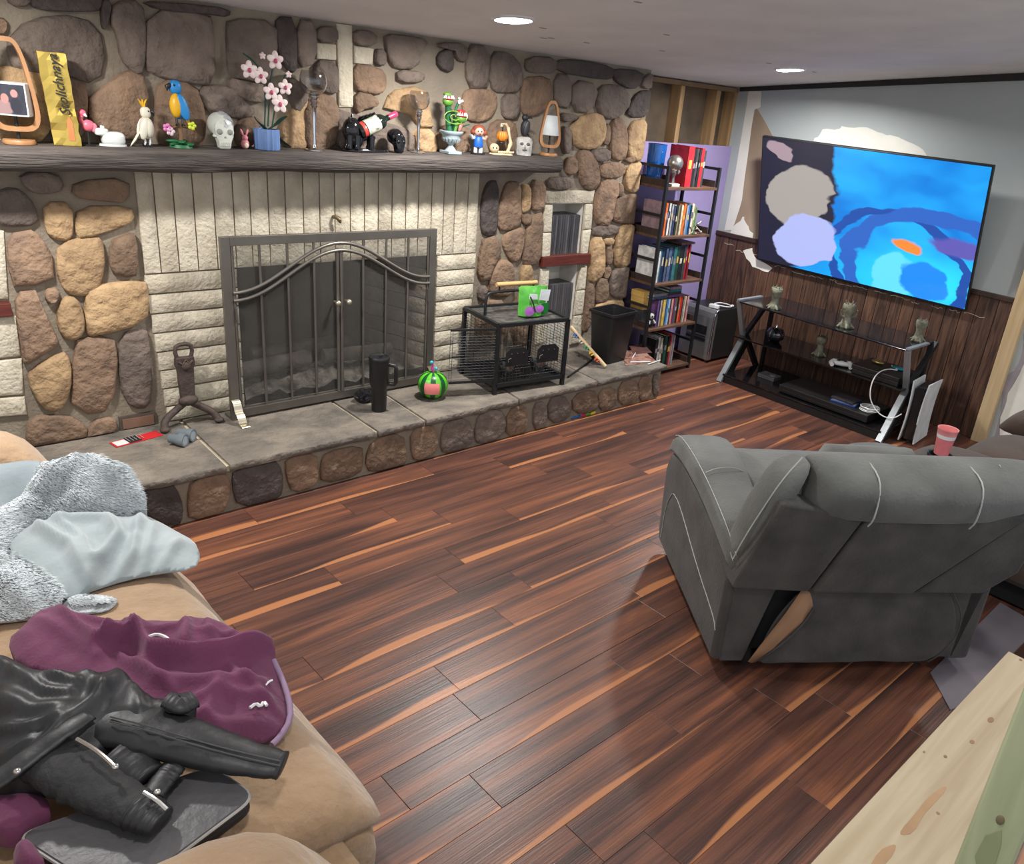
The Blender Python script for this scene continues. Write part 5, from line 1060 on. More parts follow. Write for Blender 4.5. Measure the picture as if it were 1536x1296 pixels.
# ---- silver and black appliance box
t = thing('computer_tower', 'silver fronted black computer tower on the floor beside the bookcase', 'computer', (5.29, 3.69, 0), 0)
PCG = M('pc_silver', (.30, .31, .32), .35, .6); pz = .42
b = new(); box(b, -.12, .17, -.15, .15, .02, pz); part(t, 'case', b, M('pc_black', (.02, .021, .023), .35), bev=.006)
b = new(); prof = [(-.165, .02), (-.12, .02), (-.12, pz+.004), (-.14, pz+.004), (-.158, pz-.02), (-.165, pz-.06)]; prism(b, [(x, -.152, z) for x, z in prof], (0, .304, 0)); part(t, 'front_panel', b, PCG, bev=.004)
b = new(); tube(b, smooth_path([(-.163, -.153, .03), (-.166, -.153, pz-.06), (-.150, -.153, pz-.008), (-.12, -.153, pz+.004)], 2), .009, 8); part(t, 'chrome_edge', b, CHROME, smooth=True)
for z0, z1 in ((.22, .285), (.165, .185)): b = new(); box(b, -.168, -.160, -.10, .09, z0, z1); part(t, 'drive_slot', b, BLACKP)
b = new(); box(b, -.169, -.162, -.10, .09, .20, .206); part(t, 'trim_strip', b, CHROME)
for x in (-.14, .14):
    for y in (-.12, .12): b = new(); lathe(b, [(.016, .0003), (.018, .02)], (x, y, 0), 10); part(t, 'foot', b, BLACKP)
t = thing('cable_adapter', 'white adapter box with a coiled white cable on top of the computer tower', 'adapter', (5.21, 3.60, pz+.004))
b = new(); box(b, -.03, .015, -.03, .05, .0005, .028, Matrix.Rotation(.3, 4, 'Z')); part(t, 'block', b, WHITEP, bev=.004)
b = new(); tube(b, smooth_path([(.0, .02, .03), (.04, .0, .04), (.10, -.03, .030), (.15, -.04, .012), (.13, -.06, .010), (.08, -.05, .012), (.02, -.02, .022)], 2), .005, 6); part(t, 'cable', b, WHITEP, smooth=True)
b = new(); tube(b, [(.14, -.042, .014), (.165, -.046, .012)], .010, 8); part(t, 'plug', b, WHITEP, smooth=True)
# ================================================================ TELEVISION
tvo = V(5.475, 2.665, .812); up = V(-.235, 0, .90).normalized(); nn = V(-up.z, 0, up.x)
TM = Matrix(((0, -nn.x, up.x, tvo.x), (-1, -nn.y, up.y, tvo.y), (0, -nn.z, up.z, tvo.z), (0, 0, 0, 1)))   # local x: right on screen, y: away from viewer, z: up
t = thing('television', 'large flat television showing a blue cartoon scene, tilted down on the wall', 'television', tvo); t.matrix_basis = TM
TW, TH = .812, .932
b = new(); box(b, -TW, TW, .0, .03, 0, TH); part(t, 'housing', b, BLACKP, bev=.004)
b = new(); f_ = b.faces.new([b.verts.new(q) for q in ((-TW+.009, -.0012, .014), (TW-.009, -.0012, .014), (TW-.009, -.0012, TH-.009), (-TW+.009, -.0012, TH-.009))])
uv = b.loops.layers.uv.new(); [setattr(l[uv], 'uv', q) for l, q in zip(f_.loops, ((0, 0), (1, 0), (1, 1), (0, 1)))]
SCR = picture('screen_picture', (.0, .16, .55), (.01, .34, .78), [
  (.85, .12, .55, .35, 0, (.02, .55, .85), .8), (.68, .18, .30, .42, .2, (.01, .06, .30), .02, .09), (.88, .10, .40, .52, .3, (.02, .10, .42), .02, .10), (.95, .44, .17, .06, -.2, (.09, .08, .35), .3),
  (.03, .65, .36, .75, 0, (.012, .012, .03), .04), (.20, .60, .16, .26, -.35, (.30, .27, .25), .05), (.25, .25, .16, .24, -.3, (.33, .37, .66), .05), (.10, .92, .06, .09, .5, (.30, .22, .25), .1),
  (.73, .36, .075, .05, -.2, (.78, .20, .03), .25), (.68, .10, .10, .20, 0, (.10, .55, .85), .1), (.82, .12, .10, .16, .2, (.01, .20, .75), .1)], emit=1.15)
part(t, 'screen', b, SCR)
b = new(); box(b, -.25, .25, .03, .045, .35, .65); part(t, 'mount_plate', b, BLACKM)
b = new(); inv = TM.inverted(); 
for y_ in (2.5, 2.83): tube(b, [inv @ V(5.40, y_, 1.28), inv @ V(XR-.002, y_, 1.28)], .015, 6)
part(t, 'mount_arm', b, BLACKM)
# ================================================================ TV STAND
BGL = M('black_glass', (.006, .006, .008), .08, coat=.5); SLV = M('stand_silver', (.36, .39, .41), .35, .5)
t = thing('television_stand', 'black glass three-tier television stand with slanted silver legs', 'television stand', (5.1, 2.565, 0))
Y0, Y1 = 1.93, 3.205
for nm, x0, x1, z, ya, yb in (('top_shelf', 4.905, 5.37, .605, Y0+.01, Y1-.01), ('middle_shelf', 4.965, 5.37, .335, Y0-.01, Y1+.03), ('bottom_shelf', 4.855, 5.37, .065, Y0+.01, Y1-.01)):
    b = new(); box(b, x0, x1, ya, yb, z-.011, z); part(t, nm, b, BGL, True, bev=.002)
def flatbar(name, pts, wy, th, mat):
    b = new(); P = [V(*q) for q in pts]; n = len(P); rings = []
    for i, q in enumerate(P):
        d = (P[min(i+1, n-1)]-P[max(i-1, 0)]).normalized(); s_ = V(-d.z, 0, d.x)
        rings.append([q+s_*th*j+V(0, wy*k, 0) for j, k in ((-1, -1), (1, -1), (1, 1), (-1, 1))])
    loft(b, rings); return part(t, name, b, mat, True)
for y in (Y0, Y1):
    flatbar('leg', [(4.838, y, .002), (5.05, y, .315)], .020, .010, SLV); flatbar('leg_upright', [(5.05, y, .315), (4.915, y, .60)], .018, .010, SLV); flatbar('top_arm', [(4.905, y, .612), (5.20, y, .612)], .014, .006, SLV)
    flatbar('side_panel', [(4.90, y, .002), (5.10, y, .31)], .016, .042, BLACKM); flatbar('rear_leg', [(5.10, y, .31), (5.35, y, .002)], .014, .020, BLACKM); flatbar('rear_upright', [(5.06, y, .32), (5.34, y, .595)], .014, .018, BLACKM)
b = new(); box(b, 4.86, 5.36, Y0+.03, Y1-.03, .002, .050); part(t, 'plinth', b, BLACKP, True)
for y in (Y0+.03, Y1-.03): b = new(); box(b, 5.32, 5.35, y-.012, y+.012, .05, .60); part(t, 'rear_post', b, BLACKM, True)
for z_, zb_ in ((.594, .33), (.324, .06)):
    pass
# stump planters: plain gnarled wooden pots
STUMP = M('weathered_stump', (.21, .21, .15), .85, col2=(.10, .095, .07), scale=22, bump=.7, bscale=50)
def planter(px, py, z, h, label, rz, arms):
    p = onz(px, py, z); p.x = min(p.x, 5.30); p.y = max(p.y, 2.0); t = thing('stump_planter', label, 'planter', (p.x, p.y, z), rz); s_ = h/.17
    b = new(); rings = []
    for w_, zz in ((.040, .0005), (.045, .012), (.034, .035), (.028, .065), (.027, .085), (.036, .105), (.043, .13), (.042, .158), (.036, .165), (.030, .156), (.020, .135)):
        rings.append([V(w_*math.cos(a)*(1+.13*nz(a*1.4, zz*30, px)), w_*math.sin(a)*(1+.13*nz(a*1.4+4, zz*30, px)), zz+.006*nz(a*2.3, px)*(zz > .15)) for a in [2*PI*i/16 for i in range(16)]])
    loft(b, rings); part(t, 'trunk_pot', b, STUMP, smooth=True)
    for k in range(5):
        a = k*1.25+px; b = new(); tube(b, [(.024*math.cos(a), .024*math.sin(a), .03), (.048*math.cos(a), .048*math.sin(a), .012), (.062*math.cos(a), .062*math.sin(a), .006)], [.012, .009, .005], 7); part(t, 'root', b, STUMP, smooth=True)
    for k in range(arms):
        sg = (-1, 1)[k]; b = new(); tube(b, [(0, sg*.022, .07), (-.01, sg*.055, .085), (-.012, sg*.062, .125)], [.011, .009, .004], 7); part(t, 'twig', b, STUMP, smooth=True)
    b = new(); [tube(b, [(.03*math.cos(a), .03*math.sin(a), .155), (.036*math.cos(a), .036*math.sin(a), .185)], [.006, .002], 5) for a in (.5, 2.2, 3.9, 5.2)]; part(t, 'bark_tips', b, STUMP)
    t.scale = (s_,)*3
planter(1160, 463, .605, .155, 'grey-brown stump planter at the bookcase end of the top glass shelf', .3, 0); planter(1267, 491, .605, .165, 'branching grey stump planter in the middle of the top glass shelf', 1, 2)
planter(1383, 514, .605, .145, 'pale green-grey stump planter at the wooden post end of the top glass shelf', 2, 0); planter(1228, 533, .335, .145, 'dark stump planter on the middle glass shelf', .8, 0)
p = onz(1161, 512, .335); t = thing('metal_pumpkin', 'iridescent dark glass pumpkin ornament on the middle glass shelf', 'ornament', (p.x, p.y, .335))
b = new(); lathe(b, [(.001, .002), (.03, .001), (.062, .03), (.066, .06), (.05, .095), (.015, .105), (.001, .10)], n=48, rib=.07, ribn=9); part(t, 'body', b, M('oil_glass', (.16, .13, .17), .06, .9, col2=(.06, .10, .10), scale=18), smooth=True)
b = new(); tube(b, [(0, 0, .10), (.004, 0, .12), (.012, 0, .135)], [.010, .006, .007], 8); part(t, 'stalk', b, CHROME, smooth=True)
t = thing('game_console', 'older black game console on the middle glass shelf', 'console', (5.13, 2.13, .335), .02)
b = new(); box(b, -.14, .14, -.16, .16, .0005, .030); part(t, 'lower_half', b, BLACKP, bev=.003); b = new(); box(b, -.15, .14, -.165, .165, .034, .062); part(t, 'upper_half', b, BLACKP, bev=.003); b = new(); box(b, -.13, .13, -.15, .15, .030, .034); part(t, 'seam', b, BLACKM)
b = new(); box(b, -.135, .135, -.004, .004, .062, .064); part(t, 'ridge', b, BLACKM)
t = thing('game_controller', 'white game controller lying on the black console', 'controller', (5.06, 2.405, .3355), .5)
b = new(); sph(b, (0, 0, .022), (.045, .060, .017), e=.6); part(t, 'body', b, WHITEP, smooth=True)
for s in (-1, 1): b = new(); tube(b, [(0, s*.05, .022), (-.03, s*.066, .018), (-.065, s*.06, .015)], [.022, .019, .013], 10); part(t, 'grip', b, WHITEP, smooth=True); b = new(); lathe(b, [(.010, .036), (.010, .046), (.001, .048)], (-.015, s*.022, 0), 12); part(t, 'thumbstick', b, BLACKP, smooth=True)
b = new(); box(b, -.012, .035, -.022, .022, .036, .041); part(t, 'touch_pad', b, BLACKP, bev=.002)
b = new(); sph(b, (0, 0, .014), (.028, .045, .013)); single('gold_ornament', b, M('dull_gold', (.55, .40, .16), .35, .7), 'small gold object lying on the black console', 'ornament', (5.16, 2.20, .397), smooth=True)
b = new(); sph(b, (0, 0, .010), (.025, .042, .010), e=.6); single('teal_case', b, paint((.01, .18, .24), .35), 'small teal case lying on the black console', 'case', (5.17, 2.06, .397), smooth=True)
t = thing('media_player', 'wide flat black media player on the bottom glass shelf', 'media player', (5.06, 2.40, .065)); b = new(); box(b, -.17, .16, -.34, .34, .006, .058); part(t, 'case', b, M('player_black', (.012, .012, .013), .3), bev=.004)
b = new(); box(b, -.174, -.168, -.30, .30, .022, .030); part(t, 'front_slot', b, BLACKM); b = new(); [box(b, x-.015, x+.015, y-.015, y+.015, .0003, .006) for x in (-.13, .12) for y in (-.3, .3)]; part(t, 'feet', b, BLACKP)
t = thing('game_case', 'blue game case lying on the black media player', 'case', (5.0, 2.28, .1235), .15)
b = new(); box(b, -.07, .07, -.085, .085, .0004, .013); part(t, 'case', b, paint((.02, .07, .28), .3), bev=.002); b = new(); box(b, -.062, .062, -.08, .078, .013, .0142); part(t, 'cover_print', b, M('cover_print', (.10, .09, .09), .4, col2=(.26, .22, .2), scale=20))
b = new(); box(b, -.066, .066, -.082, .08, .0145, .027); single('game_case', b, paint((.03, .03, .04), .3), 'black game case on top of the blue game case', 'case', (5.005, 2.285, .1237), bev=.002)
b = new(); box(b, -.05, .05, -.07, .07, .0005, .03); sph(b, (.0, -.03, .03), (.03, .03, .012)); single('wifi_box', b, paint((.10, .10, .105), .45), 'small grey network box on the bottom glass shelf', 'network box', (5.1, 2.95, .065), bev=.003)
b = new(); P = []
for i in range(60): a = i*.42; P.append((.055*math.cos(a)*(1+.12*math.sin(i*.31)), .06*math.sin(a)*(1+.1*math.cos(i*.23)), .004+.0006*i*.8))
tube(b, P, .0032, 5); single('cable_coil', b, WHITEP, 'coiled white cable lying on the black media player', 'cable', (4.99, 2.105, .1235), smooth=True)
b = new(); P = [(5.20, 2.12, .402), (5.10, 2.02, .41), (5.02, 2.06, .43), (4.95, 2.10, .40), (4.90, 2.10, .32), (4.885, 2.07, .22), (4.89, 1.98, .15), (4.90, 1.90, .16), (4.92, 1.865, .20)]
tube(b, smooth_path([V(*q)-V(4.95, 2.0, .065) for q in P], 3), .0038, 6); single('charging_cable', b, WHITEP, 'white charging cable looping from the glass shelf to the white console', 'cable', (4.95, 2.0, .065), smooth=True)
# ---- white upright console
p = onz(1362, 662); t = thing('upright_console', 'tall white and black game console standing on the floor beside the stand', 'console', (p.x+.06, p.y+.005, 0), math.radians(187))
CW = M('console_white', (.74, .77, .80), .35)
b = new(); box(b, -.11, .11, -.030, .030, .022, .385); part(t, 'core', b, M('core_black', (.008, .008, .010), .15), bev=.008)
for s in (-1, 1):
    b = new(); rings = []
    for j in range(11):
        v = j/10; z = .016+.39*v; bow = .010*(2*v-1)**2; rings.append([V(-.125-.004*v, s*(.040+bow), z), V(.135+.006*v, s*(.034+bow), z+.012*v), V(.135+.006*v, s*(.042+bow), z+.012*v), V(-.125-.004*v, s*(.049+bow), z)])
    loft(b, rings); part(t, 'side_shell', b, CW, smooth=True)
b = new(); lathe(b, [(.001, .0005), (.055, .0005), (.05, .016), (.001, .022)], n=20, sx=1.3, sy=.85); part(t, 'stand', b, BLACKP, smooth=True)
b = new(); box(b, .138, .1445, .036, .040, .05, .15); part(t, 'disc_slot', b, BLACKP)
# ================================================================ GREY RECLINER (seen from behind)
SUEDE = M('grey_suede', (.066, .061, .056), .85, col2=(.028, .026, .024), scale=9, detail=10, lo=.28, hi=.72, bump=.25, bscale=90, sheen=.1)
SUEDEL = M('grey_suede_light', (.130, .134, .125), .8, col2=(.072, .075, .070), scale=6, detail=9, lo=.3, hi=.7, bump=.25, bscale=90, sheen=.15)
STITCH = paint((.42, .42, .40), .8); TANL = paint((.30, .17, .095), .9, col2=(.24, .13, .07), scale=6)
t = thing('grey_recliner', 'grey suede recliner armchair with white stitching, its torn back turned to us', 'recliner', (2.126, 1.199, 0), math.atan2(-.594, .805))
def puff(name, rings, mat, n=16, e=.6, cap=True, sub=0, par=None, amp=.004):
    """cushion: list of (centre, axis_a, axis_b) superellipse rings"""
    b = new(); R_ = []
    sg = lambda v: math.copysign(abs(v)**e, v)
    for c, a, d in rings:
        c, a, d = V(*c), V(*a), V(*d)
        R_.append([c+a*sg(math.cos(2*PI*i/n))+d*sg(math.sin(2*PI*i/n)) for i in range(n)])
    if cap:
        for idx, k in ((0, .6), (-1, .6)):
            c = sum(R_[idx], Vector())/n; ring = [c+(q-c)*k for q in R_[idx]]
            if idx == 0: R_.insert(0, ring)
            else: R_.append(ring)
    loft(b, R_)
    for v in b.verts: v.co += amp*Vector((nz(v.co.x*9, v.co.y*9, v.co.z*9), nz(v.co.x*9+7, v.co.y*9, v.co.z*9), nz(v.co.x*9, v.co.y*9+5, v.co.z*9)))
    return part(par or t, name, b, mat, smooth=2, sub=sub)
def poly_slab(name, pts, vec, mat, bev=.012, par=None):
    b = new(); prism(b, pts, vec); o = part(par or t, name, b, mat, smooth=True)
    md = o.modifiers.new('bevel', 'BEVEL'); md.width = bev; md.segments = 3; md.limit_method = 'ANGLE'; return o
def seam(pts, r=.0018, mat=STITCH, name='stitching', k=2, par=None): b = new(); tube(b, smooth_path(pts, k), r, 5); return part(par or t, name, b, mat, smooth=True)
RW = .93                                                        # body width
for s0 in (-.03, RW-.05):
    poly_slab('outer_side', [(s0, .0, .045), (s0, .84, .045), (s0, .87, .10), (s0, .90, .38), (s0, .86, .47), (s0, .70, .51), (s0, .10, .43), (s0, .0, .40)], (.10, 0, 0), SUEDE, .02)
seam([(-.032, .72, .34), (-.032, .62, .345), (-.032, .30, .25), (-.032, .04, .20), (-.032, .012, .17)]); seam([(-.032, .74, .33), (-.032, .80, .25), (-.032, .80, .08)])
for s0, nm in ((.045, 'arm_pad'), (RW-.045, 'arm_pad')):
    sg = 1 if s0 < .4 else -1
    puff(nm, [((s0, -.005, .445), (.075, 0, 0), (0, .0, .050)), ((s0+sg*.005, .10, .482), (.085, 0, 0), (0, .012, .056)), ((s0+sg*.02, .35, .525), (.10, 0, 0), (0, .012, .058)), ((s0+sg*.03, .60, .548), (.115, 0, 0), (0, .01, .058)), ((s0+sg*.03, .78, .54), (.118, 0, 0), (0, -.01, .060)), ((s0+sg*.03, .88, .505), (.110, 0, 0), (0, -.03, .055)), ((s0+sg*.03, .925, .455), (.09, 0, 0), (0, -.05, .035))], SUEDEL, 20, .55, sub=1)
for ds, dz in ((.006, .0), (-.002, -.022)):
    seam([(-.022+ds, .0, .485+dz), (-.026+ds, .10, .527+dz), (-.026+ds, .35, .571+dz), (-.030+ds, .60, .594+dz), (-.032+ds, .78, .585+dz), (-.022+ds, .87, .545+dz)])
seam([(-.02, .42, .588), (.03, .44, .600), (.10, .45, .600), (.14, .45, .585)])
# back: lower skirt with the torn panel, upper shell panels, head roll
poly_slab('corner_panel', [(.0, -.004, .048), (.085, -.004, .048), (.155, -.004, .37), (.0, -.004, .40)], (0, .03, 0), SUEDE, .006)
b = new(); box(b, .03, RW-.03, .03, .80, .08, .40); part(t, 'inner_frame', b, paint((.008, .008, .009), .95))
def sheet(name, rows, mat, th=.006, par=None, sub=1):
    b = new(); G = [[b.verts.new(V(*q)) for q in r] for r in rows]
    for j in range(len(G)-1):
        for i in range(len(G[0])-1): b.faces.new((G[j][i], G[j][i+1], G[j+1][i+1], G[j+1][i]))
    o = part(par or t, name, b, mat, smooth=2); md = o.modifiers.new('sol', 'SOLIDIFY'); md.thickness = th; md.offset = 1
    if sub: m2 = o.modifiers.new('sub', 'SUBSURF'); m2.levels = sub; m2.render_levels = sub
    return o
rows_ = []
for j in range(6):
    z = .37-.064*j; v = j/5; r_ = []
    for i in range(12):
        u_ = i/11; x0 = .245-.12*v-.03*math.sin(PI*v); x1 = .80+.05*math.sin(PI*v); x = x0+(x1-x0)*u_
        r_.append((x, -.012-.035*math.sin(PI*v)*max(0, (u_-.72)/.28)-.010*v+.006*nz(x*9, z*9), z+.010*nz(x*8, 3)*(j == 5)))
    rows_.append(r_)
sk = sheet('torn_back_panel', rows_, SUEDE)
flap = sheet('turned_flap', [[(.235, -.022, .368), (.262, -.026, .362), (.275, -.03, .335), (.285, -.032, .305)], [(.195, -.024, .27), (.225, -.035, .262), (.245, -.04, .25), (.26, -.036, .24)], [(.125, -.022, .12), (.145, -.032, .118), (.165, -.034, .12), (.18, -.028, .125)], [(.10, -.020, .06), (.108, -.026, .06), (.116, -.026, .062), (.122, -.022, .065)]], TANL, .003, sub=0)
seam([(.288, -.036, .305), (.262, -.044, .24), (.19, -.036, .13), (.122, -.026, .062)], .003, SUEDE, 'flap_hem')
poly_slab('corner_panel', [(.80, .0, .06), (RW-.02, .0, .06), (RW+.03, .0, .40), (.74, .0, .40)], (0, .03, 0), SUEDE, .006)
seam([(.80, -.022, .37), (.845, -.05, .30), (.855, -.055, .20), (.83, -.035, .10), (.80, -.02, .055)], .003, SUEDE, 'panel_hem')
def bk(s, z, o=0): return (s, -.012-.16*(z-.36)-o, z)
def back_panel(pts, o, th=.09): return poly_slab('back_panel', [bk(s, z, o) for s, z in pts], (0, th, .0), SUEDE, .012)
back_panel([(-.03, .385), (.248, .372), (.352, .70), (.11, .735), (.055, .74)], .035, .10); back_panel([(.258, .372), (.63, .372), (.93, .72), (.362, .705)], .040, .08)
back_panel([(.64, .372), (.90, .372), (1.0, .47), (1.02, .70), (.94, .735)], .035, .10)
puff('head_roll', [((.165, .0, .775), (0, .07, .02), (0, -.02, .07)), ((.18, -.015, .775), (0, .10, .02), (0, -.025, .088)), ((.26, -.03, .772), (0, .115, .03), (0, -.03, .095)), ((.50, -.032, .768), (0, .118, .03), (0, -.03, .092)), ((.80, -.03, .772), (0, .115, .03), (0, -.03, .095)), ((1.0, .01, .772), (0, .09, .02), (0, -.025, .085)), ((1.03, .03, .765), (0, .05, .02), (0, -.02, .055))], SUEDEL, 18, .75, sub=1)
for s_ in (.345, .70): seam([(s_, -.130, .68), (s_, -.149, .71), (s_, -.153, .76), (s_, -.143, .82), (s_, -.110, .853), (s_, -.03, .866), (s_, .03, .862)], .0028, k=1)
for s_, sg in ((.03, 1), (RW-.03, -1)):
    puff('wing_pad', [((s_-sg*.02, .06, .47), (.040, 0, 0), (0, .06, 0)), ((s_, .04, .55), (.045, 0, 0), (0, .075, .0)), ((s_+sg*.03, .02, .68), (.050, 0, 0), (0, .085, .0)), ((s_+sg*.06, .0, .78), (.055, 0, .02), (0, .085, 0)), ((s_+sg*.085, .01, .835), (.05, 0, .02), (0, .07, 0))], SUEDEL, 16, .7, sub=1)
    seam([(s_-sg*.055, .0, .47), (s_-sg*.042, -.02, .56), (s_-sg*.012, -.05, .69), (s_+sg*.03, -.055, .80), (s_+sg*.09, -.035, .87)], .0024)
puff('inner_back', [((.20, .15, .50), (0, .06, .0), (0, 0, .12)), ((.30, .14, .60), (0, .09, .0), (0, 0, .24)), ((.60, .14, .60), (0, .09, .0), (0, 0, .24)), ((.72, .15, .50), (0, .06, .0), (0, 0, .12))], SUEDEL, 16, .7)
puff('seat_cushion', [((.16, .52, .40), (0, .36, 0), (0, 0, .06)), ((.22, .52, .42), (0, .42, 0), (0, 0, .09)), ((.70, .52, .42), (0, .42, 0), (0, 0, .09)), ((.77, .52, .40), (0, .36, 0), (0, 0, .06))], SUEDEL, 18, .5)
for x, y in ((.12, .06), (.80, .06), (.12, .76), (.80, .76)): b = new(); lathe(b, [(.001, .0004), (.022, .0004), (.026, .02), (.018, .085), (.001, .085)], (x, y, 0), 10); part(t, 'foot', b, BLACKP, smooth=True)
# ================================================================ BROWN RECLINER
BRN = M('brown_microfibre', (.072, .047, .033), .85, col2=(.050, .033, .023), scale=6, detail=6, bump=.2, sheen=.12)
g = thing('brown_recliner', 'dark brown recliner armchair with a cup holder in its arm', 'recliner', (4.10, .62, 0))
def gp(*a, **k): k['par'] = g; return puff(*a, **k)
b = new(); box(b, -.58, .56, -.50, .42, .10, .36); part(g, 'base', b, BRN, bev=.03)
b = new(); box(b, -.55, .53, -.47, .38, .012, .10); part(g, 'underframe', b, paint((.006, .006, .007), .9))
for x in (-.45, .43):
    for y in (-.4, .3): b = new(); lathe(b, [(.02, .0004), (.024, .014)], (x, y, 0), 10); part(g, 'foot', b, BLACKP)
for x, z, hw_, ye_ in ((-.50, .0, .19, .13), (.47, .05, .16, 0)):
    gp('arm_cushion', [((x, -.46, .46+z), (hw_*.75, 0, 0), (0, 0, .06)), ((x, -.38, .47+z), (hw_, 0, 0), (0, 0, .085)), ((x, .25+ye_, .475+z), (hw_, 0, 0), (0, 0, .085)), ((x, .47+ye_, .465+z), (hw_, 0, 0), (0, -.02, .08)), ((x, .55+ye_, .44+z), (hw_*.75, 0, 0), (0, -.03, .05))], BRN, 20, .6, sub=1)
gp('seat_cushion', [((0, -.30, .40), (.24, 0, 0), (0, 0, .06)), ((0, -.20, .42), (.30, 0, 0), (0, 0, .10)), ((0, .20, .43), (.30, 0, 0), (0, 0, .115)), ((0, .46, .42), (.29, 0, 0), (0, 0, .11)), ((0, .58, .38), (.22, 0, 0), (0, -.03, .07))], BRN, 20, .7, sub=1)
gp('leg_rest', [((0, .44, .12), (.26, 0, 0), (0, .04, 0)), ((0, .50, .18), (.29, 0, 0), (0, .06, 0)), ((0, .53, .30), (.29, 0, 0), (0, .05, 0))], BRN, 16, .6)
gp('back_cushion', [((-.30, -.46, .60), (0, .08, 0), (0, 0, .20)), ((-.22, -.46, .62), (0, .12, 0), (0, 0, .27)), ((.22, -.46, .62), (0, .12, 0), (0, 0, .27)), ((.30, -.46, .60), (0, .08, 0), (0, 0, .20))], BRN, 16, .7)
CUP = onz(1411, 682, .565)
b = new(); lathe(b, [(.055, -.01), (.057, .002), (.050, .005), (.046, .0), (.044, -.055), (.001, -.055)], (CUP.x-4.10, CUP.y-.62, .563), 24, cap=False); part(g, 'cup_holder', b, M('holder_gloss', (.012, .011, .012), .1), smooth=True)
b = new(); lathe(b, [(.055, -.01), (.057, .002), (.050, .005), (.046, .0), (.044, -.055), (.001, -.055)], (.49, .30, .612), 24, cap=False); part(g, 'cup_holder', b, BLACKP, smooth=True)
c = thing('paper_cup', 'pink paper cup with a white band standing in the brown cup holder', 'cup', (CUP.x, CUP.y, .569)); 
b = new(); lathe(b, [(.030, .0004), (.0305, .002), (.037, .075), (.038, .078)], n=24); part(c, 'lower_wall', b, paint((.80, .22, .24), .6), smooth=True)
b = new(); lathe(b, [(.0383, .078), (.040, .094), (.0385, .094), (.037, .078)], n=24, cap=False); part(c, 'white_band', b, WHITEP, smooth=True)
b = new(); lathe(b, [(.0400, .094), (.042, .114), (.044, .117), (.044, .121), (.0405, .119), (.039, .100), (.034, .06), (.001, .058)], n=24, cap=False); part(c, 'rim_and_inside', b, paint((.82, .30, .30), .6), smooth=True)
q = onz(1490, 683, .56); c = thing('remote_control', 'black remote control lying on the brown recliner seat', 'remote', (4.02, .86, .535), .9)
b = new(); sph(b, (0, 0, .012), (.075, .022, .011), e=.45); part(c, 'case', b, BLACKP, smooth=True)
for i in range(4):
    for j in (-.008, .008): b = new(); lathe(b, [(.004, .022), (.004, .0245), (.001, .025)], (-.045+.022*i, j, 0), 8); part(c, 'button', b, paint((.4, .4, .42), .4))
# ================================================================ TAN SOFA
TAN = M('tan_microsuede', (.37, .245, .142), .9, col2=(.28, .18, .10), scale=5, detail=7, bump=.6, bdist=.02, bscale=20, sheen=.3)
s = thing('tan_sofa', 'puffy tan microsuede reclining sofa strewn with blankets and clothes', 'sofa', (.2, 2.0, 0))
def sp(name, rings, e=.6, n=22, sub=1, amp=.011): return puff(name, [((c[0]-.2, c[1]-2., c[2]), a, d) for c, a, d in rings], TAN, n, e, sub=sub, par=s, amp=amp)
b = new(); box(b, -.55, .43, -1.12, 1.06, .07, .34); part(s, 'base', b, TAN, bev=.03)
for x in (-.5, .38):
    for y in (-1.05, 1.0): b = new(); lathe(b, [(.025, .0004), (.03, .07)], (x, y, 0), 10); part(s, 'foot', b, BLACKP)
for y0, y1 in ((1.13, 1.78), (1.79, 2.44), (2.45, 2.92)):
    m_ = (y0+y1)/2; h_ = (y1-y0)/2
    sp('seat_cushion', [((-.05, m_, .38), (0, h_*.95, 0), (0, 0, .06)), ((.10, m_, .385), (0, h_, 0), (0, 0, .075)), ((.42, m_, .385), (0, h_, 0), (0, 0, .085)), ((.60, m_, .375), (0, h_, 0), (0, 0, .085)), ((.68, m_, .355), (0, h_*.98, 0), (-.02, 0, .075)), ((.735, m_, .31), (0, h_*.93, 0), (-.03, 0, .05))], e=.62)
    sp('front_panel', [((.62, m_, .05), (0, h_*.92, 0), (.05, 0, 0)), ((.645, m_, .10), (0, h_*.97, 0), (.09, 0, 0)), ((.655, m_, .22), (0, h_*.98, 0), (.10, 0, 0)), ((.64, m_, .31), (0, h_*.97, 0), (.09, 0, 0)), ((.62, m_, .35), (0, h_*.93, 0), (.06, 0, 0))], e=.6)
    sp('back_cushion', [((-.24, m_, .40), (0, h_*.9, 0), (.10, 0, 0)), ((-.26, m_, .55), (0, h_, 0), (.13, 0, 0)), ((-.30, m_, .75), (0, h_, 0), (.12, 0, 0)), ((-.33, m_, .86), (0, h_*.9, 0), (.07, 0, 0))], e=.65)
b = new(); box(b, -.66, -.44, -1.0, 1.0, .07, .84); part(s, 'back_shell', b, TAN, bev=.05)
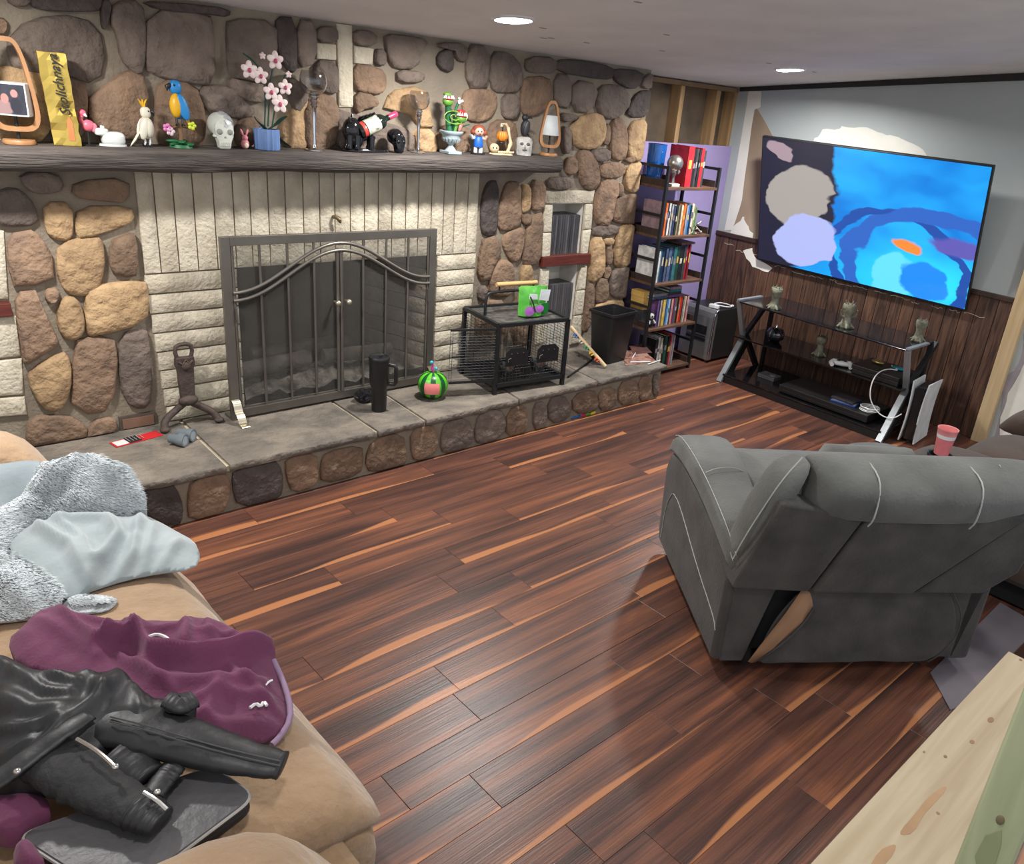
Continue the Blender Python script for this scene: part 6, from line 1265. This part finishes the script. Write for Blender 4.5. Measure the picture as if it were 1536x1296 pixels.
# near arm: big pillow top over a rolled front; far arm
sp('arm_pillow', [((-.30, .93, .50), (0, .10, 0), (0, 0, .06)), ((-.15, .94, .53), (0, .15, 0), (0, 0, .10)), ((.15, .95, .545), (0, .165, 0), (0, 0, .105)), ((.35, .96, .53), (0, .16, 0), (0, 0, .10)), ((.47, .96, .49), (0, .14, 0), (-.02, 0, .085)), ((.53, .955, .44), (0, .10, 0), (-.03, 0, .05))], e=.72)
sp('arm_front', [((.42, .955, .05), (.08, 0, 0), (0, .12, 0)), ((.44, .96, .15), (.10, 0, 0), (0, .15, 0)), ((.44, .97, .30), (.10, 0, 0), (0, .15, 0)), ((.42, .97, .42), (.08, 0, 0), (0, .12, 0))], e=.7)
sp('arm_side', [((-.4, .96, .22), (0, .10, 0), (0, 0, .15)), ((.1, .96, .24), (0, .12, 0), (0, 0, .19)), ((.45, .96, .24), (0, .12, 0), (0, 0, .19))], e=.5)
sp('arm_pillow', [((-.30, 3.0, .50), (0, .08, 0), (0, 0, .06)), ((-.15, 3.0, .53), (0, .12, 0), (0, 0, .10)), ((.20, 3.0, .55), (0, .13, 0), (0, 0, .115)), ((.40, 3.0, .54), (0, .13, 0), (0, 0, .11)), ((.52, 3.0, .49), (0, .11, 0), (-.02, 0, .09)), ((.575, 3.0, .43), (0, .08, 0), (-.03, 0, .05))], e=.75)
sp('arm_side', [((-.4, 3.0, .22), (0, .07, 0), (0, 0, .15)), ((.1, 3.0, .24), (0, .09, 0), (0, 0, .19)), ((.5, 3.0, .24), (0, .09, 0), (0, 0, .19))], e=.5)
# ================================================================ CLOTHS HEAPED ON THE SOFA
def seg_d(p, a, c):
    ax, ay = c[0]-a[0], c[1]-a[1]; L2 = ax*ax+ay*ay
    k = 0 if L2 == 0 else max(0, min(1, ((p[0]-a[0])*ax+(p[1]-a[1])*ay)/L2))
    qx, qy = a[0]+ax*k, a[1]+ay*k; return math.hypot(p[0]-qx, p[1]-qy), k, (qx, qy)
def drape(name, poly, zfloor, mat, bulge=.03, rr=.05, folds=(), namp=.006, nsc=9, g_=.009, fine=0, fsc=40, zf=.5, par=None, stretch=(1, 1)):
    """cloth heap: outline given as photo points with heights; ridges follow traced folds"""
    P3 = [onz(x, y, z) for x, y, z in poly]; Q = chaikin([tuple(p) for p in P3], 1); n = len(Q)
    B2 = [(q[0], q[1]) for q in Q]
    fl = [([tuple(onz(x, y, zf)[:2]) for x, y in pts], a*(1.15 if fine else 1.2), w_) for pts, a, w_ in folds]
    x0, x1 = min(q[0] for q in B2), max(q[0] for q in B2); y0, y1 = min(q[1] for q in B2), max(q[1] for q in B2)
    nx, ny = int((x1-x0)/g_)+2, int((y1-y0)/g_)+2
    def inside(p):
        r_ = False; j = n-1
        for i in range(n):
            if (B2[i][1] > p[1]) != (B2[j][1] > p[1]) and p[0] < (B2[j][0]-B2[i][0])*(p[1]-B2[i][1])/(B2[j][1]-B2[i][1])+B2[i][0]: r_ = not r_
            j = i
        return r_
    IN = [[inside((x0+(i+.5)*g_, y0+(j+.5)*g_)) for i in range(nx)] for j in range(ny)]
    use = {}
    for j in range(ny):
        for i in range(nx):
            if IN[j][i]:
                for c_ in ((i, j), (i+1, j), (i+1, j+1), (i, j+1)): use[c_] = use.get(c_, 0)+1
    b = new(); VV = {}
    for (i, j), cnt in use.items():
        p = (x0+i*g_, y0+j*g_); best = 9; zz = 0; ws = 0; near = None
        for k in range(n):
            a, c_ = Q[k], Q[(k+1) % n]; d, tt, qp = seg_d(p, a, c_); zt = a[2]+(c_[2]-a[2])*tt
            if d < best: best = d; near = (qp, zt)
            w_ = 1/(d*d+.0004); ws += w_; zz += w_*zt
        if cnt < 4 or not inside(p): p = near[0]; z = near[1]; d = 0
        else: z = zz/ws; d = best
        e = 1-math.exp(-d/rr); h_ = bulge*e
        for pts, a, w_ in fl:
            m_ = min(seg_d(p, u_, v_)[0] for u_, v_ in zip(pts, pts[1:])); h_ += a*math.exp(-(m_/w_)**2)*min(1, .25+e)
        h_ += namp*(nz(p[0]*nsc*stretch[0], p[1]*nsc*stretch[1], 3)+.6*abs(nz(p[0]*nsc*2.1*stretch[0], p[1]*nsc*2.1*stretch[1], 8)))*(.3+e)
        if fine: h_ += fine*nz(p[0]*fsc, p[1]*fsc, 5)+fine*.7*nz(p[0]*fsc*2.3, p[1]*fsc*2.3, 9)
        VV[(i, j)] = b.verts.new((p[0], p[1], max(z+h_, zfloor+.004)))
    for j in range(ny):
        for i in range(nx):
            if IN[j][i]:
                try: b.faces.new([VV[c_] for c_ in ((i, j), (i+1, j), (i+1, j+1), (i, j+1))])
                except ValueError: pass
    bmesh.ops.remove_doubles(b, verts=b.verts, dist=.0015)
    inn = [v for v in b.verts if not v.is_boundary]
    for _ in range(1 if fine else 3): bmesh.ops.smooth_vert(b, verts=inn, factor=.5, use_axis_x=True, use_axis_y=True, use_axis_z=True)
    bd = [e_ for e_ in b.edges if len(e_.link_faces) == 1]
    r_ = bmesh.ops.extrude_edge_only(b, edges=bd); cx_, cy_ = (x0+x1)/2, (y0+y1)/2
    for v in r_['geom']:
        if isinstance(v, bmesh.types.BMVert): v.co.x += (cx_-v.co.x)*.03; v.co.y += (cy_-v.co.y)*.03; v.co.z = zfloor
    if par is None: return b
    return part(par, name, b, mat, world=True, smooth=2)
SZ = .470
def fibres(host, n, ln, mat, seed=1):
    """soft pile: short bent blades rooted on the cloth of a fur part"""
    rnd = random.Random(seed); me_ = host.data; me_.calc_loop_triangles(); tri = list(me_.loop_triangles); vs_ = me_.vertices
    zmin = min(v.co.z for v in vs_)+.012; tri = [q for q in tri if q.normal.z > .05 and q.center.z > zmin]
    ar = [q.area for q in tri]; b = new()
    for q in rnd.choices(tri, ar, k=n):
        a, c = rnd.random(), rnd.random()
        if a+c > 1: a, c = 1-a, 1-c
        p0, p1, p2 = (vs_[i].co for i in q.vertices); p = p0+(p1-p0)*a+(p2-p0)*c; nn_ = q.normal
        lean = Vector((.55+.8*nz(p.x*9, p.y*9, 1), -.5+.9*nz(p.x*9, p.y*9, 7), -.1))+Vector((rnd.uniform(-.4, .4), rnd.uniform(-.4, .4), 0)); l_ = ln*rnd.uniform(.6, 1.2)
        m_ = p+(nn_+lean*.35)*l_*.5; e = p+(nn_*.55+lean)*l_; s_ = lean.cross(nn_); s_ = s_.normalized()*.0011 if s_.length > 1e-4 else Vector((.001, 0, 0))
        v = [b.verts.new(k) for k in (p-s_, p+s_, m_+s_*.8, m_-s_*.8, e)]; b.faces.new((v[0], v[1], v[2], v[3])); b.faces.new((v[3], v[2], v[4]))
    o = bpy.data.objects.new('fur_fibres', bpy.data.meshes.new('fur_fibres')); b.to_mesh(o.data); b.free(); o.data.materials.append(mat); COL.objects.link(o); o.parent = host; o['kind'] = 'stuff'
FUR = M('faux_fur', (.60, .65, .68), .95, col2=(.30, .33, .345), scale=26, detail=8, bump=1, bscale=150, sheen=.6, lo=.38, hi=.58)
SATIN = M('grey_plush', (.32, .375, .385), .75, col2=(.255, .30, .31), scale=5, bump=.15, sheen=.5)
bl = thing('fur_blanket', 'pale grey faux fur blanket with a smooth grey underside heaped on the sofa', 'blanket', onz(140, 850, SZ))
fa = drape('fur_side', [(58,702,.66),(90,688,.70),(135,684,.72),(180,697,.68),(208,722,.64),(222,748,.60),(214,770,.55),(150,778,.55),(80,775,.55),(40,800,.53),(0,830,.52),(-40,850,.52),(-40,780,.56),(10,760,.60),(40,735,.63)], SZ, FUR, .05, .05,
      [([(70,706),(130,694),(185,708)],.045,.012),([(62,722),(120,710),(200,728)],.050,.012),([(55,738),(125,726),(170,732),(212,745)],.050,.012),([(35,752),(110,742),(180,748),(215,762)],.046,.012),([(15,768),(80,758),(150,760),(205,770)],.044,.012),([(0,786),(60,772),(130,772)],.028,.011),([(-20,806),(30,790),(70,780)],.026,.011)], .012, 12, .008, .006, 70, .62, bl)
drape('smooth_side', [(50,780,.55),(110,772,.56),(190,770,.55),(215,770,.53),(262,795,.52),(292,812,.50),(302,835,.47),(293,856,.47),(240,862,.47),(190,872,.47),(140,888,.47),(95,905,.47),(60,880,.49),(40,850,.51),(10,820,.53),(20,800,.54)], SZ, SATIN, .035, .05,
      [([(60,785),(120,790),(170,780)],.026,.016),([(100,800),(165,795),(180,815),(150,840)],.03,.015),([(60,810),(110,830),(135,870)],.032,.014),([(215,785),(200,830),(150,870)],.024,.012),([(235,790),(215,840),(165,872)],.02,.010),([(85,800),(125,822),(140,850),(115,890)],.028,.012),([(270,810),(230,845),(190,865)],.018,.012)], .010, 10, .007, 0, 40, .52, bl, (1, 1.6))
fb = drape('fur_underside', [(-40,820,.53),(5,830,.54),(40,845,.54),(70,865,.52),(95,885,.50),(92,905,.49),(60,925,.48),(20,930,.48),(-40,935,.48)], SZ, FUR, .05, .05, [([(0,850),(50,870),(85,895)],.02,.02),([(0,885),(40,900),(60,915)],.02,.02)], .012, 14, .008, .006, 75, .52, bl)
fc = drape('fur_corner', [(105,895,.475),(140,892,.475),(175,898,.47),(178,908,.465),(160,922,.465),(120,925,.465),(90,912,.47)], SZ, FUR, .016, .03, [([(110,905),(150,900),(172,905)],.012,.015)], .006, 14, .007, .004, 80, .48, bl)
PILE = M('fur_pile', (.70, .755, .78), .9, col2=(.50, .55, .57), scale=14, rnd=0, sheen=.3)
for h_, n_ in ((fa, 26000), (fb, 12000), (fc, 3500)): fibres(h_, n_, .0125, PILE, n_)
o = drape('throw_pillow', [(-60,700,.60),(0,696,.63),(40,690,.64),(66,692,.64),(52,730,.60),(20,755,.56),(-10,790,.52),(-60,820,.50)], SZ, None, .03, .06, (), .005, 6)
pl = obj('throw_pillow', o, M('blue_grey_cotton', (.23, .27, .29), .85, col2=(.19, .225, .245), bump=.2), None, smooth=2); origin_to(pl, onz(20, 750, SZ)); tag(pl, 'flat blue-grey throw pillow behind the fur blanket on the sofa', 'pillow')
PUR = M('purple_cotton', (.155, .034, .090), .85, col2=(.115, .024, .066), scale=5, bump=.2, bscale=120, sheen=.12)
PURD = M('purple_lining', (.07, .018, .045), .9)
pj = thing('purple_jacket', 'crumpled plum purple jacket with a pale lilac hem lying on the sofa', 'jacket', onz(250, 1010, SZ))
drape('cloth', [(8,962,.55),(40,935,.58),(68,908,.60),(95,920,.56),(140,930,.53),(200,932,.52),(260,932,.53),(300,928,.55),(340,935,.55),(372,962,.52),(400,954,.55),(413,970,.54),(414,995,.51),(428,1030,.475),(437,1062,.47),(432,1092,.465),(408,1118,.465),(350,1108,.50),(290,1090,.54),(230,1060,.56),(170,1035,.56),(90,1010,.56),(30,1000,.56)], SZ, PUR, .035, .05,
      [([(110,935),(160,945),(190,965),(165,985)],.020,.009),([(190,935),(215,960),(205,985)],.022,.009),([(240,985),(290,990),(340,975)],-.022,.010),([(180,1000),(215,1020),(260,1045)],.022,.010),([(345,1000),(380,1020),(420,1040)],.018,.010),([(260,1080),(310,1070),(350,1090)],.018,.010),([(310,940),(330,975)],.018,.008),([(75,915),(100,945),(150,985)],.040,.011),([(45,940),(100,968),(150,1000)],.018,.016),([(165,985),(210,975),(230,1000),(290,1005),(350,985),(405,962)],.060,.012),([(285,935),(280,965),(275,985)],.028,.012),([(300,930),(350,950),(365,965)],.022,.014),([(200,945),(240,960),(275,950)],.018,.010),([(300,955),(330,960),(355,955)],.016,.009),([(215,1010),(235,1035),(300,1030),(395,1010)],.020,.016),([(330,1030),(315,1060),(290,1085)],.020,.014),([(320,1075),(370,1065),(425,1055)],.018,.016),([(300,1050),(340,1035),(400,1030)],.014,.01)], .009, 11, .006, 0, 40, .55, pj)
b = new(); P = [onz(x, y, z) for x, y, z in ((410, 990, .52), (424, 1020, .495), (434, 1050, .485), (436, 1080, .48), (420, 1105, .475), (408, 1117, .472))]; tube(b, smooth_path(P, 2), [.016]*1+[.018]*99, 8) if False else tube(b, smooth_path(P, 1), .007, 8); part(pj, 'lilac_hem', b, paint((.30, .20, .31), .8), True, smooth=True)
b = new(); tube(b, smooth_path([onz(x, y, .585) for x, y in ((223, 955), (235, 951), (248, 955), (256, 962))], 1), .004, 6); part(pj, 'neck_label', b, WHITEP, True, smooth=True)
b = new(); tube(b, smooth_path([onz(x, y, .53) for x, y in ((375, 1062), (384, 1055), (391, 1060), (396, 1052), (400, 1058))], 1), .004, 5); part(pj, 'white_print', b, WHITEP, True, smooth=True)
b = new(); tube(b, smooth_path([onz(x, y, .525) for x, y in ((398, 1028), (404, 1022), (409, 1020))], 1), .0025, 5); part(pj, 'cord_end', b, WHITEP, True, smooth=True)
o = drape('x', [(-30,1188,.55),(20,1186,.55),(42,1180,.55),(82,1208,.545),(55,1222,.545),(18,1246,.55),(-30,1235,.55)], .50, None, .014, .03, [([(0,1200),(40,1195)],.010,.02)], .006, 14, .006, zf=.56)
q = obj('purple_scarf', o, PUR, None, smooth=2); origin_to(q, onz(20, 1210, .50)); tag(q, 'purple cloth end showing below the black leather jacket', 'scarf')
o = drape('x', [(20,1272,.57),(38,1258,.58),(52,1268,.58),(72,1300,.57),(20,1310,.57)], .50, None, .02, .02, [([(35,1265),(50,1300)],.012,.012)], .006, 16, .005, zf=.57)
q = obj('purple_sleeve', o, PUR, None, smooth=2); origin_to(q, onz(40, 1290, .50)); tag(q, 'twisted purple sleeve end poking out beside the grey folder', 'sleeve')
# ---- grey zip folder
GLE = M('grey_leather', (.115, .112, .118), .45, col2=(.085, .083, .088), scale=4, bump=.25, bscale=60)
ft = thing('zip_folder', 'grey leather zip folder with pale piping lying under the leather jacket', 'folder', onz(210, 1230, .48))
CQ = [onz(x, y, .535) for x, y in ((22, 1252), (318, 1148), (384, 1192), (175, 1350))]; P = []
for i in range(4):
    a_, c_, e_ = CQ[i-1], CQ[i], CQ[(i+1) % 4]
    for j in range(6): f_ = j/5; p0, p1 = c_+(a_-c_).normalized()*.035, c_+(e_-c_).normalized()*.035; P.append((p0*(1-f_)+c_*f_)*(1-f_)+(c_*(1-f_)+p1*f_)*f_)
out = P; cc = sum(out, Vector())/len(out)
def fr_(k, z): return [V(cc.x+(q.x-cc.x)*k, cc.y+(q.y-cc.y)*k, z) for q in out]
b = new(); loft(b, [fr_(.97, .495), fr_(1.0, .500), fr_(1.0, .508), fr_(.985, .512)]); part(ft, 'lower_cover', b, BLACKP, True, smooth=True)
b = new(); loft(b, [fr_(.985, .510), fr_(.985, .522)]); part(ft, 'zip_band', b, paint((.03, .03, .032), .6), True)
b = new(); loft(b, [fr_(.99, .521), fr_(1.0, .526), fr_(1.0, .531), fr_(.98, .536), fr_(.6, .539)]); part(ft, 'upper_cover', b, GLE, True, smooth=True)
b = new(); ring = fr_(1.0, .530); tube(b, ring+[ring[0]], .0035, 6); part(ft, 'piping', b, paint((.40, .39, .37), .6), True, smooth=True)
# ---- black leather jacket
LEA = M('black_leather', (.019, .020, .022), .47, col2=(.012, .012, .014), scale=8, bump=.2, bscale=30, spec=.45)
QLT = M('black_quilt', (.022, .022, .023), .75, col2=(.014, .014, .015), scale=20, bump=.6, bscale=45)
lj = thing('leather_jacket', 'black leather jacket with silver zips thrown across the purple jacket and folder', 'jacket', onz(160, 1120, .55))
ZB = .54
drape('body', [(-40,985,.60),(0,980,.60),(30,995,.61),(60,1008,.62),(110,1012,.62),(150,1008,.63),(185,1004,.64),(205,1030,.63),(240,1052,.62),(290,1045,.63),(298,1058,.61),(285,1085,.59),(240,1095,.60),(190,1105,.60),(150,1120,.60),(110,1150,.60),(70,1170,.59),(30,1182,.58),(-40,1185,.58)], ZB, LEA, .03, .05,
      [([(20,1020),(70,1055),(110,1060)],.020,.009),([(0,1100),(40,1105),(90,1095)],.020,.009),([(60,1015),(90,1035),(140,1030)],.018,.008),([(205,1040),(215,1070),(205,1090)],.018,.008),([(0,1135),(50,1120)],.016,.008),([(0,1000),(60,1030),(120,1045)],.024,.012),([(185,1008),(175,1040),(140,1075),(60,1130),(0,1175)],.024,.015),([(240,1060),(275,1070),(292,1050)],.016,.010),([(0,1060),(50,1080),(100,1080)],.020,.02),([(120,1020),(150,1040),(160,1060)],.016,.012)], .010, 10, .007, 0, 40, .61, lj)
def sleeve(name, pts, mat, flat=.5, n=14, wr=.0045, wsc=9):
    P = [onz(x, y, z) for x, y, z, r_ in pts]; R_ = [q[3] for q in pts]; b = new(); m_ = 24; L_ = len(P); PP, RR = [], []
    for i in range(m_+1):
        f_ = i/m_*(L_-1); k = min(int(f_), L_-2); f_ -= k; f2 = f_*f_*(3-2*f_); wk = 1+.13*nz(i*.8, pts[0][0])+.06*nz(i*1.9, 4); PP.append(P[k].lerp(P[k+1], f_)); RR.append((R_[k]+(R_[k+1]-R_[k])*f2)*wk)
    tube(b, PP, RR, n, True, Vector((0, 0, 1)), flat)
    for v in b.verts: v.co.z += wr*nz(v.co.x*wsc, v.co.y*wsc, 2)+wr*.7*abs(nz(v.co.x*wsc*2, v.co.y*wsc*2, 6)); v.co.z = max(v.co.z, .543)
    return part(lj, name, b, mat, True, smooth=2)
sleeve('sleeve', [(150,1078,.60,.060),(210,1092,.60,.060),(270,1110,.59,.056),(330,1128,.58,.050),(385,1140,.57,.040),(424,1148,.565,.034)], LEA)
for k_ in (0, 1):
    b = new(); tube(b, smooth_path([onz(x, y+7*k_-3, z) for x, y, z in ((165,1078,.633),(215,1090,.632),(270,1107,.62),(330,1124,.606),(385,1137,.592),(420,1145,.583))], 1), .0016, 5); part(lj, 'sleeve_seam', b, paint((.05, .05, .052), .5), True, smooth=True)
sleeve('sleeve', [(60,1130,.60,.055),(110,1160,.59,.056),(160,1190,.575,.048),(200,1212,.57,.040),(238,1232,.565,.030)], QLT, .6)
sleeve('cuff', [(205,1215,.572,.040),(225,1225,.57,.036),(243,1234,.565,.031)], LEA, .62)
sleeve('belt_strap', [(135,1072,.645,.018),(100,1095,.645,.020),(60,1125,.63,.022),(20,1155,.62,.024),(-20,1180,.61,.024)], LEA, .35)
sleeve('collar_flap', [(250,1050,.635,.020),(272,1058,.63,.024),(290,1050,.625,.022)], LEA, .5)
sleeve('hem_tab', [(262,1150,.575,.024),(245,1170,.572,.024),(228,1195,.57,.022)], LEA, .5)
sleeve('pocket_panel', [(175,1130,.59,.040),(205,1150,.58,.040),(225,1165,.575,.030)], LEA, .5)
SZP = M('zip_silver', (.55, .53, .50), .3, .9)
for pts in ([(115,1108,.645),(140,1122,.64),(160,1138,.632),(172,1150,.625)], [(215,1188,.612),(235,1200,.603),(250,1214,.59)]):
    b = new(); tube(b, smooth_path([onz(*q) for q in pts], 1), .0035, 5); part(lj, 'zip', b, SZP, True, smooth=True)
for q in ((173, 1150, .63), (236, 1188, .60), (26, 1157, .655)): b = new(); c_ = onz(*q); sph(b, c_, (.007, .007, .005), 10, 6); part(lj, 'snap_button', b, SZP, True, smooth=True)
# ================================================================ STAIR RAIL LUMBER
LUM = M('pine_board', (.455, .375, .255), .7, col2=(.36, .275, .17), scale=3.2, detail=5, stretch=(.8, 12, 12), dist=1.0, lo=.3, hi=.7)
RZ = .85; ye = onz(1360, 1140, RZ).y; xe = onz(1515, 977, RZ).x
t = thing('rail_board', 'wide pale pine board capping the stair rail with knots and a brown stain', 'board', (xe-.8, ye-.13, RZ-.038))
b = new(); box(b, -.8, .8, -.033, .13, .0, .038); part(t, 'plank', b, LUM, bev=.003)
KN = paint((.28, .17, .085), .7); ox, oy = xe-.8, ye-.13
for px, py, rx_, ry_ in ((1486, 1080, .010, .005), (1458, 1113, .006, .004), (1418, 1135, .004, .003), (1407, 1220, .003, .003), (1386, 1128, .003, .002), (1531, 990, .004, .003)):
    q = onz(px, py, RZ); b = new(); lathe(b, [(.001, .0381), (1, .0381), (1, .0386), (.001, .0388)], (q.x-ox, q.y-oy, 0), 10); 
    for v in b.verts: v.co.x = q.x-ox+(v.co.x-(q.x-ox))*rx_; v.co.y = q.y-oy+(v.co.y-(q.y-oy))*ry_
    part(t, 'knot', b, KN)
STN = paint((.42, .26, .14), .75)
for pl_ in ([(1418, 1178), (1420, 1184), (1402, 1205), (1385, 1222), (1370, 1250), (1352, 1254), (1350, 1246), (1372, 1222), (1392, 1195)], [(1340, 1266), (1345, 1270), (1335, 1290), (1310, 1310), (1300, 1308), (1318, 1276)]):
    b = new(); prism(b, [(onz(x, y, RZ).x-ox, onz(x, y, RZ).y-oy, .0380) for x, y in chaikin(pl_, 1)], (0, 0, .0005)); part(t, 'stain', b, STN)
TRT = M('treated_lumber', (.32, .335, .20), .75, col2=(.24, .26, .14), scale=3, detail=6, stretch=(12, 12, .9), dist=1.2)
q = onz(1480, 1160, RZ); ang = .1434; x_ = .74; y_ = x_*ang
dv = V(1, ang, 0).normalized(); sv = V(dv.y, -dv.x, 0)
t = thing('baluster_board', 'upright green-tinted treated board standing against the stair rail board', 'board', (x_, y_, 0), math.atan2(dv.y, dv.x))
b = new(); box(b, 0, .089, -.046, 0, .0005, 1.62); part(t, 'timber', b, TRT, bev=.003)
b = new(); sph(b, (.0, -.022, 1.245), (.0015, .004, .006), 10, 6); part(t, 'knot', b, paint((.13, .10, .05), .7), smooth=True)
b = new(); prism(b, [(-.0006, y, z) for y, z in ((-.026, 1.235), (-.016, 1.22), (-.014, 1.19), (-.024, 1.165), (-.032, 1.19), (-.03, 1.22))], (.001, 0, 0)); part(t, 'resin_mark', b, paint((.22, .24, .12), .7))
for k, x in enumerate((.35, 1.55)):
    b = new(); box(b, -.02, .02, -.045, .045, .0005, RZ-.0385); single('rail_post', b, PINE, ('pine post holding up the far end of the rail board', 'pine post holding up the near end of the rail board')[1-k], 'post', (x, ye-.082, 0), bev=.002)
# grey mat edge under the recliner
P = [onz(x, y) for x, y in ((1395, 1010), (1425, 1066), (1440, 1060), (1560, 940), (1500, 905), (1450, 955))]
b = new(); c_ = sum(P, Vector())/len(P); prism(b, [q_-c_+V(0, 0, .0006) for q_ in P], (0, 0, .004)); single('floor_mat', b, M('grey_mat', (.17, .15, .17), .7, col2=(.13, .115, .13), scale=5), 'flat grey mat on the floor behind the grey recliner', 'mat', c_)
